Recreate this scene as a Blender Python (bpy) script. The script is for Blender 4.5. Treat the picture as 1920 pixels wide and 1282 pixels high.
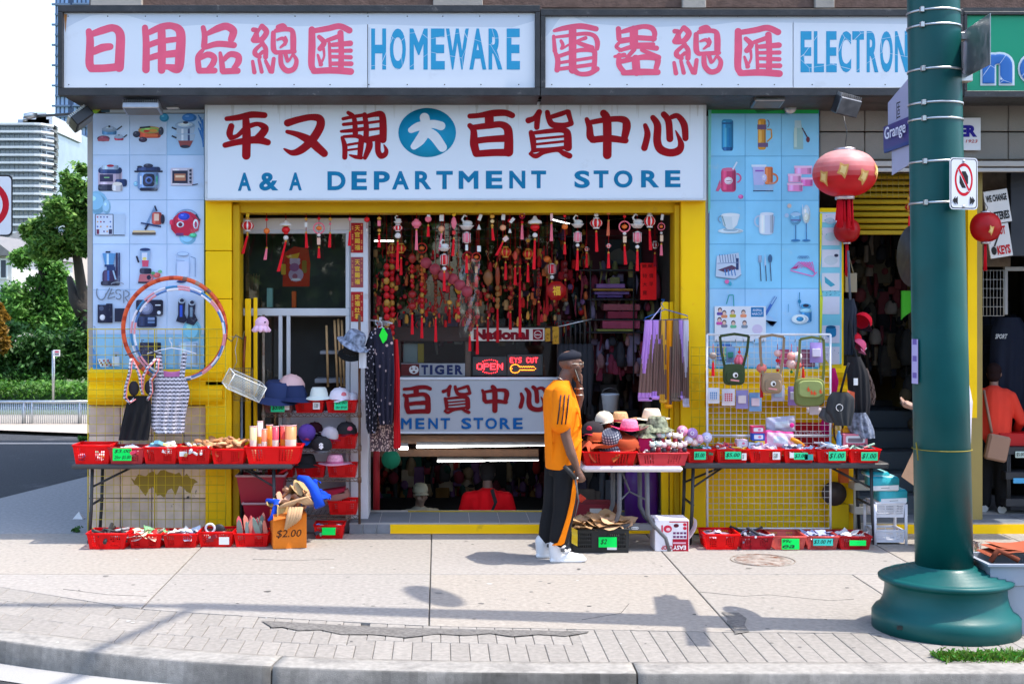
import bpy,math,random
import numpy as np
from mathutils import Vector,Matrix,Euler
R=random.Random(7)
rad=math.radians
sc=bpy.context.scene
for o in list(bpy.data.objects):bpy.data.objects.remove(o)
COL=sc.collection
# ---------------- camera, sky, sun, exposure ----------------
FP=2500.0; HX=822.0; HY=570.0; HC=2.2
cam=bpy.data.cameras.new('camera'); camo=bpy.data.objects.new('camera',cam); COL.objects.link(camo)
camo.location=(0,0,HC); camo.rotation_euler=(rad(90),0,0)
cam.sensor_width=36; cam.lens=36*FP/1920
cam.shift_x=(960-HX)/1920; cam.shift_y=-(641-HY)/1920
cam.clip_start=.1; cam.clip_end=3000; sc.camera=camo
W=bpy.data.worlds.new('World'); sc.world=W; W.use_nodes=True
SUNV=Vector((.46,-.062,1)).normalized()
nt=W.node_tree; sky=nt.nodes.new('ShaderNodeTexSky'); sky.sky_type='NISHITA'; sky.sun_disc=False
sky.sun_elevation=math.asin(SUNV.z); sky.sun_rotation=math.atan2(SUNV.x,SUNV.y)
sky.air_density=1.0; sky.dust_density=1.6; sky.ozone_density=1.0
nt.links.new(sky.outputs[0],nt.nodes['Background'].inputs[0]); nt.nodes['Background'].inputs[1].default_value=.15
sl=bpy.data.lights.new('sun','SUN'); sl.energy=2.0; sl.angle=rad(.5); sl.color=(1,.93,.83)
slo=bpy.data.objects.new('sun',sl); COL.objects.link(slo); slo.rotation_euler=(-SUNV).to_track_quat('-Z','Y').to_euler(); slo.location=(4,0,20)
sc.view_settings.view_transform='Standard'; sc.view_settings.look='None'; sc.view_settings.gamma=1
sc.view_settings.exposure=1.66; sc.view_settings.use_curve_mapping=False
sc.render.engine='CYCLES'; sc.cycles.use_denoising=True; sc.cycles.max_bounces=6; sc.cycles.diffuse_bounces=3
sc.cycles.glossy_bounces=3; sc.cycles.transmission_bounces=4; sc.cycles.transparent_max_bounces=12; sc.cycles.caustics_reflective=False; sc.cycles.caustics_refractive=False

def X(px,D):return(px-HX)/FP*D
def Z(py,D):return HC-(py-HY)/FP*D
def P(px,py,D):return(X(px,D),D,Z(py,D))
def GD(py,z=0.0):return(HC-z)*FP/(py-HY)
def c(r,g,b):
    f=lambda v:(v/255/12.92)if v<=10 else(((v/255)+.055)/1.055)**2.4
    return(f(r),f(g),f(b))
# ---------------- materials ----------------
MATS={}
def N(nt,t,**k):
    n=nt.nodes.new('ShaderNode'+t)
    for a,v in k.items():setattr(n,a,v)
    return n
def mat(name,rough=.5,metal=0.,spec=.5,bump=0.,bscale=60.,var=.12,vscale=5.,col=None,rvar=.1,emit=0.,trans=0.,sss=0.,alpha=1.,ior=1.45,dirt=None,dscale=3.,dlo=.55,dhi=.75,coat=0.,gen=False,detail=6):
    """one material that takes its colour from the face attribute Col (or col), broken up with noise"""
    if name in MATS:return MATS[name]
    m=bpy.data.materials.new(name); m.use_nodes=True; nt=m.node_tree; b=nt.nodes['Principled BSDF']; L=nt.links
    tc=N(nt,'TexCoord'); cs=tc.outputs['Object']
    if col is None:
        a=N(nt,'Attribute',attribute_name='Col'); src=a.outputs['Color']
    else:
        a=N(nt,'RGB'); a.outputs[0].default_value=(*col,1); src=a.outputs[0]
    nz=N(nt,'TexNoise'); nz.inputs['Scale'].default_value=vscale; nz.inputs['Detail'].default_value=detail; L.new(cs,nz.inputs['Vector'])
    mr=N(nt,'MapRange'); mr.inputs[1].default_value=.3; mr.inputs[2].default_value=.7; mr.inputs[3].default_value=1-var; mr.inputs[4].default_value=1+var
    L.new(nz.outputs['Fac'],mr.inputs[0])
    mx=N(nt,'VectorMath',operation='SCALE'); L.new(src,mx.inputs[0]); L.new(mr.outputs[0],mx.inputs['Scale']); out=mx.outputs[0]
    if dirt is not None:
        n2=N(nt,'TexNoise'); n2.inputs['Scale'].default_value=dscale; n2.inputs['Detail'].default_value=8; n2.inputs['Roughness'].default_value=.7; L.new(cs,n2.inputs['Vector'])
        r2=N(nt,'MapRange'); r2.inputs[1].default_value=dlo; r2.inputs[2].default_value=dhi; L.new(n2.outputs['Fac'],r2.inputs[0])
        mm=N(nt,'Mix',data_type='RGBA'); L.new(r2.outputs[0],mm.inputs['Factor']); L.new(out,mm.inputs['A']); mm.inputs['B'].default_value=(*dirt,1); out=mm.outputs['Result']
    L.new(out,b.inputs['Base Color'])
    rr=N(nt,'MapRange'); rr.inputs[1].default_value=.3; rr.inputs[2].default_value=.7; rr.inputs[3].default_value=max(0,rough-rvar); rr.inputs[4].default_value=min(1,rough+rvar)
    L.new(nz.outputs['Fac'],rr.inputs[0]); L.new(rr.outputs[0],b.inputs['Roughness'])
    b.inputs['Metallic'].default_value=metal; b.inputs['Specular IOR Level'].default_value=spec
    if bump:
        nb=N(nt,'TexNoise'); nb.inputs['Scale'].default_value=bscale; nb.inputs['Detail'].default_value=4; L.new(cs,nb.inputs['Vector'])
        bp=N(nt,'Bump'); bp.inputs['Strength'].default_value=bump; bp.inputs['Distance'].default_value=.01; L.new(nb.outputs['Fac'],bp.inputs['Height']); L.new(bp.outputs[0],b.inputs['Normal'])
    if emit:L.new(out,b.inputs['Emission Color']); b.inputs['Emission Strength'].default_value=emit
    if trans:b.inputs['Transmission Weight'].default_value=trans; b.inputs['IOR'].default_value=ior
    if sss:b.inputs['Subsurface Weight'].default_value=sss; b.inputs['Subsurface Radius'].default_value=(.02,.008,.004)
    if coat:b.inputs['Coat Weight'].default_value=coat
    b.inputs['Alpha'].default_value=alpha
    MATS[name]=m; return m
plastic=mat('glossy_plastic',.38,spec=.35,var=.06,rvar=.08)
matte=mat('matte_plastic',.6,var=.07)
paper=mat('paper_print',.75,var=.04,spec=.25,bump=.08,bscale=12)
card=mat('cardboard',.85,var=.08,bump=.2,bscale=40,vscale=9)
cloth=mat('woven_cloth',.95,var=.14,spec=.15,bump=.5,bscale=55,vscale=9)
knit=mat('smooth_cloth',.85,var=.05,spec=.2,bump=.12,bscale=30)
paint=mat('weathered_paint',.55,spec=.2,var=.08,vscale=2.2,dirt=c(150,115,55),dscale=4,dlo=.62,dhi=.9,bump=.08,bscale=25)
signm=mat('sign_panel',.35,var=.02,vscale=1.3,dirt=(.50,.50,.50),dscale=2.6,dlo=.62,dhi=1.0,spec=.3)
posterm=mat('poster_vinyl',.4,var=.07,vscale=3.5,dirt=(.55,.62,.70),dscale=5,dlo=.58,dhi=.9,spec=.35,bump=.25,bscale=7,detail=9)
vinyl=mat('sign_vinyl',.5,var=.06,vscale=7,spec=.15)
metal=mat('brushed_metal',.38,metal=.9,var=.15,vscale=14)
blackm=mat('black_metal',.5,metal=.2,var=.35,vscale=9,bump=.2,bscale=50,dirt=(.16,.15,.14),dlo=.62,dhi=.72,dscale=9)
rustm=mat('rusty_metal',.7,metal=.3,var=.4,vscale=12,bump=.3,dirt=c(110,60,30),dlo=.5,dhi=.65,dscale=9)
wire=mat('painted_wire',.5,var=.15)
wood=mat('wood_grain',.6,var=.22,vscale=14,bump=.2)
concrete=mat('cast_concrete',.88,var=.14,vscale=1.4,bump=.35,bscale=70,dirt=(.17,.16,.15),dscale=2.6,dlo=.6,dhi=.86,spec=.2,detail=10)
kerbm=mat('kerb_concrete',.95,var=.16,vscale=22,bump=.4,bscale=150,dirt=(.12,.115,.11),dscale=3.5,dlo=.50,dhi=.78,spec=.1,detail=12)
pave=mat('pavement_concrete',.92,var=.16,vscale=26,bump=.5,bscale=140,dirt=(.24,.22,.20),dscale=5,dlo=.60,dhi=.95,spec=.15,detail=12)
asphalt=mat('road_asphalt',.92,var=.35,vscale=40,bump=.8,bscale=160,dirt=(.12,.12,.13),dscale=1.2,spec=.2)
brickm=mat('brick_clay',.9,var=.25,vscale=12,bump=.6,bscale=60,spec=.15)
stone=mat('stone_tile',.7,var=.15,vscale=7,bump=.3,bscale=40,dirt=(.05,.05,.045),dscale=9,dlo=.64,dhi=.68)
skin=mat('skin',.5,var=.08,vscale=14,sss=.08,spec=.4,bump=.05,bscale=90)
leafm=mat('leaf',.55,var=.35,vscale=1.2,spec=.3)
bark=mat('bark',.9,var=.3,vscale=9,bump=.7,bscale=30)
straw=mat('woven_straw',.8,var=.2,vscale=50,bump=.6,bscale=70)
led=mat('led_light',.5,emit=3.,var=.02)
tubem=mat('fluorescent_tube',.5,emit=3.5,var=0.)
gold=mat('gold_foil',.3,metal=.8,var=.2,vscale=20)
lant=mat('lantern_silk',.45,var=.12,vscale=9,spec=.5)
def glass_mat(name,tint,alpha,rough=.02):
    m=bpy.data.materials.new(name); m.use_nodes=True; nt=m.node_tree; L=nt.links; nt.nodes.remove(nt.nodes['Principled BSDF'])
    o=nt.nodes['Material Output']; t=N(nt,'BsdfTransparent'); t.inputs[0].default_value=(*tint,1)
    g=N(nt,'BsdfGlossy'); g.inputs['Roughness'].default_value=rough; fr=N(nt,'Fresnel'); fr.inputs[0].default_value=1.5
    ad=N(nt,'Math',operation='ADD'); ad.inputs[1].default_value=alpha; L.new(fr.outputs[0],ad.inputs[0])
    mx=N(nt,'MixShader'); L.new(ad.outputs[0],mx.inputs[0]); L.new(t.outputs[0],mx.inputs[1]); L.new(g.outputs[0],mx.inputs[2]); L.new(mx.outputs[0],o.inputs[0])
    MATS[name]=m; return m
def translucent(m,k):
    nt=m.node_tree; b=nt.nodes['Principled BSDF']; t=N(nt,'BsdfTranslucent'); x=N(nt,'MixShader'); x.inputs[0].default_value=k
    l=b.inputs['Base Color'].links[0]; nt.links.new(l.from_socket,t.inputs[0]); nt.links.new(b.outputs[0],x.inputs[1]); nt.links.new(t.outputs[0],x.inputs[2]); nt.links.new(x.outputs[0],nt.nodes['Material Output'].inputs[0]); return m
basketm=translucent(mat('basket_plastic',.4,spec=.3,var=.08,rvar=.1),.42); translucent(leafm,.35); translucent(lant,.35)
glass=glass_mat('window_glass',(.9,.95,.93),.03)
film=glass_mat('clear_film',(.93,.94,.96),.05,.15)
# ---------------- mesh builder ----------------
WP={}
class B:
    def __init__(s,col=(.5,.5,.5)):s.v=[]; s.f=[]; s.c=[]; s.sm=[]; s.k=col
    def add(s,vs,fs,col=None,smooth=False):
        n=len(s.v); s.v+=[tuple(p)for p in vs]; col=col or s.k
        for f in fs:s.f.append(tuple(i+n for i in f)); s.c.append(col); s.sm.append(smooth)
        return s
    def box(s,x0,y0,z0,x1,y1,z1,col=None):
        return s.add([(x0,y0,z0),(x1,y0,z0),(x1,y1,z0),(x0,y1,z0),(x0,y0,z1),(x1,y0,z1),(x1,y1,z1),(x0,y1,z1)],
            [(0,3,2,1),(4,5,6,7),(0,1,5,4),(1,2,6,5),(2,3,7,6),(3,0,4,7)],col)
    def bbox(s,x0,y0,z0,x1,y1,z1,e=.004,col=None):
        """box with chamfered edges"""
        e=min(e,abs(x1-x0)*.45,abs(y1-y0)*.45,abs(z1-z0)*.45); vs=[]; idx={}
        for ix,xx in enumerate((x0,x1)):
            for iy,yy in enumerate((y0,y1)):
                for iz,zz in enumerate((z0,z1)):
                    dx=e if ix==0 else-e; dy=e if iy==0 else-e; dz=e if iz==0 else-e
                    for a,p in enumerate(((xx,yy+dy,zz+dz),(xx+dx,yy,zz+dz),(xx+dx,yy+dy,zz))):
                        idx[(ix,iy,iz,a)]=len(vs); vs.append(p)
        fs=[]; g=lambda x,y,z,a:idx[(x,y,z,a)]
        for x in(0,1):q=[g(x,0,0,0),g(x,1,0,0),g(x,1,1,0),g(x,0,1,0)]; fs.append(q if x else q[::-1])
        for y in(0,1):q=[g(0,y,0,1),g(1,y,0,1),g(1,y,1,1),g(0,y,1,1)]; fs.append(q[::-1]if y else q)
        for z in(0,1):q=[g(0,0,z,2),g(1,0,z,2),g(1,1,z,2),g(0,1,z,2)]; fs.append(q if z else q[::-1])
        for a in(0,1):
            for b_ in(0,1):
                fs.append([g(a,b_,0,0),g(a,b_,1,0),g(a,b_,1,1),g(a,b_,0,1)])
                fs.append([g(a,0,b_,0),g(a,1,b_,0),g(a,1,b_,2),g(a,0,b_,2)])
                fs.append([g(0,a,b_,1),g(1,a,b_,1),g(1,a,b_,2),g(0,a,b_,2)])
        for x in(0,1):
            for y in(0,1):
                for z in(0,1):fs.append([g(x,y,z,0),g(x,y,z,1),g(x,y,z,2)])
        return s.add(vs,fs,col)
    def ring(s,pts,col=None):
        return s.add(pts,[tuple(range(len(pts)))],col)
    def loft(s,rings,col=None,cap=True,smooth=True,cols=None):
        n=len(rings[0]); m=len(rings); vs=[p for r in rings for p in r]; base=len(s.v); s.v+=[tuple(p)for p in vs]
        for i in range(m-1):
            cc=cols[i]if cols else(col or s.k)
            for j in range(n):
                k=(j+1)%n; s.f.append((base+i*n+j,base+i*n+k,base+(i+1)*n+k,base+(i+1)*n+j)); s.c.append(cc); s.sm.append(smooth)
        if cap:
            s.f.append(tuple(base+j for j in range(n))[::-1]); s.c.append(cols[0]if cols else(col or s.k)); s.sm.append(False)
            s.f.append(tuple(base+(m-1)*n+j for j in range(n))); s.c.append(cols[-1]if cols else(col or s.k)); s.sm.append(False)
        return s
    def tube(s,pts,r,col=None,n=6,cap=True,cols=None):
        pts=[Vector(p)for p in pts]; rs=r if isinstance(r,(list,tuple))else[r]*len(pts); rings=[]; up=None
        for i,p in enumerate(pts):
            t=(pts[min(i+1,len(pts)-1)]-pts[max(i-1,0)])
            if t.length<1e-9:t=Vector((0,0,1))
            t.normalize()
            if up is None:up=Vector((0,0,1))if abs(t.z)<.9 else Vector((1,0,0))
            a=t.cross(up).normalized(); b_=a.cross(t).normalized(); up=b_
            rings.append([p+(a*math.cos(2*math.pi*k/n)+b_*math.sin(2*math.pi*k/n))*rs[i]for k in range(n)])
        return s.loft(rings,col,cap,True,cols)
    def cyl(s,p0,p1,r,r1=None,col=None,n=12):return s.tube([p0,p1],[r,r if r1 is None else r1],col,n)
    def lathe(s,prof,ctr=(0,0,0),n=16,col=None,sx=1,sy=1,cols=None,cap=True):
        """prof: (radius, z)"""
        x,y,z=ctr
        return s.loft([[(x+r*sx*math.cos(2*math.pi*k/n),y+r*sy*math.sin(2*math.pi*k/n),z+h)for k in range(n)]for r,h in prof],col,cap,True,cols)
    def ball(s,ctr,rx,ry=None,rz=None,col=None,n=10,m=7):
        ry=rx if ry is None else ry; rz=rx if rz is None else rz
        return s.loft([[(ctr[0]+rx*math.sin(math.pi*(i+.02)/(m+.04))*math.cos(2*math.pi*k/n),ctr[1]+ry*math.sin(math.pi*(i+.02)/(m+.04))*math.sin(2*math.pi*k/n),ctr[2]-rz*math.cos(math.pi*(i+.02)/(m+.04)))for k in range(n)]for i in range(m+1)],col)
    def torus(s,ctr,R_,r,axis='y',n=24,m=6,col=None,cols=None):
        for i in range(n):
            pass
        base=len(s.v)
        for i in range(n):
            a=2*math.pi*i/n
            for j in range(m):
                b_=2*math.pi*j/m; q=R_+r*math.cos(b_); h=r*math.sin(b_)
                p={'y':(q*math.cos(a),h,q*math.sin(a)),'z':(q*math.cos(a),q*math.sin(a),h),'x':(h,q*math.cos(a),q*math.sin(a))}[axis]
                s.v.append((ctr[0]+p[0],ctr[1]+p[1],ctr[2]+p[2]))
        for i in range(n):
            for j in range(m):
                s.f.append((base+i*m+j,base+((i+1)%n)*m+j,base+((i+1)%n)*m+(j+1)%m,base+i*m+(j+1)%m)); s.c.append(cols(i)if cols else(col or s.k)); s.sm.append(True)
        return s
    def sheet(s,fn,nu,nv,col=None,smooth=True,thick=0.,cf=None):
        """surface fn(u,v)->point, with a second skin if thick"""
        for t in((0,thick)if thick else(0,)):
            base=len(s.v)
            for i in range(nu+1):
                for j in range(nv+1):
                    p=fn(i/nu,j/nv); s.v.append((p[0],p[1]+t,p[2]))
            for i in range(nu):
                for j in range(nv):
                    s.f.append((base+i*(nv+1)+j,base+(i+1)*(nv+1)+j,base+(i+1)*(nv+1)+j+1,base+i*(nv+1)+j+1))
                    s.c.append(cf((i+.5)/nu,(j+.5)/nv)if cf else(col or s.k)); s.sm.append(smooth)
        return s
    def xf(s,M):
        s.v=[tuple(M @ Vector(p))for p in s.v]; return s
    def merge(s,o,M=None):
        n=len(s.v); s.v+=[tuple(M @ Vector(p))if M else p for p in o.v]
        s.f+=[tuple(i+n for i in f)for f in o.f]; s.c+=o.c; s.sm+=o.sm; return s
    def mesh(s,name,m,off=(0,0,0)):
        me=bpy.data.meshes.new(name); me.from_pydata([(p[0]-off[0],p[1]-off[1],p[2]-off[2])for p in s.v],[],s.f)
        at=me.attributes.new('Col','FLOAT_COLOR','FACE'); a=np.ones((len(s.f),4),'f'); a[:,:3]=np.array([q[:3]for q in s.c],'f').reshape(-1,3); at.data.foreach_set('color',a.ravel())
        me.polygons.foreach_set('use_smooth',s.sm); me.materials.append(m); me.update(); return me
    def obj(s,name,m,parent=None,**k):
        off=WP.get(parent.name,(0,0,0))if parent else(0,0,0)
        return link(name,s.mesh(name,m,off),parent,**k)
def link(name,me,parent=None,loc=None,label=None,cat=None,group=None,kind=None,rot=None,scale=None):
    o=bpy.data.objects.new(name,me); COL.objects.link(o)
    if loc is not None:o.location=loc
    if rot is not None:o.rotation_euler=rot
    if scale is not None:o.scale=scale
    if parent:o.parent=parent; WP[o.name]=WP.get(parent.name,(0,0,0))
    for k_,v in(('label',label),('category',cat),('group',group),('kind',kind)):
        if v:o[k_]=v
    return o
def thing(name,label,cat,loc=(0,0,0),group=None):
    o=link(name,None,None,loc=loc,label=label,cat=cat,group=group); WP[o.name]=tuple(loc); o.empty_display_size=.1; return o
def solo(b,name,m,label,cat,group=None,org=None):
    """a thing that is one mesh"""
    org=org or(sum(p[0]for p in b.v)/len(b.v),sum(p[1]for p in b.v)/len(b.v),min(p[2]for p in b.v))
    return link(name,b.mesh(name,m,org),None,loc=org,label=label,cat=cat,group=group)
def struct(b,name,m,parent=None):
    return b.obj(name,m,parent,kind=None if parent else 'structure')
def dup(t,loc=None,rz=None,label=None,group=None,scale=None,parent=None):
    r=t.copy(); COL.objects.link(r)
    if parent is not None:r.parent=parent
    if loc is not None:r.location=loc
    if rz is not None:r.rotation_euler=(t.rotation_euler[0],t.rotation_euler[1],rz)
    if scale is not None:r.scale=scale if not isinstance(scale,(int,float))else(scale,)*3
    if label:r['label']=label
    if group:r['group']=group
    for ch in t.children:dup(ch,parent=r)
    return r
def scrap(t):
    for ch in list(t.children):scrap(ch)
    bpy.data.objects.remove(t)
# ---------------- lettering ----------------
GL={}
def glyph(body,bold=.0,res=4,bres=1,shear=0.):
    k=(body,bold,res,bres,shear)
    if k not in GL:
        cu=bpy.data.curves.new('lettering','FONT'); cu.body=body; cu.size=1; cu.resolution_u=res; cu.bevel_depth=bold; cu.bevel_resolution=bres; cu.shear=shear
        if not bold:cu.extrude=.01
        o=bpy.data.objects.new('lettering',cu); COL.objects.link(o); dg=bpy.context.evaluated_depsgraph_get(); me=bpy.data.meshes.new_from_object(o.evaluated_get(dg))
        v=[tuple(q.co)for q in me.vertices]; f=[tuple(p.vertices)for p in me.polygons]; bpy.data.objects.remove(o); bpy.data.meshes.remove(me)
        x0=min(q[0]for q in v); x1=max(q[0]for q in v); y0=min(q[1]for q in v); y1=max(q[1]for q in v); z0=min(q[2]for q in v); z1=max(q[2]for q in v)
        GL[k]=([((q[0]-x0)/(x1-x0),(q[1]-y0)/(y1-y0),(q[2]-z0)/(z1-z0))for q in v],f)
    return GL[k]
def text(b,body,o,ux,uz,w,h,col,depth=.004,bold=.0,res=3,shear=0.,flip=False):
    """lettering in the box with lower left corner o, along ux, up uz; stands proud along -(ux x uz) i.e. towards the viewer"""
    v,f=glyph(body,bold,res,1,shear); o=Vector(o); ux=Vector(ux).normalized(); uz=Vector(uz).normalized(); n=ux.cross(uz)
    if flip:o=o+ux*w+uz*h; ux=-ux; uz=-uz
    return b.add([o+ux*(q[0]*w)+uz*(q[1]*h)+n*(q[2]*depth)for q in v],f,col)
def tpx(b,body,x0,y0,x1,y1,D,col,depth=.004,bold=.03,res=4,**k):
    """front-facing lettering that fills a box given in photo pixels at depth D"""
    return text(b,body,(X(x0,D),D,Z(y1,D)),(1,0,0),(0,0,1),X(x1,D)-X(x0,D),Z(y0,D)-Z(y1,D),col,depth,bold,res,**k)
class Pr(B):
    """flat print on an upright panel facing the street, drawn in photo pixels; each mark lies a hair in front of the last"""
    def __init__(s,D,step=.00012):super().__init__(); s.D=D; s.st=step; s.cl=None; s.shade=0
    def nx(s):s.D -= s.st; return s.D
    def poly(s,pts,col):
        if s.cl:pts=[(min(max(x,s.cl[0]),s.cl[1]),min(max(y,s.cl[2]),s.cl[3]))for x,y in pts]
        D=s.nx(); s.add([P(x,y,D)for x,y in pts],[tuple(range(len(pts)))],col); return s
    def rect(s,x0,y0,x1,y1,col):return s.poly([(x0,y1),(x1,y1),(x1,y0),(x0,y0)],col)
    def rr(s,x0,y0,x1,y1,col,r=2):
        pts=[]
        for cx,cy,a0 in((x1-r,y1-r,0),(x0+r,y1-r,90),(x0+r,y0+r,180),(x1-r,y0+r,270)):
            for k in range(4):a=rad(a0+k*30); pts.append((cx+r*math.cos(a),cy+r*math.sin(a)))
        s.poly(pts,col); w=x1-x0; h=y1-y0
        if s.shade and w>6 and h>6:
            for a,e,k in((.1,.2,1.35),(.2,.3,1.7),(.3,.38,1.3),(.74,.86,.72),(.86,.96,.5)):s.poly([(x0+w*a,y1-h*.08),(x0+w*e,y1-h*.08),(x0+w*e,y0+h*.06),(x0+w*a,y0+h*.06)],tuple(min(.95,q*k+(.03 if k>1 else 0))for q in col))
        return s
    def ell(s,cx,cy,rx,ry,col,n=16):
        s.ell0(cx,cy,rx,ry,col,n)
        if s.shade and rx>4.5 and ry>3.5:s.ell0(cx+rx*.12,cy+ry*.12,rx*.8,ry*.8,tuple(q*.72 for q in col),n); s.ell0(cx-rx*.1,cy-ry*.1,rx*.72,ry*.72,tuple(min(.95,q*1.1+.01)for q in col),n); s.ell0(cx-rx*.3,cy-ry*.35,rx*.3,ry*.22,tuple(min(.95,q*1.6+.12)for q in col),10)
        return s
    def ell0(s,cx,cy,rx,ry,col,n=16):return s.poly([(cx+rx*math.cos(2*math.pi*k/n),cy+ry*math.sin(2*math.pi*k/n))for k in range(n)],col)
    def line(s,pts,w,col):
        for(xa,ya),(xb,yb)in zip(pts,pts[1:]):
            l=math.hypot(xb-xa,yb-ya)or 1; nx_,ny_=-(yb-ya)/l*w/2,(xb-xa)/l*w/2
            s.poly([(xa+nx_,ya+ny_),(xb+nx_,yb+ny_),(xb-nx_,yb-ny_),(xa-nx_,ya-ny_)],col)
        return s
    def arc(s,cx,cy,rx,ry,a0,a1,w,col,n=10):return s.line([(cx+rx*math.cos(rad(a0+(a1-a0)*k/n)),cy-ry*math.sin(rad(a0+(a1-a0)*k/n)))for k in range(n+1)],w,col)
RED=(.90,.008,.011); YEL=(1.,.60,.003); GRN=(.02,.75,.22)
# ================= ground =================
KX=[-30,-12,-6,-4.2,-2.97,-2,-.97,.2,1.22,3,6,30]
KD=[30,15.8,11.1,9.75,9.05,8.62,8.33,8.22,8.2,8.2,8.25,8.3]
SX=[-30,-12,-6,-3.41,-2.15,-1,-.05,1.99,3,30]
SD=[32,17,12.2,10.38,9.62,9.33,9.12,8.95,8.93,9.0]
kerb_d=lambda x:float(np.interp(x,KX,KD)); slab_d=lambda x:float(np.interp(x,SX,SD))
def smooth_d(fn,x,w=.5):return sum(fn(x+(k-3)*w/3)for k in range(7))/7
kd=lambda x:smooth_d(kerb_d,x); sd=lambda x:smooth_d(slab_d,x,.25)
b=B((.045,.046,.05)); b.add([(-600,-300,-.154),(600,-300,-.154),(600,900,-.154),(-600,900,-.154)],[(0,1,2,3)]); struct(b,'road',asphalt)
xs=[-14+i*.25 for i in range(125)]
# bedding under slabs
b=B((.16,.15,.135)); rl=[(x,kd(x)-.02)for x in xs]
base=len(b.v); b.v+=[(x,d,-.02)for x,d in rl]+[(x,13.2 if x>-3.35 else 24.2-.0*x,-.02)for x,d in rl]; n=len(rl)
for i in range(n-1):b.f.append((i,i+1,n+i+1,n+i)); b.c.append(b.k); b.sm.append(False)
SW=struct(b,'sidewalk',pave)
TINTS=[(.325,.295,.26),(.31,.287,.26),(.325,.302,.278),(.308,.288,.266)]
def slab(poly,col,z=0.,name='slab',m=pave,g=.005):
    cx=sum(p[0]for p in poly)/len(poly); cy=sum(p[1]for p in poly)/len(poly)
    hx=max(abs(p[0]-cx)for p in poly); hy=max(abs(p[1]-cy)for p in poly); gy=g*(1.8 if name=='slab' else 1); sc_=lambda pp,ex,ey:[(cx+(p[0]-cx)*(1-ex/hx),cy+(p[1]-cy)*(1-ey/hy))for p in pp]; ins=sc_(poly,g,gy); e=.004
    top=[(p[0],p[1],z)for p in sc_(poly,g+e,gy+e)]
    bb=B(col); k=len(poly); bb.add([(p[0],p[1],-.03)for p in ins]+[(p[0],p[1],z-e)for p in ins]+top,
        [tuple(range(2*k,3*k))]+[(j,(j+1)%k,k+(j+1)%k,k+j)for j in range(k)]+[(k+j,k+(j+1)%k,2*k+(j+1)%k,2*k+j)for j in range(k)])
    return bb.obj(name,m,SW)
def strip(xa,xb,fd,bd,k=6):return[(xa+(xb-xa)*i/k,fd(xa+(xb-xa)*i/k))for i in range(k+1)]+[(xb,bd(xb)),(xa,bd(xa))]
edges=[-6.4,-2.15,-.065,1.99,4.0,5.4,8,11,14]
for i,(xa,xb)in enumerate(zip(edges,edges[1:])):
    slab([(xa,10.87),(xb,10.87),(xb,12.8),(xa,12.8)]if xa>-3 else[(xa,11.0),(-4.5,10.87),(xb,10.87),(xb,12.8),(xa,12.8)],TINTS[i%4])
fe=[-3.9,-2.15,-.065,1.99,3.37,5.4,8,11,14]
for i,(xa,xb)in enumerate(zip(fe,fe[1:])):slab(strip(xa,xb,sd,lambda x:10.87,32),TINTS[(i+2)%4])
# side street apron in the shade of the shop
slab([(-14,12.8),(-3.36,12.8),(-3.36,17.6),(-4.4,17.4),(-5.0,15.0),(-6.5,13.6),(-14,13.2)],(.30,.30,.30))
b=B((.05,.052,.058)); b.add([(-40,13.3,-.005),(-6.6,13.6,-.005),(-5.0,15.1,-.005),(-4.45,17.4,-.005),(-3.3,21.2,-.005),(-9,23.2,-.005),(-40,26,-.005)],[(0,1,2,3,4,5,6)])
struct(b,'side_road',asphalt)
b=B((.40,.36,.32)); b.add([(-60,27,.05),(-9,23.3,.05),(-3.3,21.3,.05),(20,21.3,.05),(20,40,.05),(-60,40,.05)],[(0,1,2,3,4,5)]); b.box(-60,21,-.2,20,21.2,.0); struct(b,'far_pavement',pave)
b=B((.10,.13,.06)); b.add([(-300,25.9,.06),(300,25.9,.06),(300,900,.06),(-300,900,.06)],[(0,1,2,3)]); struct(b,'terrain',pave)
# kerb-side pavers, three courses that follow the kerb
x=-6.2; k=0
while x<5.6:
    wdt=.24 if x<-2.2 else .122
    nr=3 if x<-.6 else(2 if x<.9 else 1)
    for r in range(nr):
        f=lambda xx,t:(kd(xx)+.003)*(1-t)+(sd(xx)-.004)*t
        o=(r%2)*wdt/2; xa,xb=x+o,x+o+wdt
        if 1:
            tt=R.uniform(.92,1.05); q=(.285*tt,.265*tt,.242*tt)
            slab([(xa,f(xa,r/nr)),(xb,f(xb,r/nr)),(xb,f(xb,(r+1)/nr)),(xa,f(xa,(r+1)/nr))],q,z=R.uniform(-.003,.0005),name='brick',g=.0014)
    x+=wdt
# tarred gaps
b=B((.17,.16,.15))
pts=[(490,1164),(560,1168),(700,1176),(900,1181),(1105,1184),(1100,1187),(1060,1193),(1010,1190),(960,1194),(920,1188),(870,1192),(820,1189),(760,1196),(700,1190),(640,1190),(600,1181),(560,1183),(530,1176),(510,1177)]
b.add([(X(x,GD(y)),GD(y),.006)for x,y in pts][::-1],[tuple(range(len(pts)))])
pts=[(1352,1148),(1385,1149),(1400,1160),(1396,1172),(1405,1185),(1378,1189),(1376,1178),(1362,1168),(1365,1158)]
b.add([(X(x,GD(y)),GD(y),.006)for x,y in pts][::-1],[tuple(range(len(pts)))]); b.obj('tar_patch',asphalt,SW)
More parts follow.
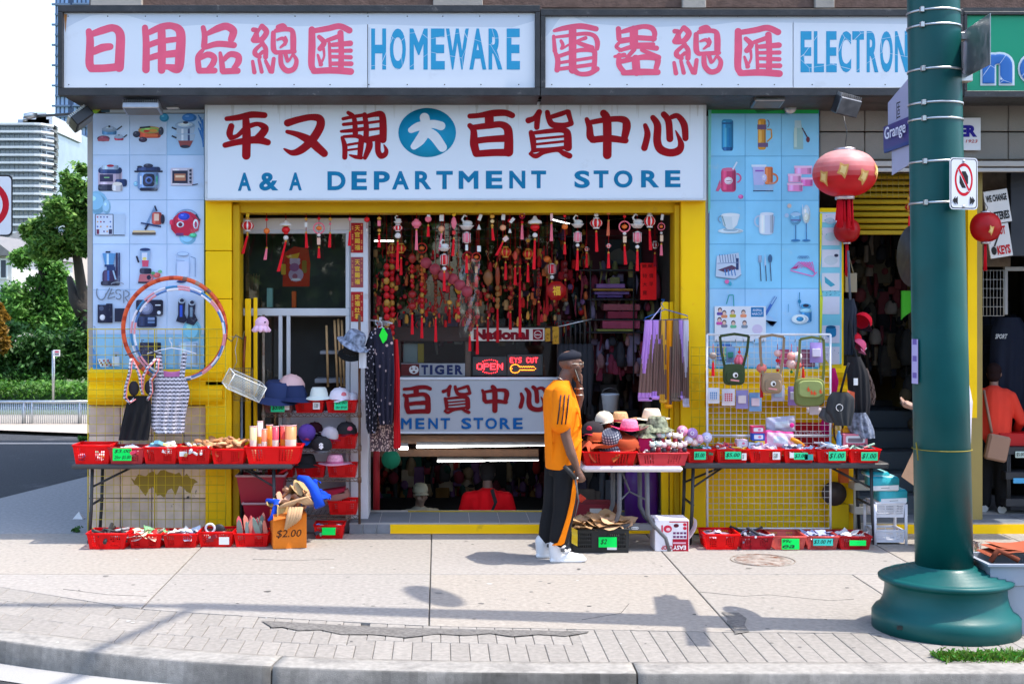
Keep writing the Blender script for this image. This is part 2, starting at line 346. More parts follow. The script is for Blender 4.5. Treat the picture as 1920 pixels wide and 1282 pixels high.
# kerb stones
kj=[-9,-6.0,-3.1,-.97,1.19,3.6,6,9,14]
PF=[(0,-.03),(0,0),(-.06,.002),(-.215,-.001),(-.236,-.005),(-.245,-.015),(-.255,-.15),(-.255,-.2)]
for i,(xa,xb)in enumerate(zip(kj,kj[1:])):
    b=B((.30,.285,.262)); rings=[]; m_=40
    for t in range(m_+1):
        x=xa+.006+(xb-xa-.012)*t/m_; s_=(kd(x+.05)-kd(x-.05))/.1; nn=Vector((-s_,1)).normalized(); w_=R.uniform(-.004,.004)
        rings.append([(x+nn.x*p,kd(x)+nn.y*p+(w_ if-.24<p<-.1 else 0),h)for p,h in PF])
    b.loft(rings); g_=.2
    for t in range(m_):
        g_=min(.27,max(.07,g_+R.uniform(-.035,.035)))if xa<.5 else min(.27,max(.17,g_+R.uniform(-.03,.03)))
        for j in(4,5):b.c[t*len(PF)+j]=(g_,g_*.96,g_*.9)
    b.obj('kerb_stone',kerbm,SW)
b=B((.34,.335,.33)); v1=[(x,kd(x)-.26,-.15)for x in xs]; v2=[(x,kd(x)-.62,-.148)for x in xs]; n=len(xs); b.v=v2+v1
for i in range(n-1):b.f.append((i,i+1,n+i+1,n+i)); b.c.append(b.k); b.sm.append(False)
struct(b,'gutter',concrete)
b=B((.10,.095,.09))
for i in range(150):
    y=R.uniform(8.5,12.6); x=R.uniform(-3.6,5.5); r=R.uniform(.006,.02)*(1 if R.random()<.9 else 1.8)
    b.add([(x+r*math.cos(k)*R.uniform(.7,1.2),y+r*math.sin(k)*R.uniform(.7,1.2),.0015)for k in(0,1,2,3,4,5)],[(0,1,2,3,4,5)],R.choice([(.10,.095,.09),(.16,.15,.14),(.2,.19,.18),(.45,.44,.42)]))
o_=b.obj('gum_spots',pave,SW); o_['kind']='stuff'
for pts in([(2.0,10.2),(2.3,10.05),(2.5,10.1),(2.9,9.9),(3.1,9.95)],[(-1.6,11.5),(-1.2,11.45),(-.9,11.52)],[(1.0,9.3),(1.3,9.5),(1.4,9.8)],[(-2.9,10.3),(-2.5,10.1),(-2.2,10.05)]):
    b=B((.13,.12,.11)); b.tube([(x,y,-.002)for x,y in pts],.005,n=4); b.obj('crack',pave,SW)
# manhole ring
b=B((.27,.235,.2)); dm=GD(1050); xm=X(1430,dm)
b.torus((xm,dm,.001),.27,.006,'z',40,6); b.lathe([(.24,.0),(.24,.003),(.235,.004),(.001,.004)],(xm,dm,0),32,(.33,.29,.26)); b.obj('manhole_cover',rustm,SW)
# weeds by the kerb
b=B()
for i in range(2200):
    px=R.uniform(1755,1990); t=abs(R.gauss(0,.5)); x=X(px,8.3); y=8.30+R.gauss(0,.045); h=R.uniform(.005,.04); a=R.uniform(0,6.28); w_=R.uniform(.003,.008)
    dx,dy=math.cos(a)*w_,math.sin(a)*w_; lx,ly=R.uniform(-.03,.03),R.uniform(-.03,.03)
    b.add([(x-dx,y-dy,.0),(x+dx,y+dy,.0),(x+dx*1.3+lx,y+dy+ly,h),(x+lx*1.5,y+ly*1.5,h*1.1)],[(0,1,2,3)],(.07*R.uniform(.6,1.6),.20*R.uniform(.6,1.4),.02))
b.obj('weeds',leafm,None,kind='stuff')
for px,py,lab in((147,968,'crumpled white paper litter on the shaded pavement'),):
    D=GD(py+5); x0=X(px,D); b=B((.75,.75,.75))
    b.add([(x0-.06,D,.002),(x0+.05,D-.02,.002),(x0+.06,D+.05,.01),(x0-.04,D+.06,.03),(x0,D+.02,.075)],[(0,1,4),(1,2,4),(2,3,4),(3,0,4)]); solo(b,'paper_litter',paper,lab,'litter')
# ================= brush strokes of the painted sign characters: (points, widths) =================
HS={
'平':[([(60,95),(150,85),(250,64),(350,68)],[36,46,52,46]),([(205,80),(212,200),(210,375)],[50,66,66]),([(95,152),(82,205),(92,238)],[48,52,44]),([(92,240),(140,225),(190,180)],[40,32,40]),([(235,150),(300,135),(352,165),(335,205),(285,255)],[40,34,58,60,56]),([(48,296),(150,272),(290,255),(375,275)],[42,48,60,48])],
'又':[([(522,125),(600,100),(700,80),(765,95),(765,160),(700,265),(620,335),(555,355),(495,325)],[58,52,50,62,66,66,60,44,14]),([(518,192),(600,215),(690,262),(755,320),(798,360)],[30,46,72,66,58])],
'靚':[([(945,92),(1010,78),(1110,62)],[26,28,28]),([(985,45),(1030,85),(1040,200)],[30,36,44]),([(948,135),(1110,118)],[26,28]),([(930,188),(1000,182),(1110,168)],[22,30,32]),([(938,235),(958,300),(958,385)],[26,42,40]),([(950,228),(1040,224),(1085,240),(1082,300),(1075,380)],[22,28,46,46,40]),([(985,290),(1075,275)],[20,20]),([(985,330),(1075,318)],[17,17]),([(1085,388),(1040,382),(995,368)],[30,30,12]),([(1112,60),(1125,150),(1122,255)],[38,42,44]),([(1120,75),(1190,58),(1245,62),(1256,150),(1255,250)],[30,40,52,58,56]),([(1145,122),(1235,110)],[22,22]),([(1145,175),(1235,165)],[22,22]),([(1130,250),(1245,232)],[40,50]),([(1148,265),(1148,305),(1115,388)],[50,52,34]),([(1215,265),(1217,340),(1240,375),(1272,362),(1280,330),(1262,290)],[46,44,46,40,32,8])],
'大':[([(300,120),(312,190),(300,280),(250,365),(190,430)],[100,100,110,106,70]),([(160,255),(240,215),(380,190),(470,210)],[64,92,88,94]),([(320,270),(400,320),(485,440)],[100,108,96])],
'百':[([(795,100),(900,92),(1050,68),(1180,65),(1255,92)],[56,58,78,72,66]),([(1005,100),(1008,190)],[98,98]),([(795,205),(835,260),(840,400),(865,510)],[58,70,92,84]),([(830,225),(1000,205),(1130,192),(1205,240),(1218,360),(1215,495)],[60,70,72,92,98,104]),([(880,370),(1000,355),(1180,345)],[70,70,80]),([(865,515),(1050,502),(1220,500)],[74,78,84])],
'貨':[([(58,102),(105,82),(140,35)],[48,40,42]),([(142,35),(128,75),(122,155)],[42,46,42]),([(203,38),(215,90),(245,135),(330,140),(385,125)],[38,44,50,42,42]),([(240,72),(310,50),(355,32)],[36,40,34]),([(362,38),(378,90),(385,120)],[44,36,40]),([(78,195),(92,250),(98,320)],[38,50,40]),([(90,200),(200,186),(310,178),(355,200),(360,310)],[28,36,38,58,64]),([(120,245),(330,225)],[20,20]),([(120,286),(330,264)],[20,20]),([(90,328),(210,325),(340,312)],[26,28,30]),([(72,360),(115,378),(180,348),(280,335),(330,358),(372,376)],[26,40,32,24,44,46]),([(80,345),(150,332)],[20,22])],
'中':[([(508,95),(528,150),(535,225),(565,252)],[34,48,58,48]),([(540,118),(640,100),(740,92),(795,105),(808,150),(790,240)],[38,42,46,58,64,50]),([(550,250),(680,240),(800,256)],[50,54,46]),([(635,50),(660,110),(662,365)],[56,66,66])],
'心':[([(950,140),(967,210),(944,315)],[34,48,50]),([(1008,80),(1042,140),(1040,260),(1065,325),(1135,352),(1200,335),(1218,280),(1178,180)],[42,56,60,64,60,60,46,8]),([(1090,55),(1125,110),(1135,245)],[48,52,52]),([(1150,75),(1195,68),(1242,135),(1252,240)],[38,42,54,46])],
'日':[([(70,90),(80,170),(75,340),(92,385)],[52,64,68,68]),([(100,110),(180,82),(270,62),(325,112),(325,250),(318,378)],[50,62,60,74,78,78]),([(110,250),(180,222),(245,212)],[60,66,54]),([(90,388),(200,386),(320,374)],[62,62,64])],
'用':[([(528,65),(538,200),(536,408)],[50,58,62]),([(560,105),(660,60),(750,52),(815,105),(812,280),(795,400),(725,395)],[46,58,56,74,80,72,40]),([(662,90),(665,250),(662,412)],[64,68,62]),([(560,208),(640,180),(780,160)],[48,50,44]),([(560,315),(640,292),(780,275)],[46,54,62]),([(690,385),(790,390)],[46,50])],
'品':[([(1003,65),(1015,130),(1010,215)],[40,48,50]),([(1040,112),(1120,72),(1190,55),(1245,92),(1228,160)],[38,58,60,64,54]),([(1020,222),(1120,195),(1250,205)],[40,50,50]),([(1003,240),(962,300),(968,400)],[28,46,50]),([(975,312),(1040,280),(1090,302),(1082,350),(1040,400)],[36,50,50,50,36]),([(972,410),(1095,408)],[48,48]),([(1140,268),(1152,340),(1160,410)],[28,44,50]),([(1165,325),(1220,278),(1282,292),(1285,340),(1248,390)],[36,48,54,54,38]),([(1162,415),(1280,410)],[48,50])],
'總':[([(95,115),(135,128),(100,232)],[58,46,74]),([(192,75),(242,140),(190,225),(110,240)],[62,66,64,60]),([(180,78),(142,150),(145,215)],[46,32,40]),([(205,265),(120,345),(115,395),(165,430)],[36,50,62,48]),([(190,270),(232,330),(232,430)],[50,56,58]),([(145,420),(200,370)],[40,44]),([(85,480),(105,605)],[38,52]),([(158,460),(188,600)],[38,48]),([(232,475),(288,595)],[38,54]),([(325,450),(305,600)],[46,50]),([(375,85),(430,72),(470,105)],[58,66,40]),([(320,150),(322,335),(360,380)],[54,64,50]),([(350,125),(450,108),(530,125),(545,210),(545,350)],[50,54,56,70,66]),([(345,378),(560,366)],[48,50]),([(365,232),(425,215),(455,265),(400,320)],[26,44,44,24]),([(455,195),(470,240),(455,290)],[22,34,24]),([(402,410),(412,520),(475,588),(555,562),(582,470),(545,402)],[52,60,66,60,50,34]),([(455,390),(480,475)],[48,44]),([(500,470),(540,400)],[26,30])],
'匯':[([(768,110),(770,300),(765,520),(800,580)],[74,84,74,66]),([(790,125),(950,98),(1080,72),(1190,120)],[60,68,70,74]),([(790,588),(1000,578),(1205,592)],[66,78,78]),([(850,195),(905,260),(860,330)],[50,62,60]),([(835,400),(870,510)],[26,52]),([(900,330),(905,420),(860,520)],[34,26,30]),([(965,265),(975,530)],[36,38]),([(940,235),(1090,180)],[46,56]),([(1090,150),(1100,350),(1095,545)],[70,62,66]),([(1000,285),(1200,268)],[50,66]),([(990,355),(1205,352)],[40,50]),([(990,420),(1205,428)],[40,50]),([(980,500),(1210,502)],[46,56])],
'電':[([(92,128),(200,100),(380,78),(545,108)],[36,58,66,58]),([(290,100),(290,560)],[84,84]),([(85,188),(98,350)],[36,52]),([(90,200),(240,182),(420,160),(520,182),(558,250),(555,325)],[30,38,44,50,58,48]),([(165,240),(185,285),(168,325)],[36,40,30]),([(180,325),(250,280)],[26,24]),([(330,245),(430,208)],[30,44]),([(350,262),(500,315)],[44,56]),([(100,360),(130,450),(122,560)],[40,60,58]),([(150,405),(350,345),(510,345),(530,420),(520,560)],[44,44,56,56,56]),([(150,480),(500,425)],[36,36]),([(140,550),(500,500)],[42,44]),([(285,545),(360,600),(470,598),(555,548)],[74,50,56,58])],
'器':[([(795,100),(802,215)],[60,60]),([(830,135),(930,108),(1070,75),(1170,92),(1205,155),(1188,225)],[44,64,54,64,60,50]),([(810,225),(960,208)],[40,46]),([(970,110),(970,270)],[96,96]),([(800,262),(772,305),(830,345)],[40,44,40]),([(790,262),(950,235)],[28,30]),([(810,345),(1000,298),(1225,320)],[40,60,60]),([(1000,200),(1200,212)],[60,60]),([(990,270),(1190,275)],[28,44]),([(895,425),(975,335)],[46,50]),([(1060,340),(1250,425)],[44,60]),([(755,415),(860,398)],[34,56]),([(805,400),(802,510),(860,592)],[56,62,60]),([(840,468),(970,440),(1100,420),(1235,440),(1222,545)],[56,56,66,70,60]),([(990,440),(1000,590)],[92,92]),([(850,602),(1050,590),(1240,592)],[56,78,66])]}
def ribbon(b,pts,ws,mp,st):
    P4=[pts[0]]+list(pts)+[pts[-1]]; W4=[ws[0]]+list(ws)+[ws[-1]]; out=[]
    for i in range(1,len(P4)-2):
        for k in range(8):
            t=k/8; f=lambda a,b_,c_,d:.5*(2*b_+(c_-a)*t+(2*a-5*b_+4*c_-d)*t*t+(3*b_-a-3*c_+d)*t**3)
            out.append((f(*[p[0]for p in P4[i-1:i+3]]),f(*[p[1]for p in P4[i-1:i+3]]),W4[i]*(1-t)+W4[i+1]*t))
    out.append((*pts[-1],ws[-1])); L=[]; Rr=[]
    for i,(x,y,w)in enumerate(out):
        a=out[max(i-1,0)]; c_=out[min(i+1,len(out)-1)]; dx,dy=c_[0]-a[0],c_[1]-a[1]; l=math.hypot(dx,dy)or 1; L.append((x-dy/l*w/2,y+dx/l*w/2)); Rr.append((x+dy/l*w/2,y-dx/l*w/2))
    n=len(out); b.add([mp(*p,st)for p in L]+[mp(*p,st)for p in Rr],[(i,i+1,n+i+1,n+i)for i in range(n-1)])
    for j,(x,y,w)in((0,out[0]),(1,out[-1])):b.add([mp(x+w/2*math.cos(k*.3927),y-w/2*math.sin(k*.3927),st+.00003*(1+j))for k in range(16)],[tuple(range(16))])
def hand_char(b,ch,x0,y0,x1,y1,D):
    """one painted character filling the box given in photo pixels"""
    S_=HS[ch]; ax=min(p[0]-w/2 for s in S_ for p,w in zip(*s)); bx=max(p[0]+w/2 for s in S_ for p,w in zip(*s)); ay=min(p[1]-w/2 for s in S_ for p,w in zip(*s)); by=max(p[1]+w/2 for s in S_ for p,w in zip(*s))
    mp=lambda x,y,s:P(x0+(x-ax)/(bx-ax)*(x1-x0),y0+(y-ay)/(by-ay)*(y1-y0),D-s)
    for i,(pts,ws)in enumerate(S_):ribbon(b,pts,ws,mp,i*.0001)
# ================= shop building =================
DF=12.8
BL=thing('shop_building','brown brick corner shop building with yellow painted columns and open front','building',(0,DF,0))
XL=X(167,DF); XR=13.0
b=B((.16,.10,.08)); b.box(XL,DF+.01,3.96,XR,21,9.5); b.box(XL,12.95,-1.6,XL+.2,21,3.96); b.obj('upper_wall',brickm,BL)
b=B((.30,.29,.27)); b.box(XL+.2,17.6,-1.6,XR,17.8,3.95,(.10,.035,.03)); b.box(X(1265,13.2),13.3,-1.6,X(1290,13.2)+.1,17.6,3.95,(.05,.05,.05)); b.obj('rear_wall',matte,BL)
b=B((.17,.06,.045)); gr=random.Random(3)
BM=[bx for bx in[B(q).bbox(0,0,0,.198,.03,.058,.004).mesh('brick',brickm)for q in((.20,.115,.085),(.155,.085,.065),(.24,.15,.115),(.12,.075,.065))]]
cop=[(172,268),(812,905),(1278,1322),(1526,1562)]
for r in range(4):
    z=4.985+r*.068; x=XL+(r%2)*.1+.01
    while x<6.0:
        px=822+(x+.1)/DF*FP
        if not any(a-14<px<b_+8 for a,b_ in cop):link('brick',gr.choice(BM),BL,loc=(x,DF-.025,z),rot=(0,0,0))
        x+=.208
for a,b_ in cop:B((.42,.37,.32)).bbox(X(a,DF),DF-.05,4.98,X(b_,DF),DF+.01,5.4,.006).obj('sill',concrete,BL)
# left pier: wall, stone skirting under the ledge
b=B((.5,.5,.52)); b.box(XL,12.78,1.55,X(384,12.8),13.0,4.0); b.obj('left_pier',paint,BL)
b=B((.42,.38,.35)); b.box(XL-.008,12.77,1.45,X(174,12.77),12.95,4.0); b.obj('corner_trim',concrete,BL)
ST=[(.80,.60,.45),(.72,.56,.44),(.82,.64,.50),(.68,.53,.42)]
b=B((.12,.11,.09)); b.box(XL,12.80,0,X(404,12.8),13.0,1.24); b.obj('pier_core',stone,BL)
tx=[167,226,285,345,404]; tz=[.0,.34,.64,.94,1.23]
for i in range(4):
    for j in range(4):
        B(ST[(i*3+j)%4]).bbox(X(tx[i],12.78)+.004,12.77,tz[j]+.004,X(tx[i+1],12.78)-.004,12.802,tz[j+1]-.004,.004).obj('stone_tile',stone,BL)
for(xa,xb)in((167,418),(1324,1600)):
    prof=[(12.79,1.24),(12.70,1.24),(12.66,1.28),(12.64,1.34),(12.66,1.40),(12.70,1.43),(12.70,1.46),(12.66,1.5),(12.655,1.55),(12.79,1.6)]
    b=B(YEL); b.loft([[(X(xa,12.7),d,z)for d,z in prof],[(X(xb,12.7),d,z)for d,z in prof]],smooth=False); b.obj('ledge',paint,BL)
pr=Pr(12.7695); pr.poly([(245+(i*7 if i<18 else(36-i)*7),(884+R.uniform(-6,6)+abs(i-9)*1.5)if i<18 else 930+R.uniform(-14,10)-abs(i-27)*2)for i in range(36)][::-1],c(165,140,62)); pr.obj('paint_smear',paint,BL)
# yellow columns and lintel
def yel(x0,x1,y0,y1,D0,D1,name,col=YEL):return B(col).bbox(X(x0,D0),D0,Z(y1,D0),X(x1,D0),D1,Z(y0,D0),.006).obj(name,paint,BL)
for a,b_ in((376,470),(470,560),(560,700),(700,860),(860,1000)):
    yel(385,434,a+(1 if a>380 else 0),b_,12.70,13.0,'column_panel')
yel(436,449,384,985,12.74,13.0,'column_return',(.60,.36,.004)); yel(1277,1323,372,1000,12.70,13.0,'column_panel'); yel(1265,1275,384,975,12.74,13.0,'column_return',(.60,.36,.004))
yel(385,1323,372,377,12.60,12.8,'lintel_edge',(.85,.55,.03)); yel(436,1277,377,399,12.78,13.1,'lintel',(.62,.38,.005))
for a,b_ in((459,470),(475,482)):yel(a,b_,560 if a<470 else 558,940,12.88,12.92,'door_post')
for a,b_ in((1240,1254),(1256,1263)):yel(a,b_,566,975,12.8,12.84,'door_post')
b=B((.03,.03,.03)); b.box(X(384,12.9),12.8,3.3,X(1330,12.9),12.95,3.97); b.box(X(449,13),13.0,0,X(452,13),13.5,3.2); b.obj('door_header',matte,BL)
# right pier (yellow) behind poster
b=B((.55,.55,.55)); b.box(X(1323,12.78),12.78,1.58,X(1536,12.78),13.0,4.0); b.obj('right_pier',paint,BL)
b=B(YEL); b.box(X(1323,12.78),12.79,0,X(1600,12.79),13.0,1.6); b.obj('right_pier_base',paint,BL)
b=B(YEL); b.box(X(1536,12.8),12.79,1.58,X(1581,12.8),13.0,3.12); b.obj('side_pier',paint,BL)
# concrete lintel panels over the right bay
cx_=[1536,1621,1708,1790,1890,1990,2100]
for i in range(6):
    for ya,yb in((183,247),(248,300)):
        B((.235,.215,.19)).bbox(X(cx_[i],DF)+.004,DF-.01,Z(yb,DF)+.004,X(cx_[i+1],DF)-.004,DF+.1,Z(ya,DF)-.004,.006).obj('concrete_panel',concrete,BL)
for ya,yb,cc,dd in((302,312,(.42,.39,.36),12.74),(315,322,(.46,.44,.42),12.76)):B(cc).bbox(X(1578,dd),dd,Z(yb,dd),X(2100,dd),DF+.02,Z(ya,dd),.004).obj('shutter_rail',paint,BL)
# step and entry floor
b=B((.36,.35,.34)); b.box(X(655,DF),DF-.004,-.02,XR,13.6,.10); b.obj('entry_step',concrete,BL)
b=B((.36,.35,.34)); b.box(XL+.3,DF+.2,-.02,X(655,DF),13.6,.10); b.obj('entry_step',concrete,BL)
b=B(YEL); b.box(X(731,12.79),12.785,-.005,X(1240,12.79),12.8,.088)
b.add([(X(731,12.7),12.76,.005),(X(1240,12.7),12.76,.005),(X(1240,12.7),12.79,.005),(X(731,12.7),12.79,.005)],[(0,1,2,3)],(.75,.5,.1)); b.box(X(1640,12.79),12.785,-.005,XR,12.8,.088); b.obj('yellow_edge',paint,BL)
for i in range(3):B((.2,.21,.23)).bbox(X(655+i*26,12.8),12.783,0,X(680+i*26-(1 if i<2 else 0),12.8),12.8,.088,.003).obj('edge_tile',stone,BL)
for i in range(13):
    x0=X(655,12.85)+i*.29
    if x0<X(1240,12.8):B((.115,.135,.16)).bbox(x0+.003,12.83,.09,x0+.287,13.46,.104,.002).obj('floor_tile',stone,BL)
for i in range(9):
    x0=X(1600,12.85)+i*.42; B((.13,.15,.18)).bbox(x0+.003,12.83,.09,x0+.417,13.3,.104,.002).obj('floor_tile',stone,BL)
b=B((.40,.30,.02)); b.box(X(765,13.47),13.46,.02,X(1260,13.47),13.5,.112); b.obj('stair_nosing',paint,BL)
# interior shell: basement floor, side walls, ceiling, mid floor
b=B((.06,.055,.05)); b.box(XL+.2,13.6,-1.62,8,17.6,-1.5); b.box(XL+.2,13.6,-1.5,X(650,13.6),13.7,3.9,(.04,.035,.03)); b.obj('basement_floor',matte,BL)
# dark stair wall at the right bay with steps
for i in range(5):
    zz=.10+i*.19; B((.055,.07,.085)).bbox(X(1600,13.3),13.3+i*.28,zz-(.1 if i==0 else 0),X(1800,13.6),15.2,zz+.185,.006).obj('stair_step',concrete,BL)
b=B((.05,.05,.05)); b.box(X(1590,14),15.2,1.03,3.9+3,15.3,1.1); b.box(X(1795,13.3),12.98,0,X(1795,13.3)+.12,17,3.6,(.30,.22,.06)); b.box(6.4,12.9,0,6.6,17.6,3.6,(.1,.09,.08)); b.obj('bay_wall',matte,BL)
b=B(YEL); b.box(X(1815,12.9),12.9,1.1,X(1832,12.9),12.98,3.2); b.obj('bay_post',paint,BL)
# yellow roller shutter over the right bay
b=B((.42,.27,.01)); z=Z(440,13.1)
RS=thing('roller_shutter','yellow corrugated roller shutter half raised behind the big pink lantern','shutter',(X(1650,13.1),13.1,z))
B((.42,.27,.01)).bbox(X(1585,13.1),13.08,z,X(1812,13.1),13.14,z+.04).obj('bottom_rail',paint,RS)
for i in range(9):
    z0=z+.045+i*.062; B((.45,.29,.012)).loft([[(xx,13.12,z0),(xx,13.085,z0+.012),(xx,13.08,z0+.03),(xx,13.085,z0+.046),(xx,13.12,z0+.058)]for xx in(X(1585,13.1),X(1812,13.1))]).obj('shutter_slat',paint,RS)
b=B((.30,.20,.03))
for i in range(22):xx=X(1590+i*10.5,13.0); b.cyl((xx,13.0,Z(372,13)),(xx,13.0,Z(322,13)),.0035,n=5)
for i in range(5):b.cyl((X(1585,13),13.0,Z(326+i*10,13)),(X(1812,13),13.0,Z(326+i*10,13)),.0035,n=5)
b.obj('grille',wire,RS)
# ================= big sign boxes =================
DS=12.27; PINK=c(242,100,128); TEAL=c(24,152,196); DRED=(.34,.001,.006)
def frame_box(b,x0,x1,y0,y1,D,wpx,col=(.03,.03,.033),dep=.05):
    for a in((x0,y0,x1,y0+wpx[0]),(x0,y1-wpx[1],x1,y1),(x0,y0+wpx[0],x0+wpx[2],y1-wpx[1]),(x1-wpx[3],y0+wpx[0],x1,y1-wpx[1])):
        b.bbox(X(a[0],D),D-dep,Z(a[3],D),X(a[2],D),D+.02,Z(a[1],D),.004,col)
SB=[]
for nm,x0,x1,lab in(('fascia_sign',111,1012,'long white fascia sign with faded pink Chinese characters and cracked blue HOMEWARE'),('fascia_sign',1013,1803,'white fascia sign with faded pink Chinese characters and blue ELECTRON lettering')):
    S=thing(nm,lab,'shop sign',(X((x0+x1)/2,DS),DS,4.1)); SB.append(S)
    b=B((.03,.03,.033)); frame_box(b,x0,x1,12 if x0<200 else 19,181,DS,(13,15,9,9)); b.obj('frame',blackm,S)
    b=B((.04,.04,.042)); xa=X(x0,DS)+.02; xb=X(x1,DS)-.004
    b.add([(xa,DS+.02,4.12),(xb,DS+.02,4.12),(xb+(0 if x0>200 else 0),12.8,4.05),(XL if x0<200 else xb,12.8,4.05)]if x0<200 else[(xa,DS+.02,4.12),(xb,DS+.02,4.12),(xb,12.8,4.05),(xa,12.8,4.05)],[(0,1,2,3)],(.07,.055,.05))
    if x0<200:b.add([(xa,DS+.02,4.12),(XL,12.8,4.05),(XL,12.8,4.9),(xa,DS+.02,4.93)],[(0,1,2,3)],(.25,.25,.26))
    b.add([(xa,DS+.02,4.93),(xb,DS+.02,4.93),(xb,12.8,4.95),(xa if x0>200 else XL,12.8,4.95)],[(0,1,2,3)]); b.obj('casing',blackm,S)
    Wh=c(226,229,235)
    for xs0,xs1 in(((120,689),(690,1003))if x0<200 else((1022,1486),(1487,1794))):
        B(Wh).bbox(X(xs0,DS)+.001,DS-.012,Z(166,DS),X(xs1,DS)-.001,DS+.015,Z(25,DS),.002).obj('panel',signm,S)
    pr=Pr(DS-.0121,.00005); g2=c(205,211,221)  # wavy shadow along the panel tops painted in grey, plus a rust streak
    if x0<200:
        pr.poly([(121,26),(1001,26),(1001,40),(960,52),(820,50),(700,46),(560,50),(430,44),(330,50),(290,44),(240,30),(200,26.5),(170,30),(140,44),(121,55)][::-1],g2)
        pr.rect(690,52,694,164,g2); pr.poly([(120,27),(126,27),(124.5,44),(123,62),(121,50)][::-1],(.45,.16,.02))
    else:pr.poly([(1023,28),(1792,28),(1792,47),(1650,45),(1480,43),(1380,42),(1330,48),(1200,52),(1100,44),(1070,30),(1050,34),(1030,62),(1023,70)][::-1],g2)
    pr.obj('shadow_band_rust',signm,S)
    b=B((.05,.045,.04))
    for sx in range(x0+20,x1-10,70):
        for sy in(31,159):b.ball(P(sx+R.uniform(-4,4),sy,DS-.013),.006,.0015,.006,n=6,m=4)
    b.obj('screws',metal,S)
def chars(S,items,D,col,bold,m=vinyl,nm='character'):
    for ch,x0,y0,x1,y1 in items:
        b=B(col)
        if ch in HS:hand_char(b,ch,x0,y0,x1,y1,D)
        else:tpx(b,ch,x0,y0,x1,y1,D,col,.0011,bold,5)
        b.obj(nm,m,S)
chars(SB[0],[('日',160,46,234,136),('用',266,43,347,139),('品',366,43,453,140),('總',470,44,560,140),('匯',578,44,664,141)],DS-.0131,PINK,.085)
chars(SB[1],[('電',1035,44,1125,143),('器',1150,46,1240,143),('總',1260,47,1356,142),('匯',1377,47,1468,145)],DS-.0131,PINK,.085)
# cracked blue vinyl letters: a light line where the film has split
mk=bpy.data.materials.new('cracked_vinyl'); mk.use_nodes=True; nt_=mk.node_tree; bs=nt_.nodes['Principled BSDF']
vo=N(nt_,'TexVoronoi',feature='DISTANCE_TO_EDGE'); vo.inputs['Scale'].default_value=3.2; tcn=N(nt_,'TexCoord'); nt_.links.new(tcn.outputs['Object'],vo.inputs['Vector'])
nn_=N(nt_,'Mix',data_type='RGBA'); mrn=N(nt_,'MapRange'); mrn.inputs[1].default_value=.003; mrn.inputs[2].default_value=.006; nt_.links.new(vo.outputs['Distance'],mrn.inputs[0]); nt_.links.new(mrn.outputs[0],nn_.inputs['Factor'])
nn_.inputs['A'].default_value=(.62,.68,.75,1); atn=N(nt_,'Attribute',attribute_name='Col'); nt_.links.new(atn.outputs['Color'],nn_.inputs['B']); nt_.links.new(nn_.outputs['Result'],bs.inputs['Base Color']); bs.inputs['Roughness'].default_value=.5
chars(SB[0],[(ch,x0,54,x1,131)for ch,x0,x1 in(('H',696,724),('O',731,761),('M',768,802),('E',808,834),('W',836,879),('A',880,912),('R',916,942),('E',950,975))],DS-.0131,TEAL,.035,mk,'letter')
chars(SB[1],[(ch,x0,59,x1,136)for ch,x0,x1 in(('E',1501,1522),('L',1526,1545),('E',1549,1569),('C',1572,1596),('T',1598,1620),('R',1625,1647),('O',1650,1674),('N',1678,1702),('I',1706,1713),('C',1718,1742),('S',1747,1770))],DS-.0131,TEAL,.035,mk,'letter')
G=thing('fascia_sign','green fascia sign with big blue lowercase letters outlined in white, right of the lamp post','shop sign',(X(1900,DS),DS,4.1))
b=B(); frame_box(b,1804,2300,24,184,DS,(6,12,6,6)); b.box(X(1804,DS),DS+.02,4.1,X(2300,DS),12.8,4.93,(.04,.04,.04)); b.obj('frame',blackm,G)
B(c(0,150,110)).bbox(X(1806,DS),DS-.012,Z(173,DS),X(2296,DS),DS+.015,Z(29,DS),.002).obj('panel',signm,G)
for ch,x0,x1 in(('n',1838,1902),('o',1908,1975),('r',1990,2030),('t',2036,2070),('h',2080,2140)):
    b=B(); tpx(b,ch,x0,98 if ch in 'nor' else 70,x1,161,DS-.016,c(215,225,230),.006,.08,5); b.obj('letter_outline',vinyl,G)
    b=B(); tpx(b,ch,x0+4,102 if ch in 'nor' else 74,x1-4,157,DS-.026,c(16,96,172),.006,.055,5); b.obj('letter',mk,G)
# ================= department store sign =================
D2=12.6; A=thing('department_sign','white A&A DEPARTMENT STORE sign with dark red Chinese characters over the entrance','shop sign',(X(853,D2),D2,3.3))
b=B(c(206,208,212)); frame_box(b,384,1324,187,376,D2,(4,4,5,5),c(200,204,208),.012); b.box(X(384,D2),D2+.02,Z(376,D2),X(1324,D2),12.8,Z(189,D2),(.4,.4,.4)); b.obj('frame',paint,A)
B(c(224,229,236)).bbox(X(389,D2),D2-.006,Z(372,D2),X(1319,D2),D2+.018,Z(191,D2),.002).obj('panel',signm,A)
pr=Pr(D2-.0062,.00003); 
for i in range(46):
    xx=R.uniform(392,1312); yy=R.uniform(4,34)if R.random()<.7 else R.uniform(20,60); w_=R.uniform(1.5,7); pr.poly([(xx,192),(xx+w_,192),(xx+w_*.6,192+yy),(xx+w_*.4,192+yy)][::-1],c(*(R.choice([(212,215,220),(204,207,211),(216,220,225)]))))
pr.obj('rain_streaks',signm,A)
chars(A,[('平',417,209,508,300),('又',531,214,615,295),('靚',637,208,728,300),('百',876,206,966,295),('貨',985,205,1076,298),('中',1096,206,1183,299),('心',1202,209,1291,294)],D2-.0079,DRED,.085)
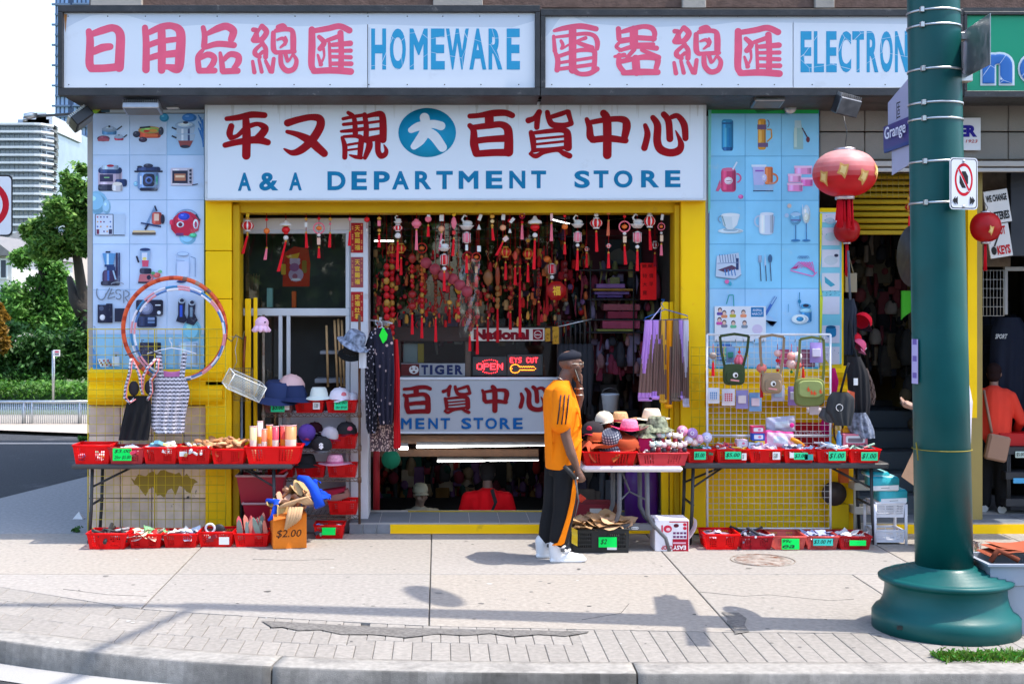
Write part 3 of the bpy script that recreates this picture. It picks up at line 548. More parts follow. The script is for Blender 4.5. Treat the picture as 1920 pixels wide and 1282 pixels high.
b=B(TEAL); b.lathe([(.001,0),(X(855,D2)-X(801,D2),0),(X(855,D2)-X(801,D2),.0012),(.001,.0012)],n=40); b.xf(Matrix.Translation(P(801,249,D2-.0075))@ Matrix.Diagonal((1,1,46/54,1))@ Matrix.Rotation(rad(90),4,'X')); b.obj('emblem_disc',vinyl,A)
chars(A,[('大',765,212,838,285)],D2-.0093,c(226,230,236),.09)
ltr=[('A',446,471),('&',486,522),('A',542,566),('D',614,648),('E',659,688),('P',701,731),('A',735,767),('R',778,809),('T',818,849),('M',860,897),('E',911,942),('N',955,985),('T',996,1024),('S',1077,1106),('T',1113,1141),('O',1151,1186),('R',1202,1236),('E',1247,1276)]
chars(A,[(ch,x0,(324 if i<3 else 322)-i*.15,x1,358-i*.4)for i,(ch,x0,x1)in enumerate(ltr)],D2-.0079,c(18,118,160),.035,vinyl,'letter')
# cable runs under the fascia
for pts,lab in(([(430,183),(560,192),(620,190),(800,184),(1000,190),(1300,186)],'thin black cable sagging along the top of the department store sign'),([(262,185),(330,196),(382,192),(392,186)],'short black cable beside the left floodlight')):
    b=B((.02,.02,.02)); b.tube([P(x,y,12.58)for x,y in pts],.006,n=5); solo(b,'cable',matte,lab,'cable')
# floodlights
def flood(pp,sz,lab,tilt,D,col=(.42,.42,.43)):
    F_=thing('floodlight',lab,'floodlight',P(*pp)); w,h,d=sz; WP[F_.name]=(0,0,0)
    b=B(col); b.bbox(-w/2,-d,-h/2,w/2,0,h/2,.008); m_=b.obj('housing',metal,F_)
    f=B((.55,.55,.56)); n_=int(w/.02)
    for i in range(n_):f.box(-w/2+i*w/n_,-d*.9,h/2,-w/2+i*w/n_+.006,-.01,h/2+.03)
    f.obj('cooling_fins',metal,F_)
    g_=B((.14,.14,.13)); g_.box(-w/2+.02,-d+.02,-h/2-.004,w/2-.02,-.02,-h/2-.001); g_.obj('lens',plastic,F_)
    k=B((.1,.1,.1)); k.tube([(0,-.02,.0),(0,.1,.06),(0,.2,.1)],.012); k.obj('bracket',blackm,F_); F_.rotation_euler=tilt; return F_
flood((272,211,12.5),(.34,.06,.2),'grey finned floodlight over the left appliance poster',(rad(-12),0,0),12.6)
flood((1434,199,12.5),(.28,.05,.2),'small finned floodlight on the green top of the right poster',(rad(-12),0,0),12.6,(.3,.3,.3))
flood((150,232,12.6),(.2,.1,.24),'black floodlight tilted off the building corner at far left',(rad(-15),rad(-38),rad(30)),12.65,(.05,.05,.05))
flood((1581,197,12.3),(.22,.16,.12),'boxy grey floodlight hanging above the big pink lantern',(rad(20),rad(10),rad(15)),12.15,(.16,.17,.19))
T_=thing('security_lamp_arm','thin grey lamp arm sticking out left of the building corner','lamp arm',P(167,214,12.75))
b=B((.12,.12,.12)); b.tube([P(168,212,12.75),P(66,218,12.6)],.014); b.obj('arm',blackm,T_); b=B((.5,.52,.53)); b.tube([P(70,216,12.6),P(58,217,12.58),P(45,219,12.57)],[.02,.035,.03],n=10); b.cyl(P(47,220,12.57),P(47,228,12.57),.022); b.obj('lamp_head',metal,T_)
J=B((.5,.5,.5)); J.bbox(X(313,12.7),12.66,Z(205,12.7),X(336,12.7),12.74,Z(187,12.7),.006); solo(J,'junction_box',metal,'square grey junction box beside the left floodlight','junction box')
J=B((.45,.46,.47)); J.lathe([(.001,-.03),(.055,-.03),(.055,.03),(.001,.03)],(0,0,0),20); J.xf(Matrix.Translation(P(1481,203,12.7))@ Matrix.Rotation(rad(90),4,'X')); solo(J,'junction_box',metal,'round grey junction box beside the right floodlight','junction box')
# ================= product posters =================
def hue(b_,f=1.):return c(*[min(255,q*f)for q in b_])
K=c(38,40,66); SIL=c(170,190,215); DB=c(40,60,110); MR=c(175,30,60); WHT=c(225,235,250)
DP=12.755
PL=thing('appliance_poster','pale blue tiled poster of kitchen appliances covering the left pier','poster',P(278,690,DP))
xs_=[174,243,313,383]; ys_=[213,291,375,458,543,627,692]
for i in range(3):
    for j in range(6):
        k=R.uniform(.97,1.03); cc=(200*k,220*k,min(252,248*k))if j>0 or i!=2 else(170,205,240)
        if j==5:cc=(150,205,240)
        B(c(*cc)).bbox(X(xs_[i],DP)+.002,DP,Z(ys_[j+1],DP)+.002,X(xs_[i+1],DP)-.002,12.779,Z(ys_[j],DP)-.002,.001).obj('tile',posterm,PL)
B(c(130,190,225)).box(X(174,DP),DP+.006,Z(692,DP),X(383,DP),12.779,Z(213,DP)).obj('backing',posterm,PL)
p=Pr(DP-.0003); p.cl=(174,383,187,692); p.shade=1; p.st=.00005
p.poly([(174,212),(174,188),(198,188),(190,205),(180,214)][::-1],c(150,200,60)); p.ell(183,202,7,6,c(225,205,60))
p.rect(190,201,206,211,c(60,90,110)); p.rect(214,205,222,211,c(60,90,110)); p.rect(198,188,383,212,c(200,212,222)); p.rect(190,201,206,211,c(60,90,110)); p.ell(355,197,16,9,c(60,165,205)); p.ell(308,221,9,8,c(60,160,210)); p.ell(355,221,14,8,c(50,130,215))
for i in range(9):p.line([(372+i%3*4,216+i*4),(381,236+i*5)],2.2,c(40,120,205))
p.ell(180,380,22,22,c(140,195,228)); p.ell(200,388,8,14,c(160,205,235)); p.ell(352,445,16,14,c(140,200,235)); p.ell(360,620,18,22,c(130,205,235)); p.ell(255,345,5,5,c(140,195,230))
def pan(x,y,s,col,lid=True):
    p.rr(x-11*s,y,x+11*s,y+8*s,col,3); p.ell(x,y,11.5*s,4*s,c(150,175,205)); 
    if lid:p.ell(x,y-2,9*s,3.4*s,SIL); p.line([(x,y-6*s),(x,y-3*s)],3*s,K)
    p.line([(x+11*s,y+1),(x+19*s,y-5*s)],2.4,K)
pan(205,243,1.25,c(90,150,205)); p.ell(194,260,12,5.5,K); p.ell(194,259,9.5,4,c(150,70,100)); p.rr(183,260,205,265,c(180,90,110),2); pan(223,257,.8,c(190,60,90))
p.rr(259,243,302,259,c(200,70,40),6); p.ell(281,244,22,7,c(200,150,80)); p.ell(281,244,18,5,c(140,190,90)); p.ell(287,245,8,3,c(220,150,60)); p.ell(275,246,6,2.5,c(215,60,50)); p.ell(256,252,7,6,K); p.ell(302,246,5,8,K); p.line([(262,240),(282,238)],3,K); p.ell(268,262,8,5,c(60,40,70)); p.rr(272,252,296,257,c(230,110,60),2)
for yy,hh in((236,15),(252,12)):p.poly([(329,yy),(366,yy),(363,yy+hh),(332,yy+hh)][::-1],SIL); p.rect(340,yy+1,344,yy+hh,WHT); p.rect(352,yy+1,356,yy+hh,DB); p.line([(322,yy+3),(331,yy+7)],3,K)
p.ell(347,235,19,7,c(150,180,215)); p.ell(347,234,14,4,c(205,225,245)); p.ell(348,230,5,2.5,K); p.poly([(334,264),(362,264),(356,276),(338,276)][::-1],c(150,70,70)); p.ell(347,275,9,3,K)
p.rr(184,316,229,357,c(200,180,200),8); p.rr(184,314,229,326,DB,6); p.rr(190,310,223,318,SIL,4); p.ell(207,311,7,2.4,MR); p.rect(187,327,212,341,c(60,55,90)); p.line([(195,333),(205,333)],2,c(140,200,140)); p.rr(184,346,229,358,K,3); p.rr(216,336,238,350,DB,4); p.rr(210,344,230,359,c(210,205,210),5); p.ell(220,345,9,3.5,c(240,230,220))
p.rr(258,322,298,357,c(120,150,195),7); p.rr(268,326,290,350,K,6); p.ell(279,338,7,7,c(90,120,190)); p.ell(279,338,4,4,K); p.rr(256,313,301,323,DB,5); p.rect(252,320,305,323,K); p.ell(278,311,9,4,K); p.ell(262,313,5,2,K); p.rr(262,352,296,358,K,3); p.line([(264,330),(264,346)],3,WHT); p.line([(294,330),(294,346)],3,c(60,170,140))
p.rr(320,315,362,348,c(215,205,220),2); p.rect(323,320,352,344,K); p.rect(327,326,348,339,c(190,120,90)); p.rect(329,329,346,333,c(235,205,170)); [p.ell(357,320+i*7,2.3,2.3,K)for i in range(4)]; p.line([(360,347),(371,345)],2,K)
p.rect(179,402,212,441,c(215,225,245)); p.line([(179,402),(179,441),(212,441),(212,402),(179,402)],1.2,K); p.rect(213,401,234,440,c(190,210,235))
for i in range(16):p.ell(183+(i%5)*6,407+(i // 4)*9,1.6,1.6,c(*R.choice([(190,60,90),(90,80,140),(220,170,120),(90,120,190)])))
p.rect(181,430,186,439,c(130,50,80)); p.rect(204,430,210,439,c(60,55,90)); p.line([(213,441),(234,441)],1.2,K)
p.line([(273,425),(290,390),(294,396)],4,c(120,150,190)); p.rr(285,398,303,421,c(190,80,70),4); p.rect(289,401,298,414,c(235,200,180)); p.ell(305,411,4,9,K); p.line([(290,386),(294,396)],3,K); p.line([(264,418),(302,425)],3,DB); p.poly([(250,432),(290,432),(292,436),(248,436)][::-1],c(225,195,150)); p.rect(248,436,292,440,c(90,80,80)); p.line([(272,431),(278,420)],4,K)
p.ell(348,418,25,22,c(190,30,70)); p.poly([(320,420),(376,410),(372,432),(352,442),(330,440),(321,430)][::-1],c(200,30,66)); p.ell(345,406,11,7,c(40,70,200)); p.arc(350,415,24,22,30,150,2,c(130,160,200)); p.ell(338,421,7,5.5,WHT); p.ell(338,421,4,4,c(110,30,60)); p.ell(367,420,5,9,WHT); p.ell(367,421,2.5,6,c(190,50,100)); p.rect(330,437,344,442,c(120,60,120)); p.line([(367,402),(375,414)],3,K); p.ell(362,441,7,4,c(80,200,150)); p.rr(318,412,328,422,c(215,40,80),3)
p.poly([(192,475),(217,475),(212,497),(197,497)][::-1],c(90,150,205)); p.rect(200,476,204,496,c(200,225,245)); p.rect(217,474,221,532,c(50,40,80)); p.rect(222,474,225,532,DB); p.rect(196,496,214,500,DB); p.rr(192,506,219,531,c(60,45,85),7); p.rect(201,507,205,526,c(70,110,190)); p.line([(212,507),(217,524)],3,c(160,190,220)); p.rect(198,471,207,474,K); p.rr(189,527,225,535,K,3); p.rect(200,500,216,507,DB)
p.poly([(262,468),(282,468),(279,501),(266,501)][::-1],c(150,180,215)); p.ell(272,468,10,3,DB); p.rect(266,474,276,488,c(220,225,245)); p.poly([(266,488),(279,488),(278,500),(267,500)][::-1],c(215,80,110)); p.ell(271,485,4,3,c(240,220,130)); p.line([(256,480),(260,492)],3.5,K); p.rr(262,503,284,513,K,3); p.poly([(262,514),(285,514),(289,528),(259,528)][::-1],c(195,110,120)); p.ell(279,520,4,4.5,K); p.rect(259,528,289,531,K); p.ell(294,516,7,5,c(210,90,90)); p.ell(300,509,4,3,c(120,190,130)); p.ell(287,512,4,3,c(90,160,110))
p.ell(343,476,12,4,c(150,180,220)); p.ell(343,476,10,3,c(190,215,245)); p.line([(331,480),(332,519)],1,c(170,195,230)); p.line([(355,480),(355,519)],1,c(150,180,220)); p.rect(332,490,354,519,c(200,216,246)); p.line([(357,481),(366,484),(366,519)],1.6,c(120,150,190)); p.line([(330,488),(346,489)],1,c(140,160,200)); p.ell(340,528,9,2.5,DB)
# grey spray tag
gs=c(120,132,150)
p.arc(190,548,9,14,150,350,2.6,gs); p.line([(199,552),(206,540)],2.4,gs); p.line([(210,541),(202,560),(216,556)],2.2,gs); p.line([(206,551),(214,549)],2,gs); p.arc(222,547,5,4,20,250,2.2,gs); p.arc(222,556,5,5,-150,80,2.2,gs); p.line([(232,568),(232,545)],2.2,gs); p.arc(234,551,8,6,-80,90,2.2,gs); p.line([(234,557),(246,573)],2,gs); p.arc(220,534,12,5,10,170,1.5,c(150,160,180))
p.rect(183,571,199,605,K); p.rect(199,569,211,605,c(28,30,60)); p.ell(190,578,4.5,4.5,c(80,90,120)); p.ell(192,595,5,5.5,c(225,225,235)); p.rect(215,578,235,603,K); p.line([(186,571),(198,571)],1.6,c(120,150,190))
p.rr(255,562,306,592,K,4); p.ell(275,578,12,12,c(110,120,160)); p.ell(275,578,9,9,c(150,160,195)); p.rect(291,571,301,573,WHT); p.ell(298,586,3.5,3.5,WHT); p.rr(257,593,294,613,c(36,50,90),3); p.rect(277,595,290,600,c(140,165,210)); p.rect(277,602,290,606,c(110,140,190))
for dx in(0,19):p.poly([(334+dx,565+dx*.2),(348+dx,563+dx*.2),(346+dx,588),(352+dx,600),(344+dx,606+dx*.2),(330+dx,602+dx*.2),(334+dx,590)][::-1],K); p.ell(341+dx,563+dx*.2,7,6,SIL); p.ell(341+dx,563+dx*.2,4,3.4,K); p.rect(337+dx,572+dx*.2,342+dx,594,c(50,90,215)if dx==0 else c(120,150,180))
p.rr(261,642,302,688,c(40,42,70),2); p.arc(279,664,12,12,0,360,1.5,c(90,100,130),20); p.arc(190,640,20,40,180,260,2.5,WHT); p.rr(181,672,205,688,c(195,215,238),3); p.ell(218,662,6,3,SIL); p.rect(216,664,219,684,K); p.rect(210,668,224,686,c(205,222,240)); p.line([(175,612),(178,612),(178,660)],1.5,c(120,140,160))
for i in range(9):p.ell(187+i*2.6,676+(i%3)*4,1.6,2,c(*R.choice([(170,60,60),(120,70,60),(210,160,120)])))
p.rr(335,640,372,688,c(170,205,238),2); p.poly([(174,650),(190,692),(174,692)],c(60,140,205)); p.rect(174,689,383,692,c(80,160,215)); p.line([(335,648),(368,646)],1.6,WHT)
p.obj('printed_pictures',posterm,PL)
# ---- right poster ----
PR=thing('homeware_poster','sky blue tiled poster of cups, bottles and cutlery on the right pier','poster',P(1430,690,DP))
xs_=[1330,1397,1465,1535]; ys_=[213,293,376,458,541,628,692]
for i in range(3):
    for j in range(6):
        k=R.uniform(.97,1.03); B(c(138*k+(20 if j>3 else 0),208*k,min(250,243*k))).bbox(X(xs_[i],DP)+.002,DP,Z(ys_[j+1],DP)+.002,X(xs_[i+1],DP)-.002,12.779,Z(ys_[j],DP)-.002,.001).obj('tile',posterm,PR)
B(c(80,160,205)).box(X(1329,DP),DP+.006,Z(692,DP),X(1536,DP),12.779,Z(190,DP)).obj('backing',posterm,PR)
p=Pr(DP-.0003); p.cl=(1328,1536,189,692); p.shade=1; p.st=.00005
p.rect(1328,190,1535,213,c(30,180,90)); p.poly([(1328,190),(1334,190),(1332,390),(1328,400)],c(120,205,190)); p.poly([(1400,190),(1475,190),(1470,206),(1420,212)][::-1],c(20,120,70)); p.rect(1327,400,1330,690,c(90,100,150))
p.rr(1353,224,1375,282,c(30,140,195),5); p.rect(1354,230,1374,233,c(20,90,150)); p.rect(1358,240,1362,276,c(90,190,230)); p.rr(1355,276,1374,283,c(20,90,150),3); p.rect(1366,240,1369,274,c(20,120,180))
p.rr(1421,223,1436,281,c(215,150,40),4); p.rect(1420,234,1437,243,c(110,80,120)); p.rect(1421,268,1440,276,c(110,80,120)); p.line([(1438,243),(1446,243),(1447,258),(1438,266)],2.6,c(215,150,40)); p.arc(1436,232,6,8,-60,60,1.6,c(110,80,120)); p.rect(1425,245,1428,266,c(240,190,90))
p.poly([(1491,226),(1501,226),(1506,250),(1506,280),(1488,280),(1488,250)][::-1],c(150,190,190)); p.rect(1489,240,1494,276,c(190,215,205)); p.line([(1504,240),(1516,262)],2.4,c(70,40,60)); p.ell(1515,262,3.5,5.5,c(110,30,50)); p.rect(1490,226,1502,240,c(180,210,215))
p.rr(1352,317,1380,360,c(205,60,110),6); p.ell(1366,318,13,3.5,c(225,110,150)); p.ell(1366,339,8,7,c(235,215,225)); p.arc(1381,334,8,8,-80,90,3,c(215,90,140)); p.line([(1374,318),(1382,304)],3,WHT); p.poly([(1342,358),(1350,337),(1353,350),(1347,359)][::-1],c(220,100,140)); p.line([(1362,339),(1371,339)],1.2,c(150,60,100)); p.ell(1389,369,5,4,c(220,100,170))
p.poly([(1411,311),(1435,311),(1432,358),(1414,358)][::-1],c(190,190,235)); p.rect(1409,309,1437,313,c(225,235,250)); p.rr(1434,313,1449,346,c(230,120,60),3); p.arc(1448,335,10,9,-90,90,3.4,c(230,120,70)); p.rect(1414,347,1450,357,c(150,195,230)); p.line([(1412,358),(1450,358)],1.8,DB); p.ell(1433,334,5,8,c(210,205,240)); p.rect(1416,319,1432,322,c(150,90,190))
for(a,b2,s_,q)in((1490,311,32,(235,150,200)),(1502,333,22,(225,110,180)),(1478,326,24,(240,165,210)),(1477,343,28,(238,150,205))):p.rr(a,b2,a+s_,b2+16,c(*q),2); p.rect(a-1,b2,a+s_+1,b2+4,c(246,200,228))
p.ell(1370,433,24,5,c(205,222,232)); p.ell(1370,431,14,3,c(150,180,200)); p.poly([(1352,403),(1387,403),(1382,422),(1374,430),(1364,430),(1356,422)][::-1],c(205,220,228)); p.ell(1370,403,17.5,3.5,c(228,236,240)); p.arc(1352,411,5,6,90,270,2,c(130,160,190)); p.poly([(1372,405),(1387,404),(1382,421),(1374,428)][::-1],c(222,232,238)); p.line([(1354,405),(1360,424)],2,c(120,160,170))
p.rr(1423,400,1451,440,c(205,220,240),8); p.ell(1438,401,13,3,c(222,232,245)); p.arc(1424,415,9,10,90,270,3,c(190,210,235)); p.line([(1452,405),(1450,434)],1.6,c(150,180,220))
p.ell(1492,409,11,13,c(110,175,215)); p.ell(1492,402,10,3.5,c(170,205,235)); p.line([(1492,422),(1492,450)],1.6,c(50,110,170)); p.ell(1492,451,9,2.4,c(60,130,190)); p.rect(1483,412,1502,414,c(100,70,150)); p.ell(1512,402,7.5,18,c(190,215,230)); p.line([(1512,418),(1512,449)],1.6,c(60,120,180)); p.ell(1512,451,8,2.2,c(60,130,190)); p.ell(1480,386,4,4,c(220,200,190)); p.ell(1475,404,4,4,c(180,205,235)); p.ell(1512,408,5,9,c(215,225,215)); p.line([(1505,384),(1504,402)],1,WHT)
p.poly([(1344,480),(1385,474),(1390,515),(1378,523),(1342,518)][::-1],c(190,205,225)); [p.line([(1349+i*5,477),(1351+i*5,492)],1.4,c(90,120,160))for i in range(7)]; p.poly([(1346,506),(1372,497),(1384,503),(1360,511)][::-1],c(90,60,90)); [p.line([(1359+i*6,505),(1361+i*6,517)],2,c(60,120,190))for i in range(4)]; p.rect(1380,484,1385,506,DB); p.line([(1343,519),(1378,523),(1390,515)],1.4,c(120,140,170)); p.line([(1345,494),(1386,492)],1.4,c(120,140,180)); p.ell(1363,528,4,4,c(230,110,170)); p.ell(1369,532,3,4,c(60,170,200))
for xx,hh in((1425,8),(1435,3),(1444,8)):p.line([(xx,492),(xx+2,527)],1.8,c(70,90,120)); 
p.rect(1422,479,1428,492,c(140,160,190)); p.line([(1425,478),(1425,488)],1,c(180,200,230)); p.ell(1444,485,4,8,c(60,100,140)); p.poly([(1434,474),(1437,496),(1433,500)],c(180,205,230))
for i in range(6):p.line([(1484+i*6,505-i),(1498+i*5,491),(1528,510+i)],1.5,c(225,110,185)); p.arc(1499+i*3,485,3,5,0,180,1.1,c(90,140,190))
p.poly([(1482,504),(1498,497),(1494,504)],c(190,40,120)); p.line([(1482,507),(1524,518),(1532,510)],2,c(230,120,190))
p.line([(1362,570),(1367,553),(1375,553),(1376,575)],2,c(60,160,170)); p.line([(1455,556),(1435,590)],5,c(60,110,190)); p.line([(1455,556),(1446,570)],3,c(150,190,225)); p.poly([(1434,592),(1446,593),(1457,606),(1447,610),(1434,602)][::-1],c(160,200,235)); p.poly([(1434,600),(1446,611),(1457,603),(1449,612)][::-1],DB)
p.line([(1499,548),(1499,574)],1.6,c(30,130,175)); p.ell(1499,565,3,4,c(30,130,175)); p.rr(1501,578,1522,604,c(50,140,200),4); p.ell(1511,574,10,5,c(70,160,210)); p.ell(1511,573,6,3,K); p.ell(1511,582,12,4,c(150,210,235)); p.ell(1500,598,16,9,c(225,240,248)); p.ell(1500,598,7,4.5,c(30,140,195)); p.line([(1478,570),(1478,585)],1.2,c(60,150,200))
p.rr(1345,645,1372,676,c(60,110,190),2); p.rr(1357,650,1371,676,c(40,150,110),2); p.rr(1460,655,1482,690,c(190,70,110),2); p.ell(1420,640,9,5,c(150,200,235)); p.rr(1500,655,1528,688,c(120,60,80),2); p.rect(1330,688,1535,692,c(60,160,200))
p.obj('printed_pictures',posterm,PR)
# narrow side strip
PS=thing('side_strip_poster','narrow strip of white picture tiles edged in yellow beside the homeware poster','poster',P(1557,692,DP)); 
B(c(125,198,215)).box(X(1537,DP),DP,Z(692,DP),X(1578,DP),12.785,Z(398,DP)).obj('backing',posterm,PS)
for i,yy in enumerate((384,427,468,512,556,610,650)):
    B(c(*(208+R.uniform(-6,6),)*2,222)).bbox(X(1541,DP),DP-.004,Z(min(yy+33,690),DP),X(1574,DP),DP-.001,Z(max(yy,400),DP),.001).obj('tile',posterm,PS)
p=Pr(DP-.0045); 
p.poly([(1537,400),(1542,400),(1540,480),(1537,520)],c(225,215,40)); p.poly([(1537,520),(1543,560),(1540,640),(1537,650)],c(205,215,50)); p.poly([(1537,660),(1556,684),(1578,682),(1578,692),(1537,692)][::-1],c(215,190,20))
p.ell(1556,414,9,6,c(170,190,205)); p.ell(1558,488,13,9,c(190,200,208)); p.ell(1568,479,4,3,K); p.poly([(1546,518),(1566,534),(1558,538),(1547,530)],c(60,160,185)); p.rr(1548,612,1568,632,c(30,120,170),6); p.ell(1558,613,9,3,c(20,80,120)); p.ell(1557,444,11,8,c(180,205,215))
for i in range(60):p.ell(R.uniform(1539,1577),R.choice([R.uniform(402,440),R.uniform(545,555),R.uniform(655,685)]),.8,.8,c(40,120,150),5)
p.obj('printed_pictures',posterm,PS)
# haircut leaflet taped on the right poster
LF=thing('haircut_leaflet','white ANIMAL HAIRCUT leaflet with little coloured heads under the homeware poster','leaflet',P(1386,640,12.74))
B(c(228,230,236)).bbox(X(1340,12.74),12.738,Z(640,12.74),X(1436,12.74),12.745,Z(574,12.74),.001).obj('sheet',paper,LF)
p=Pr(12.7375); p.rect(1408,576,1432,594,c(20,120,180)); p.ell(1420,617,10,9,c(215,200,225))
for i,(xx,yy,q)in enumerate(((1350,584,(100,80,160)),(1358,589,(220,140,100)),(1374,588,(190,180,60)),(1394,588,(235,150,110)),(1349,602,(210,90,170)),(1358,607,(130,130,150)),(1375,608,(110,190,150)),(1396,608,(130,145,160)))):p.ell(xx,yy-3,4,4.6,c(90,70,80)); p.rr(xx-6,yy+1,xx+6,yy+7,c(*q),2.4); p.ell(xx,yy-1.6,3,3.4,c(230,190,170))
p.obj('printed_heads',paper,LF)
b=B(); tpx(b,'ANIMAL',1411,579,1429,584,12.735,WHT,.0005,.01,2); tpx(b,'HAIRCUT',1410,586,1430,591,12.735,WHT,.0005,.01,2); b.obj('lettering',paper,LF)
# ================= shop window booth, left of the entrance =================
DW=13.05
ALU=c(196,198,202)
def pxbox(b,x0,y0,x1,y1,D,D1,col=None,e=.004):return b.bbox(X(x0,D),D,Z(y1,D),X(x1,D),D1,Z(y0,D),e,col)
WB=thing('window_booth','white framed shop window booth at the left of the entrance','shop window',(X(570,DW),DW,.1))
for a in((449,409,690,431,(.62,.58,.55)),(449,431,690,438,ALU),(449,578,656,592,ALU)):pxbox(B(a[4]),*a[:4],DW,DW+.06).obj('frame_rail',paint,WB)
for a in((449,438,453,578),(648,438,656,578),(522,592,529,800),(537,592,544,800),(648,592,656,980)):pxbox(B(ALU),*a,DW+.002,DW+.05).obj('frame_post',paint,WB)
pxbox(B(c(205,205,210)),657,409,690,978,DW-.02,DW+.5).obj('side_panel',paint,WB)
pxbox(B(c(205,205,210)),530,770,690,978,DW+.3,DW+.34).obj('lower_panel',paint,WB)
b=B(); b.add([P(453,578,DW+.02),P(648,578,DW+.02),P(648,438,DW+.02),P(453,438,DW+.02)],[(0,1,2,3)]); b.obj('pane',glass,WB)
b=B(); b.add([P(453,800,DW+.03),P(526,800,DW+.03),P(526,592,DW+.03),P(453,592,DW+.03)],[(0,1,2,3)]); b.obj('pane',glass,WB)
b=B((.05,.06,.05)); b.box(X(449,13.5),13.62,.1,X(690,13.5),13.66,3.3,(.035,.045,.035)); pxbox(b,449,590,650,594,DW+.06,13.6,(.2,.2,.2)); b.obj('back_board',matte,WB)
pxbox(B((.28,.28,.3)),600,658,650,664,13.2,13.5).obj('inner_shelf',matte,WB); pxbox(B((.28,.28,.3)),590,710,650,718,13.2,13.5).obj('inner_shelf',matte,WB)
# items inside the window
b=B(c(150,110,70)); 
for i in range(15):b.cyl(P(462+i*1.5,560,13.3+(i%3)*.02),P(460+i*1.9,515+R.uniform(-3,3),13.3+(i%3)*.02),.006,.005,(.20*R.uniform(.7,1.3),.12,.06),5)
b.cyl(P(473,575,13.3),P(473,545,13.3),.07,.07,c(120,85,50)); solo(b,'bamboo_brush',straw,'bundle of short bamboo sticks standing inside the left shop window','brush')
b=B(c(150,190,180)); pxbox(b,500,540,511,576,13.15,13.22); solo(b,'slim_carton',paper,'slim pale green carton standing inside the left shop window','carton')
b=B(c(235,95,45)); pxbox(b,547,546,555,577,13.15,13.2); solo(b,'slim_carton',paper,'small orange carton standing inside the left shop window','carton')
NP=thing('new_year_poster','red diamond new year poster with a pale plump figure inside the left window','poster',P(556,537,DW+.035))
b=Pr(DW+.04); b.poly([(530,537),(580,537),(582,495),(578,466),(552,462),(532,475)][::-1],c(190,45,22)); b.poly([(536,480),(562,474),(558,486),(540,484)],c(230,165,40)); b.rr(527,495,536,515,c(215,160,50),2); b.rr(566,488,575,512,c(150,110,40),3)
b.ell(553,492,10,8,c(200,160,175)); b.ell(546,487,3,3,c(210,170,185)); b.ell(560,487,3,3,c(210,170,185)); b.ell(555,515,14,13,c(190,155,175)); b.ell(552,501,9,8,c(160,90,130)); b.ell(553,518,5,5,c(170,90,110)); b.poly([(545,526),(565,526),(562,522),(548,522)],c(225,215,215)); b.obj('printed_sheet',paper,NP)
for i,(ya,yb,txt)in enumerate(((418,474,'天官賜福'),(482,539,'天官賜福'),(547,603,'定福灶君'))):
    C_=thing('red_couplet',('topmost','middle','lowest')[i]+' red paper couplet with gold characters on the white window post','couplet',P(669,yb,DW-.03))
    pxbox(B(c(165,30,34)if i!=1 else c(150,70,75)),658,ya,681,yb,DW-.024,DW-.021,None,.001).obj('sheet',paper,C_)
    pr=Pr(DW-.0245); 
    for q in range(14):pr.ell(R.choice([661,678]),ya+4+q*3.7,1.8,1.8,c(190,120,90)if i else c(205,130,80),7)
    pr.obj('border_pattern',paper,C_)
    b=B()
    for k_,ch in enumerate(txt):tpx(b,ch,665,ya+5+k_*12,675,ya+15+k_*12,DW-.026,c(230,185,60),.001,.02,2)
    b.obj('characters',paper,C_)
# bamboo poles behind the lower window
for i,(xa,xb,yb)in enumerate(((615,612,610),(633,627,600),(640,634,598),(646,641,600))):
    b=B(c(176,138,92)); b.tube([P(xa,725-0,13.1),P((xa+xb)/2,660,13.12),P(xb,yb,13.14)],.012,n=7); solo(b,'bamboo_pole',wood,('single bamboo pole standing apart in the lower shop window','leftmost of three bamboo poles bunched by the white post','middle of three bamboo poles bunched by the white post','rightmost of three bamboo poles bunched by the white post')[i],'pole','bamboo poles in the lower window')
# octopus toy
O=thing('octopus_toy','pale pink plush octopus perched on the yellow door post','toy',P(489,615,12.6))
b=B(c(238,190,215)); b.ball(P(491,606,12.6),.065,.06,.065,n=16,m=10)
b.obj('head',knit,O); b=B(c(238,195,222))
for i in range(8):a=i*math.pi/4; q=P(490,612,12.6); b.tube([q,(q[0]+.05*math.cos(a),q[1]+.05*math.sin(a),q[2]-.02),(q[0]+.085*math.cos(a),q[1]+.08*math.sin(a),q[2]-.045)],[.035,.03,.014],n=7)
b.obj('tentacles',knit,O); b=B((.02,.02,.05)); b.ball(P(497,604,12.545),.008,n=8); b.obj('eye',plastic,O)
# ================= inner window wall =================
DI=13.62; BR=c(60,42,36)
IW=thing('inner_window','dark brown framed inner shop window above the sunken stair','shop window',(X(860,DI),DI,.3))
for a in((690,612,1050,640),(690,640,752,704),(690,815,1052,832),(690,842,1010,856)):pxbox(B(BR if a[1]<800 else c(92,62,40)),*a,DI,DI+.08).obj('transom',wood,IW)
for a in((872,640,883,706),(1045,590,1052,835)):pxbox(B(c(88,72,62)),*a,DI-.01,DI+.07).obj('mullion',wood,IW)
for a in((700,404,1045,612),(752,640,872,704),(883,640,1045,706)):
    b=B(); b.add([P(a[0],a[3],DI+.03),P(a[2],a[3],DI+.03),P(a[2],a[1],DI+.03),P(a[0],a[1],DI+.03)],[(0,1,2,3)]); b.obj('pane',glass,IW)
pxbox(B(c(150,160,160)),755,644,794,680,DI+.1,DI+.14).obj('inner_card',paper,IW); pxbox(B(c(170,140,40)),783,644,795,680,DI+.08,DI+.095).obj('inner_card',paper,IW)
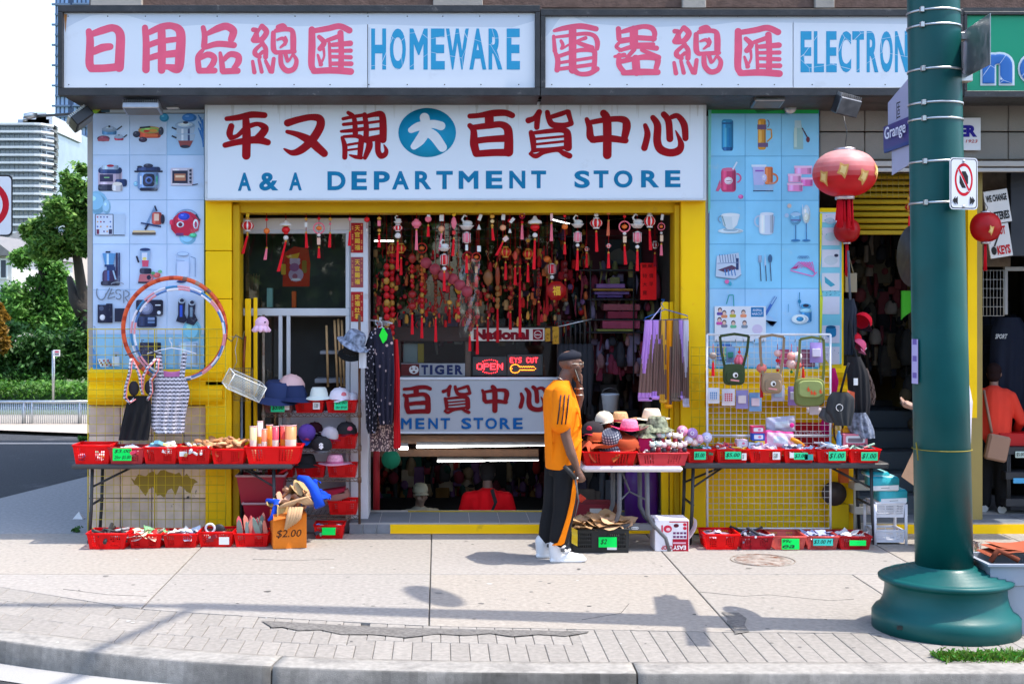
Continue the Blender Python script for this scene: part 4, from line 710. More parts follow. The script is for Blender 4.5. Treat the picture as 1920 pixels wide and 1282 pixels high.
def board(nm,lab,x0,y0,x1,y1,D,col,cat='sign',m=paper,frame=None,th=.02):
    S=thing(nm,lab,cat,P((x0+x1)/2,y1,D)); pxbox(B(col),x0,y0,x1,y1,D,D+th,None,.002).obj('panel',m,S)
    if frame:b=B(frame); frame_box(b,x0,x1,y0,y1,D,(2.5,2.5,2,2),frame,.008); b.obj('frame',paint,S)
    return S
T=board('tiger_sign','small TIGER sign with dark blue letters and a tiger head in the inner window',752,681,872,705,13.58,c(150,152,156))
b=Pr(13.579); b.rect(752,682,786,704,c(90,35,35)); b.ell(776,693,9,8,c(205,205,205)); b.ell(772,691,2,1.5,c(90,35,35),7); b.ell(780,691,2,1.5,c(90,35,35),7); b.ell(776,697,3,2,c(90,35,35),7); b.line([(770,686),(773,688)],1.2,c(90,35,35)); b.line([(782,686),(779,688)],1.2,c(90,35,35)); b.obj('tiger_emblem',paper,T)
for ch,x0,x1 in(('T',790,803),('I',806,811),('G',815,833),('E',838,849),('R',853,868)):b=B(); tpx(b,ch,x0,684,x1,702,13.577,c(36,46,86),.002,.05,3); b.obj('letter',paper,T)
T=board('brand_sign','white board reading National in dark red, hung above the LED signs',882,615,1021,639,13.56,c(225,220,210))
b=B(); tpx(b,'National',888,617,992,637,13.557,c(130,16,34),.002,.06,3); b.obj('lettering',paper,T)
b=Pr(13.558); b.rect(999,617,1018,637,c(140,20,38)); b.ell(1008.5,627,7.6,7.6,c(225,220,215)); b.ell(1008.5,627,6.2,6.2,c(140,20,38)); b.rect(999,625,1018,629.5,c(150,30,45)); b.obj('emblem',paper,T)
b=B(); tpx(b,'National',1001,625.4,1016,629,13.554,c(235,230,225),.001,.02,2); b.obj('emblem_lettering',paper,T)
def leds(b,pts,D,col,r=.006):
    for x,y in pts:b.ball(P(x,y,D),r,.004,r,col,6,3)
def word_dots(word,x0,y0,w,h,gap):
    F5={'O':['01110','10001','10001','10001','10001','10001','01110'],'P':['11110','10001','10001','11110','10000','10000','10000'],'E':['11111','10000','10000','11110','10000','10000','11111'],'N':['10001','11001','10101','10101','10011','10001','10001'],'K':['10001','10010','10100','11000','10100','10010','10001'],'Y':['10001','01010','00100','00100','00100','00100','00100'],'S':['01111','10000','10000','01110','00001','00001','11110'],'C':['01110','10001','10000','10000','10000','10001','01110'],'U':['10001']*6+['01110'],'T':['11111']+['00100']*6,' ':['0']*7}
    out=[]
    for ch in word:
        for r_,row in enumerate(F5[ch]):out+=[(x0+k_*w/4,y0+r_*h/6)for k_,v in enumerate(row)if v=='1']
        x0+=w+gap
    return out
LR=(1.,.02,.03); LO=(1.,.22,.01)
T=thing('led_open_sign','lit red LED sign reading OPEN inside a dotted ring','LED sign',P(915,705,13.6)); pxbox(B((.03,.04,.04)),886,668,950,704,13.585,13.6).obj('panel',matte,T)
b=B(); leds(b,word_dots('OPEN',895,682,9,10,3.6),13.575,LR); leds(b,[(919+20*math.cos(k*.21),687+12.5*math.sin(k*.21))for k in range(30)if abs(math.sin(k*.21))>.62],13.575,LR,.0045); b.obj('leds',led,T)
T=thing('led_keys_sign','lit LED sign reading KEYS CUT above an orange key outline','LED sign',P(985,705,13.6)); pxbox(B((.03,.04,.04)),951,664,1018,704,13.585,13.6).obj('panel',matte,T)
b=B(); leds(b,word_dots('KEYS CUT',949.5,671,5,8,2.6)[14:],13.575,LR,.0042)
leds(b,[(966+9*math.cos(k*.3),691+8*math.sin(k*.3))for k in range(21)if not(abs(math.sin(k*.3))<.4 and math.cos(k*.3)>0)]+[(960,691)]+[(975+k*2.2,688-(k%2))for k in range(13)]+[(975+k*2.2,693.5)for k in range(13)]+[(1004,691)],13.575,LO,.0045); b.obj('leds',led,T)
# second hanging department sign
T=board('lower_department_sign','grey white sign with 百貨中心 in dark red above MENT STORE, hung over the stair',690,707,1046,813,13.52,c(170,172,178),'shop sign',signm,None,.04)
for a in((690,707,1046,712),(690,809,1046,813)):pxbox(B(c(212,214,220)),*a,13.505,13.52).obj('frame_rail',paint,T)
for ch,x0,y0,x1,y1 in(('百',755,722,810,776),('貨',828,721,884,776),('中',902,721,955,774),('心',972,722,1030,772)):b=B(c(125,12,22)); hand_char(b,ch,x0,y0,x1,y1,13.512); b.obj('character',vinyl,T)
for ch,x0,x1 in(('M',752,772),('E',779,796),('N',803,821),('T',826,844),('S',865,884),('T',888,906),('O',910,932),('R',937,957),('E',962,980)):b=B(); tpx(b,ch,x0,783+(x0<850)*.5,x1,804,13.512,c(16,88,150),.003,.03,3); b.obj('letter',vinyl,T)
# lit tubes
def tube_lamp(lab,p0,p1,r=.016,en=0):
    T=thing('fluorescent_lamp',lab,'lamp',p0,'lit fluorescent lamps'); b=B((1,.98,.95)); b.cyl(p0,p1,r,n=8); b.obj('tube',tubem,T)
    b=B((.3,.3,.3)); b.box(p0[0],p0[1]-.02,p0[2]+r+.002,p1[0],p0[1]+.02,p0[2]+r+.03); b.obj('fitting',metal,T); return T
tube_lamp('long lit fluorescent tube right under the lower department sign',P(781,837,13.5),P(1042,832,13.5))
tube_lamp('short lit fluorescent tube beside the green ball',P(742,839,13.48),P(765,840,13.48))
tube_lamp('dimmer lit fluorescent tube above the people on the stair',P(820,864,14.6),P(1010,861,14.6),.012)
tube_lamp('short lit ceiling tube behind the left hanging lanterns',P(702,452,14.8),P(738,452,14.8),.007)
tube_lamp('bright ceiling tube in the right part of the shop',P(1036,412,14.6),P(1068,420,14.6),.006)
# interior merchandise walls (far, unreadable jumble)
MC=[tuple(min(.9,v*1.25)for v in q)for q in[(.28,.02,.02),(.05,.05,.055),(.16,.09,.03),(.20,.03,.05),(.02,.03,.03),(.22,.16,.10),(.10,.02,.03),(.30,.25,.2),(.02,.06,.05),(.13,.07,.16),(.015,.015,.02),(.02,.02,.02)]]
def jumble(name,x0,y0,x1,y1,D,n,sz=(.06,.2),cols=MC,dd=.4,kind='hang'):
    b=B()
    for i in range(n):
        x=X(R.uniform(x0,x1),D); z=Z(R.uniform(y0,y1),D); d=D+R.uniform(0,dd); w=R.uniform(*sz); h=w*R.uniform(.8,2.6); q=R.choice(cols); t=R.random()
        if t<.35:b.loft([[(x+w*.5*s_*math.cos(k_*1.047),d+w*.4*s_*math.sin(k_*1.047),z+h*(u-.5))for k_ in range(6)]for u,s_ in((0,.75),(.3,1),(.75,.8),(1,.3))],q)
        elif t<.6:b.bbox(x-w/2,d,z-h/2,x+w/2,d+w*.5,z+h/2,.01,q)
        elif t<.8:b.ball((x,d,z),w*.4,w*.4,w*.45,q,8,5)
        else:b.tube([(x,d,z+h*.8),(x+R.uniform(-.03,.03),d,z),(x,d,z-h*.8)],[w*.12,w*.2,w*.1],q,5)
    return b.obj(name,cloth,None,kind='stuff')
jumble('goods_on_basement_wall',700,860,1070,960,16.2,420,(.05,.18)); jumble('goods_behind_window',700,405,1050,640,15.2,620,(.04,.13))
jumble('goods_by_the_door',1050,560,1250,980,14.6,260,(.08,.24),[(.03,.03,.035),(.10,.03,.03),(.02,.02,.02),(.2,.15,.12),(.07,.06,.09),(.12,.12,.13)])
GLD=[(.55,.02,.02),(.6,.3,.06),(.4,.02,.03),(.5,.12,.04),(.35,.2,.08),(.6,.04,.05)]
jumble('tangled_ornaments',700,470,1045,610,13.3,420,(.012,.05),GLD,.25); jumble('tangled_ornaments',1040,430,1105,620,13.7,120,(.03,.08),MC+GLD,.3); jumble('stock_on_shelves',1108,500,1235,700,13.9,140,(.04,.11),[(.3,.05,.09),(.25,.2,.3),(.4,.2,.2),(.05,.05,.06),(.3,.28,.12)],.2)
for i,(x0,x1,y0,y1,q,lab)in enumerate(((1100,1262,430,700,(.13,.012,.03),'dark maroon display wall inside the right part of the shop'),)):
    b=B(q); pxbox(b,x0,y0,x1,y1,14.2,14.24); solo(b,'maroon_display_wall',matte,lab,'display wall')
T=thing('display_shelf','black wire display shelf with folded scarves inside the shop by the red notice','shelf',P(1170,700,13.9))
for y in(505,560,598,622):pxbox(B((.02,.02,.022)),1085,y,1235,y+3,13.8,14.1).obj('shelf_board',blackm,T)
for x in(1106,1187):pxbox(B((.02,.02,.022)),x,500,x+2.5,720,13.79,13.81).obj('upright',blackm,T)
for i,(x0,y0,x1,y1,q)in enumerate(((1118,532,1172,540,(150,110,170)),(1112,541,1190,545,(170,130,70)),(1115,547,1180,552,(120,95,150)),(1120,553,1168,558,(100,80,140)),(1132,570,1200,582,(160,90,100)),(1130,600,1200,616,(175,80,105)),(1120,617,1190,621,(150,150,80)),(1140,584,1195,597,(150,60,80)))):
    b=B(c(*q)); pxbox(b,x0,y0,x1,y1,13.82,14.08); solo(b,'folded_scarf',cloth,('lilac folded scarf on top of the display shelf pile','tan folded scarf under the lilac one on the display shelf','violet folded scarf third in the display shelf pile','dark violet folded scarf at the bottom of the upper pile','dusty pink folded scarf between the two shelf boards','bright pink folded scarf on the lower display shelf','olive folded scarf beneath the bright pink one','dark rose folded scarf over the lower shelf board')[i],'scarf','folded scarves on the display shelf')
T=board('photo_print','framed grey photograph of a hat on the maroon display wall',1135,449,1203,497,14.15,c(60,75,85)); b=Pr(14.148); b.ell(1168,480,25,15,c(120,120,115)); b.ell(1172,462,9,10,c(80,60,45)); b.rect(1150,486,1198,494,c(110,110,108)); b.obj('picture',paper,T)
T=board('red_notice','bright red paper notice with faint black characters hung by the right door post',1201,493,1231,562,13.2,c(235,20,24),'notice')
b=B(); tpx(b,'營業',1203,495,1224,502,13.197,c(110,10,10),.001,.0,2); [tpx(b,ch,1205+(k_%2)*12,513+(k_ // 2)*16,1213+(k_%2)*12,521+(k_ // 2)*16,13.197,c(120,12,12),.001,.0,2)for k_,ch in enumerate('特價大平賣')]; b.obj('characters',paper,T)
# umbrellas hanging by the handle
for i in range(7):
    x=1052+i*9; T=thing('umbrella',f'black folded umbrella hung by its handle, {("first", "second", "third", "fourth", "fifth", "sixth", "seventh")[i]} from the left behind the man in orange','umbrella',P(x,760,13.4),'umbrellas hung inside the door')
    b=B((.02,.02,.022)); q=Vector(P(x,618,13.4)); b.tube([q+Vector((-.03+.03*math.cos(a),0,.05+.04*math.sin(a)))for a in(3.4,2.6,1.8,1,.2)]+[q+Vector((0,0,0)),q+Vector((0,0,-.15))],.010,n=6); b.obj('handle',plastic,T)
    b=B((.025,.025,.03)); b.lathe([(.01,-.85),(.03,-.6),(.045,-.3),(.03,-.15),(.01,-.14)],tuple(q),9); b.obj('canopy',knit,T)
b=B((.6,.62,.65)); b.tube([P(1040,614,13.38),P(1110,598,13.38)],.008); solo(b,'umbrella_rail',metal,'shiny rail that the black umbrellas hang from','rail')
T=thing('plastic_bucket','pale grey plastic bucket beyond the hats, below the display shelf','bucket',P(1144,772,13.2)); b=B(c(165,175,185)); b.lathe([(.07,0),(.085,.16),(.09,.165),(.09,.18),(.08,.18),(.065,.02)],P(1144,772,13.2),16); b.obj('tub',plastic,T)
b=B((.2,.2,.2)); q=P(1144,772,13.2); b.tube([(q[0]+.09*math.cos(a),q[1],q[2]+.17+.07*math.sin(a))for a in(0,.8,1.57,2.3,3.14)],.003); b.obj('handle',metal,T)
b=B(c(70,20,105)); q=P(1203,985,12.95); b.lathe([(.14,0),(.165,.1),(.17,.42),(.15,.55),(.05,.58)],q,18); solo(b,'purple_bin',plastic,'deep purple plastic bin standing behind the white table','bin')
b=B(c(20,105,75)); b.ball(P(733,861,13.3),.095,n=18,m=12); solo(b,'green_ball',knit,'dark green mesh ball hanging under the patterned dresses','ball')
b=B(c(150,30,35)); b.cyl(P(706,955,13.35),P(706,840,13.35),.035,n=10); solo(b,'red_pipe',paint,'chipped red pipe standing between the window booth and the stair','pipe')
# ================= hanging charms =================
ORD='first second third fourth fifth sixth seventh eighth ninth tenth eleventh twelfth thirteenth fourteenth fifteenth sixteenth seventeenth eighteenth nineteenth twentieth'.split()+['twenty-'+q for q in 'first second third fourth fifth sixth seventh eighth ninth'.split()]+['thirtieth','thirty-first','thirty-second','thirty-third','thirty-fourth']
U=.00508; RD=c(215,18,30); PK=c(238,120,140); OR=c(235,120,50); GD_=c(205,150,60); WH=c(222,218,214)
def ridged(b,x,d,z0,z1,r0,r1,col,n=14,lean=0.):
    rg=[]
    for t in(0,.1,.5,1):
        rr_=r0+(r1-r0)*t; rg.append([(x+lean*t+rr_*(1 if k%2 else .72)*math.cos(2*math.pi*k/n),d+rr_*(1 if k%2 else .72)*math.sin(2*math.pi*k/n),z0+(z1-z0)*t)for k in range(n)])
    b.loft(rg,col,smooth=False)
def charm(x,D,toks,y0,lab,group,nm='lucky_charm',cat='charm'):
    x0,_,z0=P(x,y0,D); T=thing(nm,lab,cat,(x0,D,z0),group); u=D/FP; zz=lambda y:Z(y,D); lx=0.; last=y0; ends=toks[-1]
    tot=max(t[2]if t[0]in 'tlpwhfgvc' else t[1]for t in toks)
    b=B(c(170,25,30)); yb=max([t[1]for t in toks]); b.tube([(x0,D,z0),(x0,D,zz(yb))],.0028,n=4); b.obj('string',cloth,T)
    for t in toks:
        k=t[0]
        if k=='t':
            L=(t[3]if len(t)>3 else 0)*u; col=t[4]if len(t)>4 else c(225,28,42); b=B(col); b.ball((x0,D,zz(t[1])),.011,col=GD_,n=8,m=5); ridged(b,x0,D,zz(t[1])-.004,zz(t[2]),.009,.0165,col,lean=L); b.obj('tassel',knit,T)
        elif k=='b':B(t[3]if len(t)>3 else RD).ball((x0,D,zz(t[1])),t[2]*u,t[2]*u,t[2]*u*.92,n=12,m=8).obj('bead',plastic,T)
        elif k=='l':
            w=t[3]*u; c1=t[4]if len(t)>4 else RD; c2=t[5]if len(t)>5 else WH; za,zb=zz(t[1]),zz(t[2]); H=za-zb; b=B(); n=24
            rg=[[(x0+w*s_*math.cos(2*math.pi*q/n),D+w*s_*math.sin(2*math.pi*q/n),zb+H*h)for q in range(n)]for h,s_ in((.12,.45),(.28,.85),(.5,1),(.72,.85),(.88,.45))]
            base=len(b.v); b.loft(rg,c1); i=0
            for q in range(len(b.c)):
                if q<96 and(q%24)%3==0:b.c[q]=c2
            b.obj('lantern',plastic,T); b=B(c2); b.lathe([(.001,zb),(w*.5,zb),(w*.5,zb+H*.12),(.001,zb+H*.13)],(x0,D,0),12); b.obj('lantern_cap',plastic,T); b=B(c2); b.lathe([(.001,za-H*.13),(w*.5,za-H*.12),(w*.45,za),(.001,za)],(x0,D,0),12); b.obj('lantern_cap',plastic,T)
        elif k=='p':   # pagoda roof
            w=t[3]*u; b=B(WH); za,zb=zz(t[1]),zz(t[2]); b.lathe([(w*.2,za),(w*.45,za-(za-zb)*.4),(w*1.05,zb+(za-zb)*.35),(w*1.1,zb+.004),(w*.6,zb)],(x0,D,0),8,sy=.7); b.lathe([(w*.75,zb-.004),(w*.6,zb+.006)],(x0,D,0),12,GD_); b.obj('pagoda_roof',plastic,T)
        elif k=='r':
            r=t[2]*u; b=B(t[3]if len(t)>3 else PK); b.torus((x0,D,zz(t[1])),r,r*.14,'y',22,6); b.obj('ring',plastic,T); B(OR).ball((x0,D,zz(t[1])),r*.55,r*.5,r*.42,n=10,m=7).obj('bead',plastic,T)
        elif k=='g':
            w=(t[3]if len(t)>3 else 3.5)*u; a=(t[4]if len(t)>4 else 0); b=B(t[5]if len(t)>5 else WH); b.box(-w,-.001,-(t[2]-t[1])/2*u,w,.001,(t[2]-t[1])/2*u); b.xf(Matrix.Translation((x0+a*u*.1,D-.02,zz((t[1]+t[2])/2)))@ Matrix.Rotation(rad(a),4,'Y')); b.obj('price_tag',paper,T)
        elif k=='w':
            b=B(WH); zc=zz(t[2]); h=(t[2]-t[1])*u; b.lathe([(h*.25,0),(h*.42,h*.2),(h*.5,h*.28)],(x0,D,zc),12); b.ball((x0+h*.05,D,zc+h*.42),h*.34,h*.25,h*.2); b.tube([(x0-h*.15,D,zc+h*.45),(x0-h*.3,D,zc+h*.7),(x0-h*.15,D,zc+h*.95),(x0+h*.02,D,zc+h*.85)],[h*.09,h*.07,h*.07,h*.04],n=6); b.obj('swan',plastic,T)
        elif k=='h':
            w=t[3]*u; b=B(t[4]if len(t)>4 else PK); za,zb=zz(t[1]),zz(t[2]); b.lathe([(w*.7,zb),(w,zb+.012),(w,za-.012),(w*.7,za)],(x0,D,0),6)
            b.lathe([(w*.5,za),(w*.8,za+.003),(w*.3,za+.012)],(x0,D,0),6,WH); b.lathe([(w*.3,zb-.01),(w*.8,zb-.002),(w*.5,zb)],(x0,D,0),6,WH)
            for q in range(6):a=math.pi/3*q; b.cyl((x0+w*math.cos(a),D+w*math.sin(a),zb),(x0+w*math.cos(a),D+w*math.sin(a),za),.003,None,WH,5)
            b.obj('hexagonal_lantern',plastic,T)
        elif k=='f':
            w=t[3]*u; b=B(t[4]if len(t)>4 else OR); za,zb=zz(t[1]),zz(t[2]); H=za-zb; b.lathe([(w*.15,zb),(w*.7,zb+H*.2),(w,zb+H*.5),(w*.7,zb+H*.8),(w*.15,za)],(x0,D,0),10,sy=.5); b.obj('carved_pendant',plastic,T)
        elif k=='c':   # coin string, firecrackers
            y=t[1]; i=0
            while y<t[2]:
                B(t[4]if len(t)>4 else(RD,GD_)[i%3==2]).ball((x0+R.uniform(-.003,.003),D,zz(y)),t[3]*u,t[3]*u*.7,t[3]*u*1.15,n=9,m=6).obj('bead',lant,T); y+=t[3]*2.25; i+=1
        elif k=='v':b=B(WH); za,zb=zz(t[1]),zz(t[2]); b.lathe([(t[3]*u,zb),(t[3]*u*.7,(za+zb)/2),(.004,za)],(x0,D,0),10); b.obj('bell',plastic,T)
    return T
FR=12.86
front=[(464,[('g',400,407,3,10,c(225,180,40)),('b',410,4,GD_),('l',413,434,12.5),('b',437,2.6,GD_),('t',441,476,-9)],'fluted red and white lantern charm with leaning tassel'),
 (500,[('b',412,3),('b',433,6,OR),('t',465,487,-3,PK)],'orange ball charm on a long thread'),
 (536,[('p',413,424,11),('l',423,439,8,RD,RD),('b',446,5,WH),('t',452,509,-14)],'pagoda lantern charm with very long leaning tassel'),
 (574,[('b',411,3,GD_),('g',417,426,2.5),('t',436,465,1)],'gold bead charm with dark red tassel'),
 (598,[('b',410,3),('r',428,10),('b',441,3.5,WH),('g',446,459,3.2,0,c(225,180,160)),('t',464,484)],'pink ring charm with wooden tag'),
 (619,[('b',411,3.4,GD_),('b',420,2.4,PK),('t',437,464,-1)],'gold and pink bead charm with thick tassel'),
 (656,[('b',411,3.4,PK),('t',434,461,-1)],'pink bead charm against the white post'),
 (688,[('b',412,5.4),('v',428,434,2)],'plain round red ball charm'),
 (711,[('b',410,4,GD_),('g',414,424,3,0,PK),('b',432,3.4,GD_),('t',439,464)],'gold bead and pink block charm'),
 (746,[('w',403,420),('l',421,434,9.5),('b',442,6,WH),('t',452,505,-1)],'white boat over flat red lantern charm'),
 (781,[('l',411,428,9.5,PK,PK),('t',431,469,0,PK)],'round pink lantern charm'),
 (803,[('g',403,412,3,5),('b',411,6.4,PK),('t',423,444)],'pink disc charm with white price tag'),
 (828,[('g',403,415,4),('b',429,6.2,c(240,170,130)),('t',436,470,-3,PK)],'peach bead charm below a big white tag'),
 (833,[('w',448,471),('h',478,496,7,RD),('b',504,4,WH),('t',510,546)],'low swan charm over a red hexagonal lantern'),
 (851,[('b',402,4,c(240,190,40)),('f',406,430,5.5,PK),('g',433,440,3,0,c(220,60,60)),('t',447,480,-2)],'pink fish charm with yellow ribbon'),
 (875,[('w',402,431),('h',437,455,7),('g',459,470,2.5),('t',478,512)],'tall white figure over a pink hexagonal lantern'),
 (898,[('g',402,414,3,20),('b',409,3.5),('v',421,431,4),('g',461,472,3.4)],'small white bell charm'),
 (923,[('b',406,4.5,GD_),('b',415,4,c(225,200,150)),('b',423,3,GD_),('t',427,451,2)],'cream and gold bead charm'),
 (943,[('g',402,413,3.4,5),('b',427,6,c(240,170,130)),('g',443,453,4,50,c(225,190,180)),('t',453,479,-12)],'peach bead charm with a slanted tag'),
 (956,[('g',408,419,3,40),('b',414,4.4),('v',429,437,3.5)],'small red bead and bell charm'),
 (979,[('g',394,401,3,40),('r',405,4.5,c(220,40,90)),('b',417,3),('t',421,449,0,PK)],'magenta knot charm'),
 (1003,[('p',405,420,12),('l',419,433,9,RD,RD),('b',441,5,WH),('t',449,505,-2)],'pagoda lantern charm with very long straight tassel'),
 (1034,[('g',400,414,2.5,0,c(235,190,190)),('t',419,452,0,PK)],'thin pink tag charm'),
 (1059,[('b',405,3),('b',425,6,OR),('t',456,477,0)],'orange ball charm with short low tassel'),
 (1083,[('w',402,427),('h',436,453,7),('b',460,3.6,WH),('t',468,507,-1)],'white swan charm over pink hexagonal lantern'),
 (1118,[('b',403,4.5,WH),('l',408,429,12),('t',434,472,1)],'wide fluted lantern charm with white knob'),
 (1141,[('b',398,5,c(225,130,80)),('t',414,442,-1,c(215,110,80)),('l',457,465,5),('t',474,503)],'double charm with small orange ball and second tassel'),
 (1171,[('b',406,3),('r',425,10),('b',438,3.5,WH),('g',443,455,3.2,0,c(225,190,160)),('t',460,496,2)],'pink ring charm with cream tag'),
 (1195,[('w',400,428),('h',436,454,7.5),('b',463,4,WH),('t',470,508)],'white swan charm over wide pink lantern'),
 (1218,[('b',398,5,WH),('l',403,427,11.5),('t',431,469,2)],'big fluted lantern charm with white vase top'),
 (1240,[('g',402,413,2.5,10),('r',425,6.5),('b',437,2.5,WH),('g',441,453,2.8,0,c(225,190,160)),('t',458,479,0,PK)],'small pink ring charm beside the right door post')]
for i,(x,tk,ds)in enumerate(front):charm(x,FR+R.uniform(-.03,.03),tk,379,f'{ds}, {ORD[i]} from left in the front row','red charms hanging in the front row')
NK=(c(150,60,30),c(110,20,22),c(140,90,50))
back=[(735,[('l',456,475,9.5,c(140,20,20),GD_),('c',478,640,5)],'gold ribbed lantern over a long string of beads'),(752,[('l',456,475,10.5,c(190,20,24),GD_),('t',484,516)],'gold ribbed red lantern with tassel'),
 (773,[('f',475,494,8,c(150,40,30)),('c',500,545,4),('b',552,8,c(150,30,30)),('b',574,8,c(150,30,30)),('t',588,627)],'string with two red discs and low tassel'),
 (791,[('r',465,9,c(200,40,30)),('c',482,530,3.5,OR),('c',533,590,4.5),('t',594,634)],'orange ring over a string of red beads'),
 (817,[('f',508,525,6,NK[0]),('c',530,590,3.5,NK[0]),('t',596,641)],'dark brown bead string with long tassel'),
 (843,[('l',510,522,9,c(150,15,20),GD_),('b',532,4,GD_),('b',567,5,GD_),('t',578,606,0,c(150,20,20))],'small red lantern over a gold coin'),
 (877,[('r',482,9.5,c(190,40,50)),('g',494,506,3.5,0,c(225,170,120)),('t',516,536)],'red ring with peach tag'),(893,[('r',482,8,c(200,50,40)),('g',500,512,2.6,0,c(225,170,120)),('t',516,538)],'orange red ring beside the peach tag'),
 (881,[('c',560,625,5,c(170,20,30)),('t',628,658)],'string of red balls by the plastic bag'),(895,[('b',500,5,c(170,20,30)),('b',522,5,c(170,20,30)),('b',547,5,c(170,20,30)),('b',570,5,c(170,20,30)),('b',594,5,c(170,20,30)),('t',610,664)],'widely spaced red balls over the longest tassel'),
 (915,[('f',505,536,10,NK[2]),('b',555,5,NK[2]),('b',585,4,NK[1]),('t',596,640,0,c(150,15,25))],'big brown carved pendant'),(933,[('f',495,540,5,NK[0]),('c',540,575,5,c(170,110,50)),('t',577,642,0,c(190,20,30))],'gold fringed pendant on red cord'),
 (957,[('b',500,5,NK[0]),('b',520,5,NK[0]),('b',540,6,NK[0]),('b',558,5,NK[0]),('b',576,5,NK[0]),('t',585,618,0,c(180,20,30))],'string of spaced brown balls'),
 (948,[('b',444,4,GD_),('l',462,483,11.5,c(200,20,26),GD_),('t',492,525)],'gold capped ribbed lantern left of the fish pendant'),(966,[('f',470,489,5,c(215,80,60)),('b',492,3),('t',500,534)],'slim salmon fish pendant'),
 (990,[('b',451,4,GD_),('l',466,486,10.5,c(200,20,26),GD_),('t',495,529)],'gold capped ribbed lantern right of the fish pendant'),(1026,[('b',486,7,OR),('f',495,515,6,NK[2]),('t',520,590,0,c(160,20,30))],'orange ball over dark red cord'),
 (1035,[('h',496,513,7,c(220,20,50)),('b',520,4,WH),('t',528,562)],'crimson hexagonal lantern by the octagon'),(1100,[('l',463,471,5),('t',474,502)],'tiny flat red lantern'),(1228,[('l',452,466,8,c(150,10,30),WH),('t',475,500,0,c(160,20,40))],'dark red lantern near the door post'),
 (1060,[('c',495,520,5,NK[1]),('t',525,560,0,c(120,15,20))],'short dark bead string'),(725,[('c',500,640,6)],'thick bead rope at the left'),(1010,[('c',505,560,3,NK[1]),('t',566,610,0,c(120,15,20))],'thin dark bead string'),
 (975,[('t',500,632,0,c(190,15,30))],'plain long red cord'),(860,[('f',530,552,8,c(200,140,40)),('c',555,595,3.5)],'mustard fish pendant over beads')]
for i,(x,tk,ds)in enumerate(back):charm(x,13.2+R.uniform(-.06,.1),tk,404,f'{ds}, in the back row','red charms hanging in the back row')
# firecracker packs and octagon
for xa,ya,xb,yb,lab in((795,487,835,515,'left wrapped pack of round red paper discs hanging on the slant'),(845,517,877,545,'right wrapped pack of round red paper discs hanging on the slant')):
    T=thing('disc_pack',lab,'wrapped pack',P(xa,ya,13.1)); 
    for k in range(3):
        b=B(c(190,70,85)); b.lathe([(.001,-.008),(.055,-.008),(.055,.008),(.001,.008)],n=16); b.lathe([(.02,-.0095),(.035,-.0095)],n=4,col=c(235,200,200),cap=False); b.xf(Matrix.Translation(P(xa+(xb-xa)*k/2.4+4,ya+(yb-ya)*k/2.4+6,13.1-k*.01))@ Matrix.Rotation(rad(90),4,'X')); b.obj('paper_disc',lant,T)
T=thing('octagon_plaque','red octagonal plaque with gold rim and gold character, seen edge on below the lanterns','plaque',P(1045,565,13.1)); b=B(c(190,20,22)); b.lathe([(.001,-.01),(.1,-.01),(.1,.01),(.001,.01)],n=8); b.lathe([(.085,-.012),(.1,-.012)],n=8,col=GD_,cap=False); b.xf(Matrix.Translation(P(1043,545,13.1))@ Matrix.Rotation(rad(90),4,'X')@ Matrix.Rotation(rad(22.5),4,'Z')); b.obj('plate',lant,T); b=B(); tpx(b,'福',1036,536,1051,554,13.085,c(225,170,50),.004,.03,3); b.obj('character',paper,T)
b=B((.75,.78,.8)); b.sheet(lambda u,v:(X(862+u*36,13.15)+.012*math.sin(v*19),13.1+.015*math.sin(u*9+v*7),Z(486+v*146,13.15)),6,18); solo(b,'plastic_bag',film,'long clear plastic bag wrapped round the red ball strings','plastic bag')
for i,(x0,y0,x1,y1,q,nm,lab)in enumerate(((1022,615,1032,640,(190,140,50),'gold_charm_card','left gold patterned card beside the National sign'),(1036,612,1048,645,(190,140,50),'gold_charm_card','right gold patterned card beside the National sign'))):
    b=B(c(*q)); pxbox(b,x0,y0,x1,y1,13.3,13.32,None,.002); solo(b,nm,gold,lab,'card')
b=B((.02,.02,.02)); b.tube([P(690,425,13.15),P(860,433,13.15),P(1060,421,13.15),P(1240,402,13.15)],.004,n=4); b.tube([P(690,438,13.25),P(870,448,13.25),P(1240,440,13.25)],.004,n=4); solo(b,'hanging_wire',blackm,'thin sagging wires that carry the back row of charms','wire')
# ================= tables =================
TBK=(.035,.036,.04)
def leg_tube(b,pts,r=.016):b.tube(pts,r,n=8)
def folding_table(name,lab,x0,x1,D0,D1,ztop,th,col,legs,m=matte):
    T=thing(name,lab,'table',((x0+x1)/2,(D0+D1)/2,0)); b=B(col); b.bbox(x0,D0,ztop-th,x1,D1,ztop,.012); b.obj('table_top',m,T)
    for xl,dirn in legs:
        for d in(D0+.07,D1-.07):
            b=B(TBK); leg_tube(b,[(xl,d,ztop-th),(xl-dirn*.01,d,.3),(xl-dirn*.03,d,.0)]); b.obj('leg',blackm,T)
        b=B(TBK); leg_tube(b,[(xl-dirn*.0,D0+.07,.36),(xl,D1-.07,.36)],.012); leg_tube(b,[(xl,D0+.09,.52),(xl+dirn*.35,(D0+D1)/2,ztop-th)],.010); leg_tube(b,[(xl,D1-.09,.52),(xl+dirn*.35,(D0+D1)/2,ztop-th)],.010); b.obj('brace',blackm,T)
    return T
ZT=.735
folding_table('folding_table','black folding table of red baskets in front of the left pier',X(133,12.2),X(548,12.2),12.2,12.72,ZT,.045,(.045,.046,.05),[(X(172,12.25),1),(X(589,12.2)-.38,-1)])
folding_table('folding_table','long black folding table of red baskets in front of the right wire grid',X(1283,12.14),X(1668,12.14),12.14,12.7,Z(868,12.14),.05,(.045,.046,.05),[(X(1300,12.2),1),(X(1634,12.2),-1)])
ZR=Z(868,12.14)
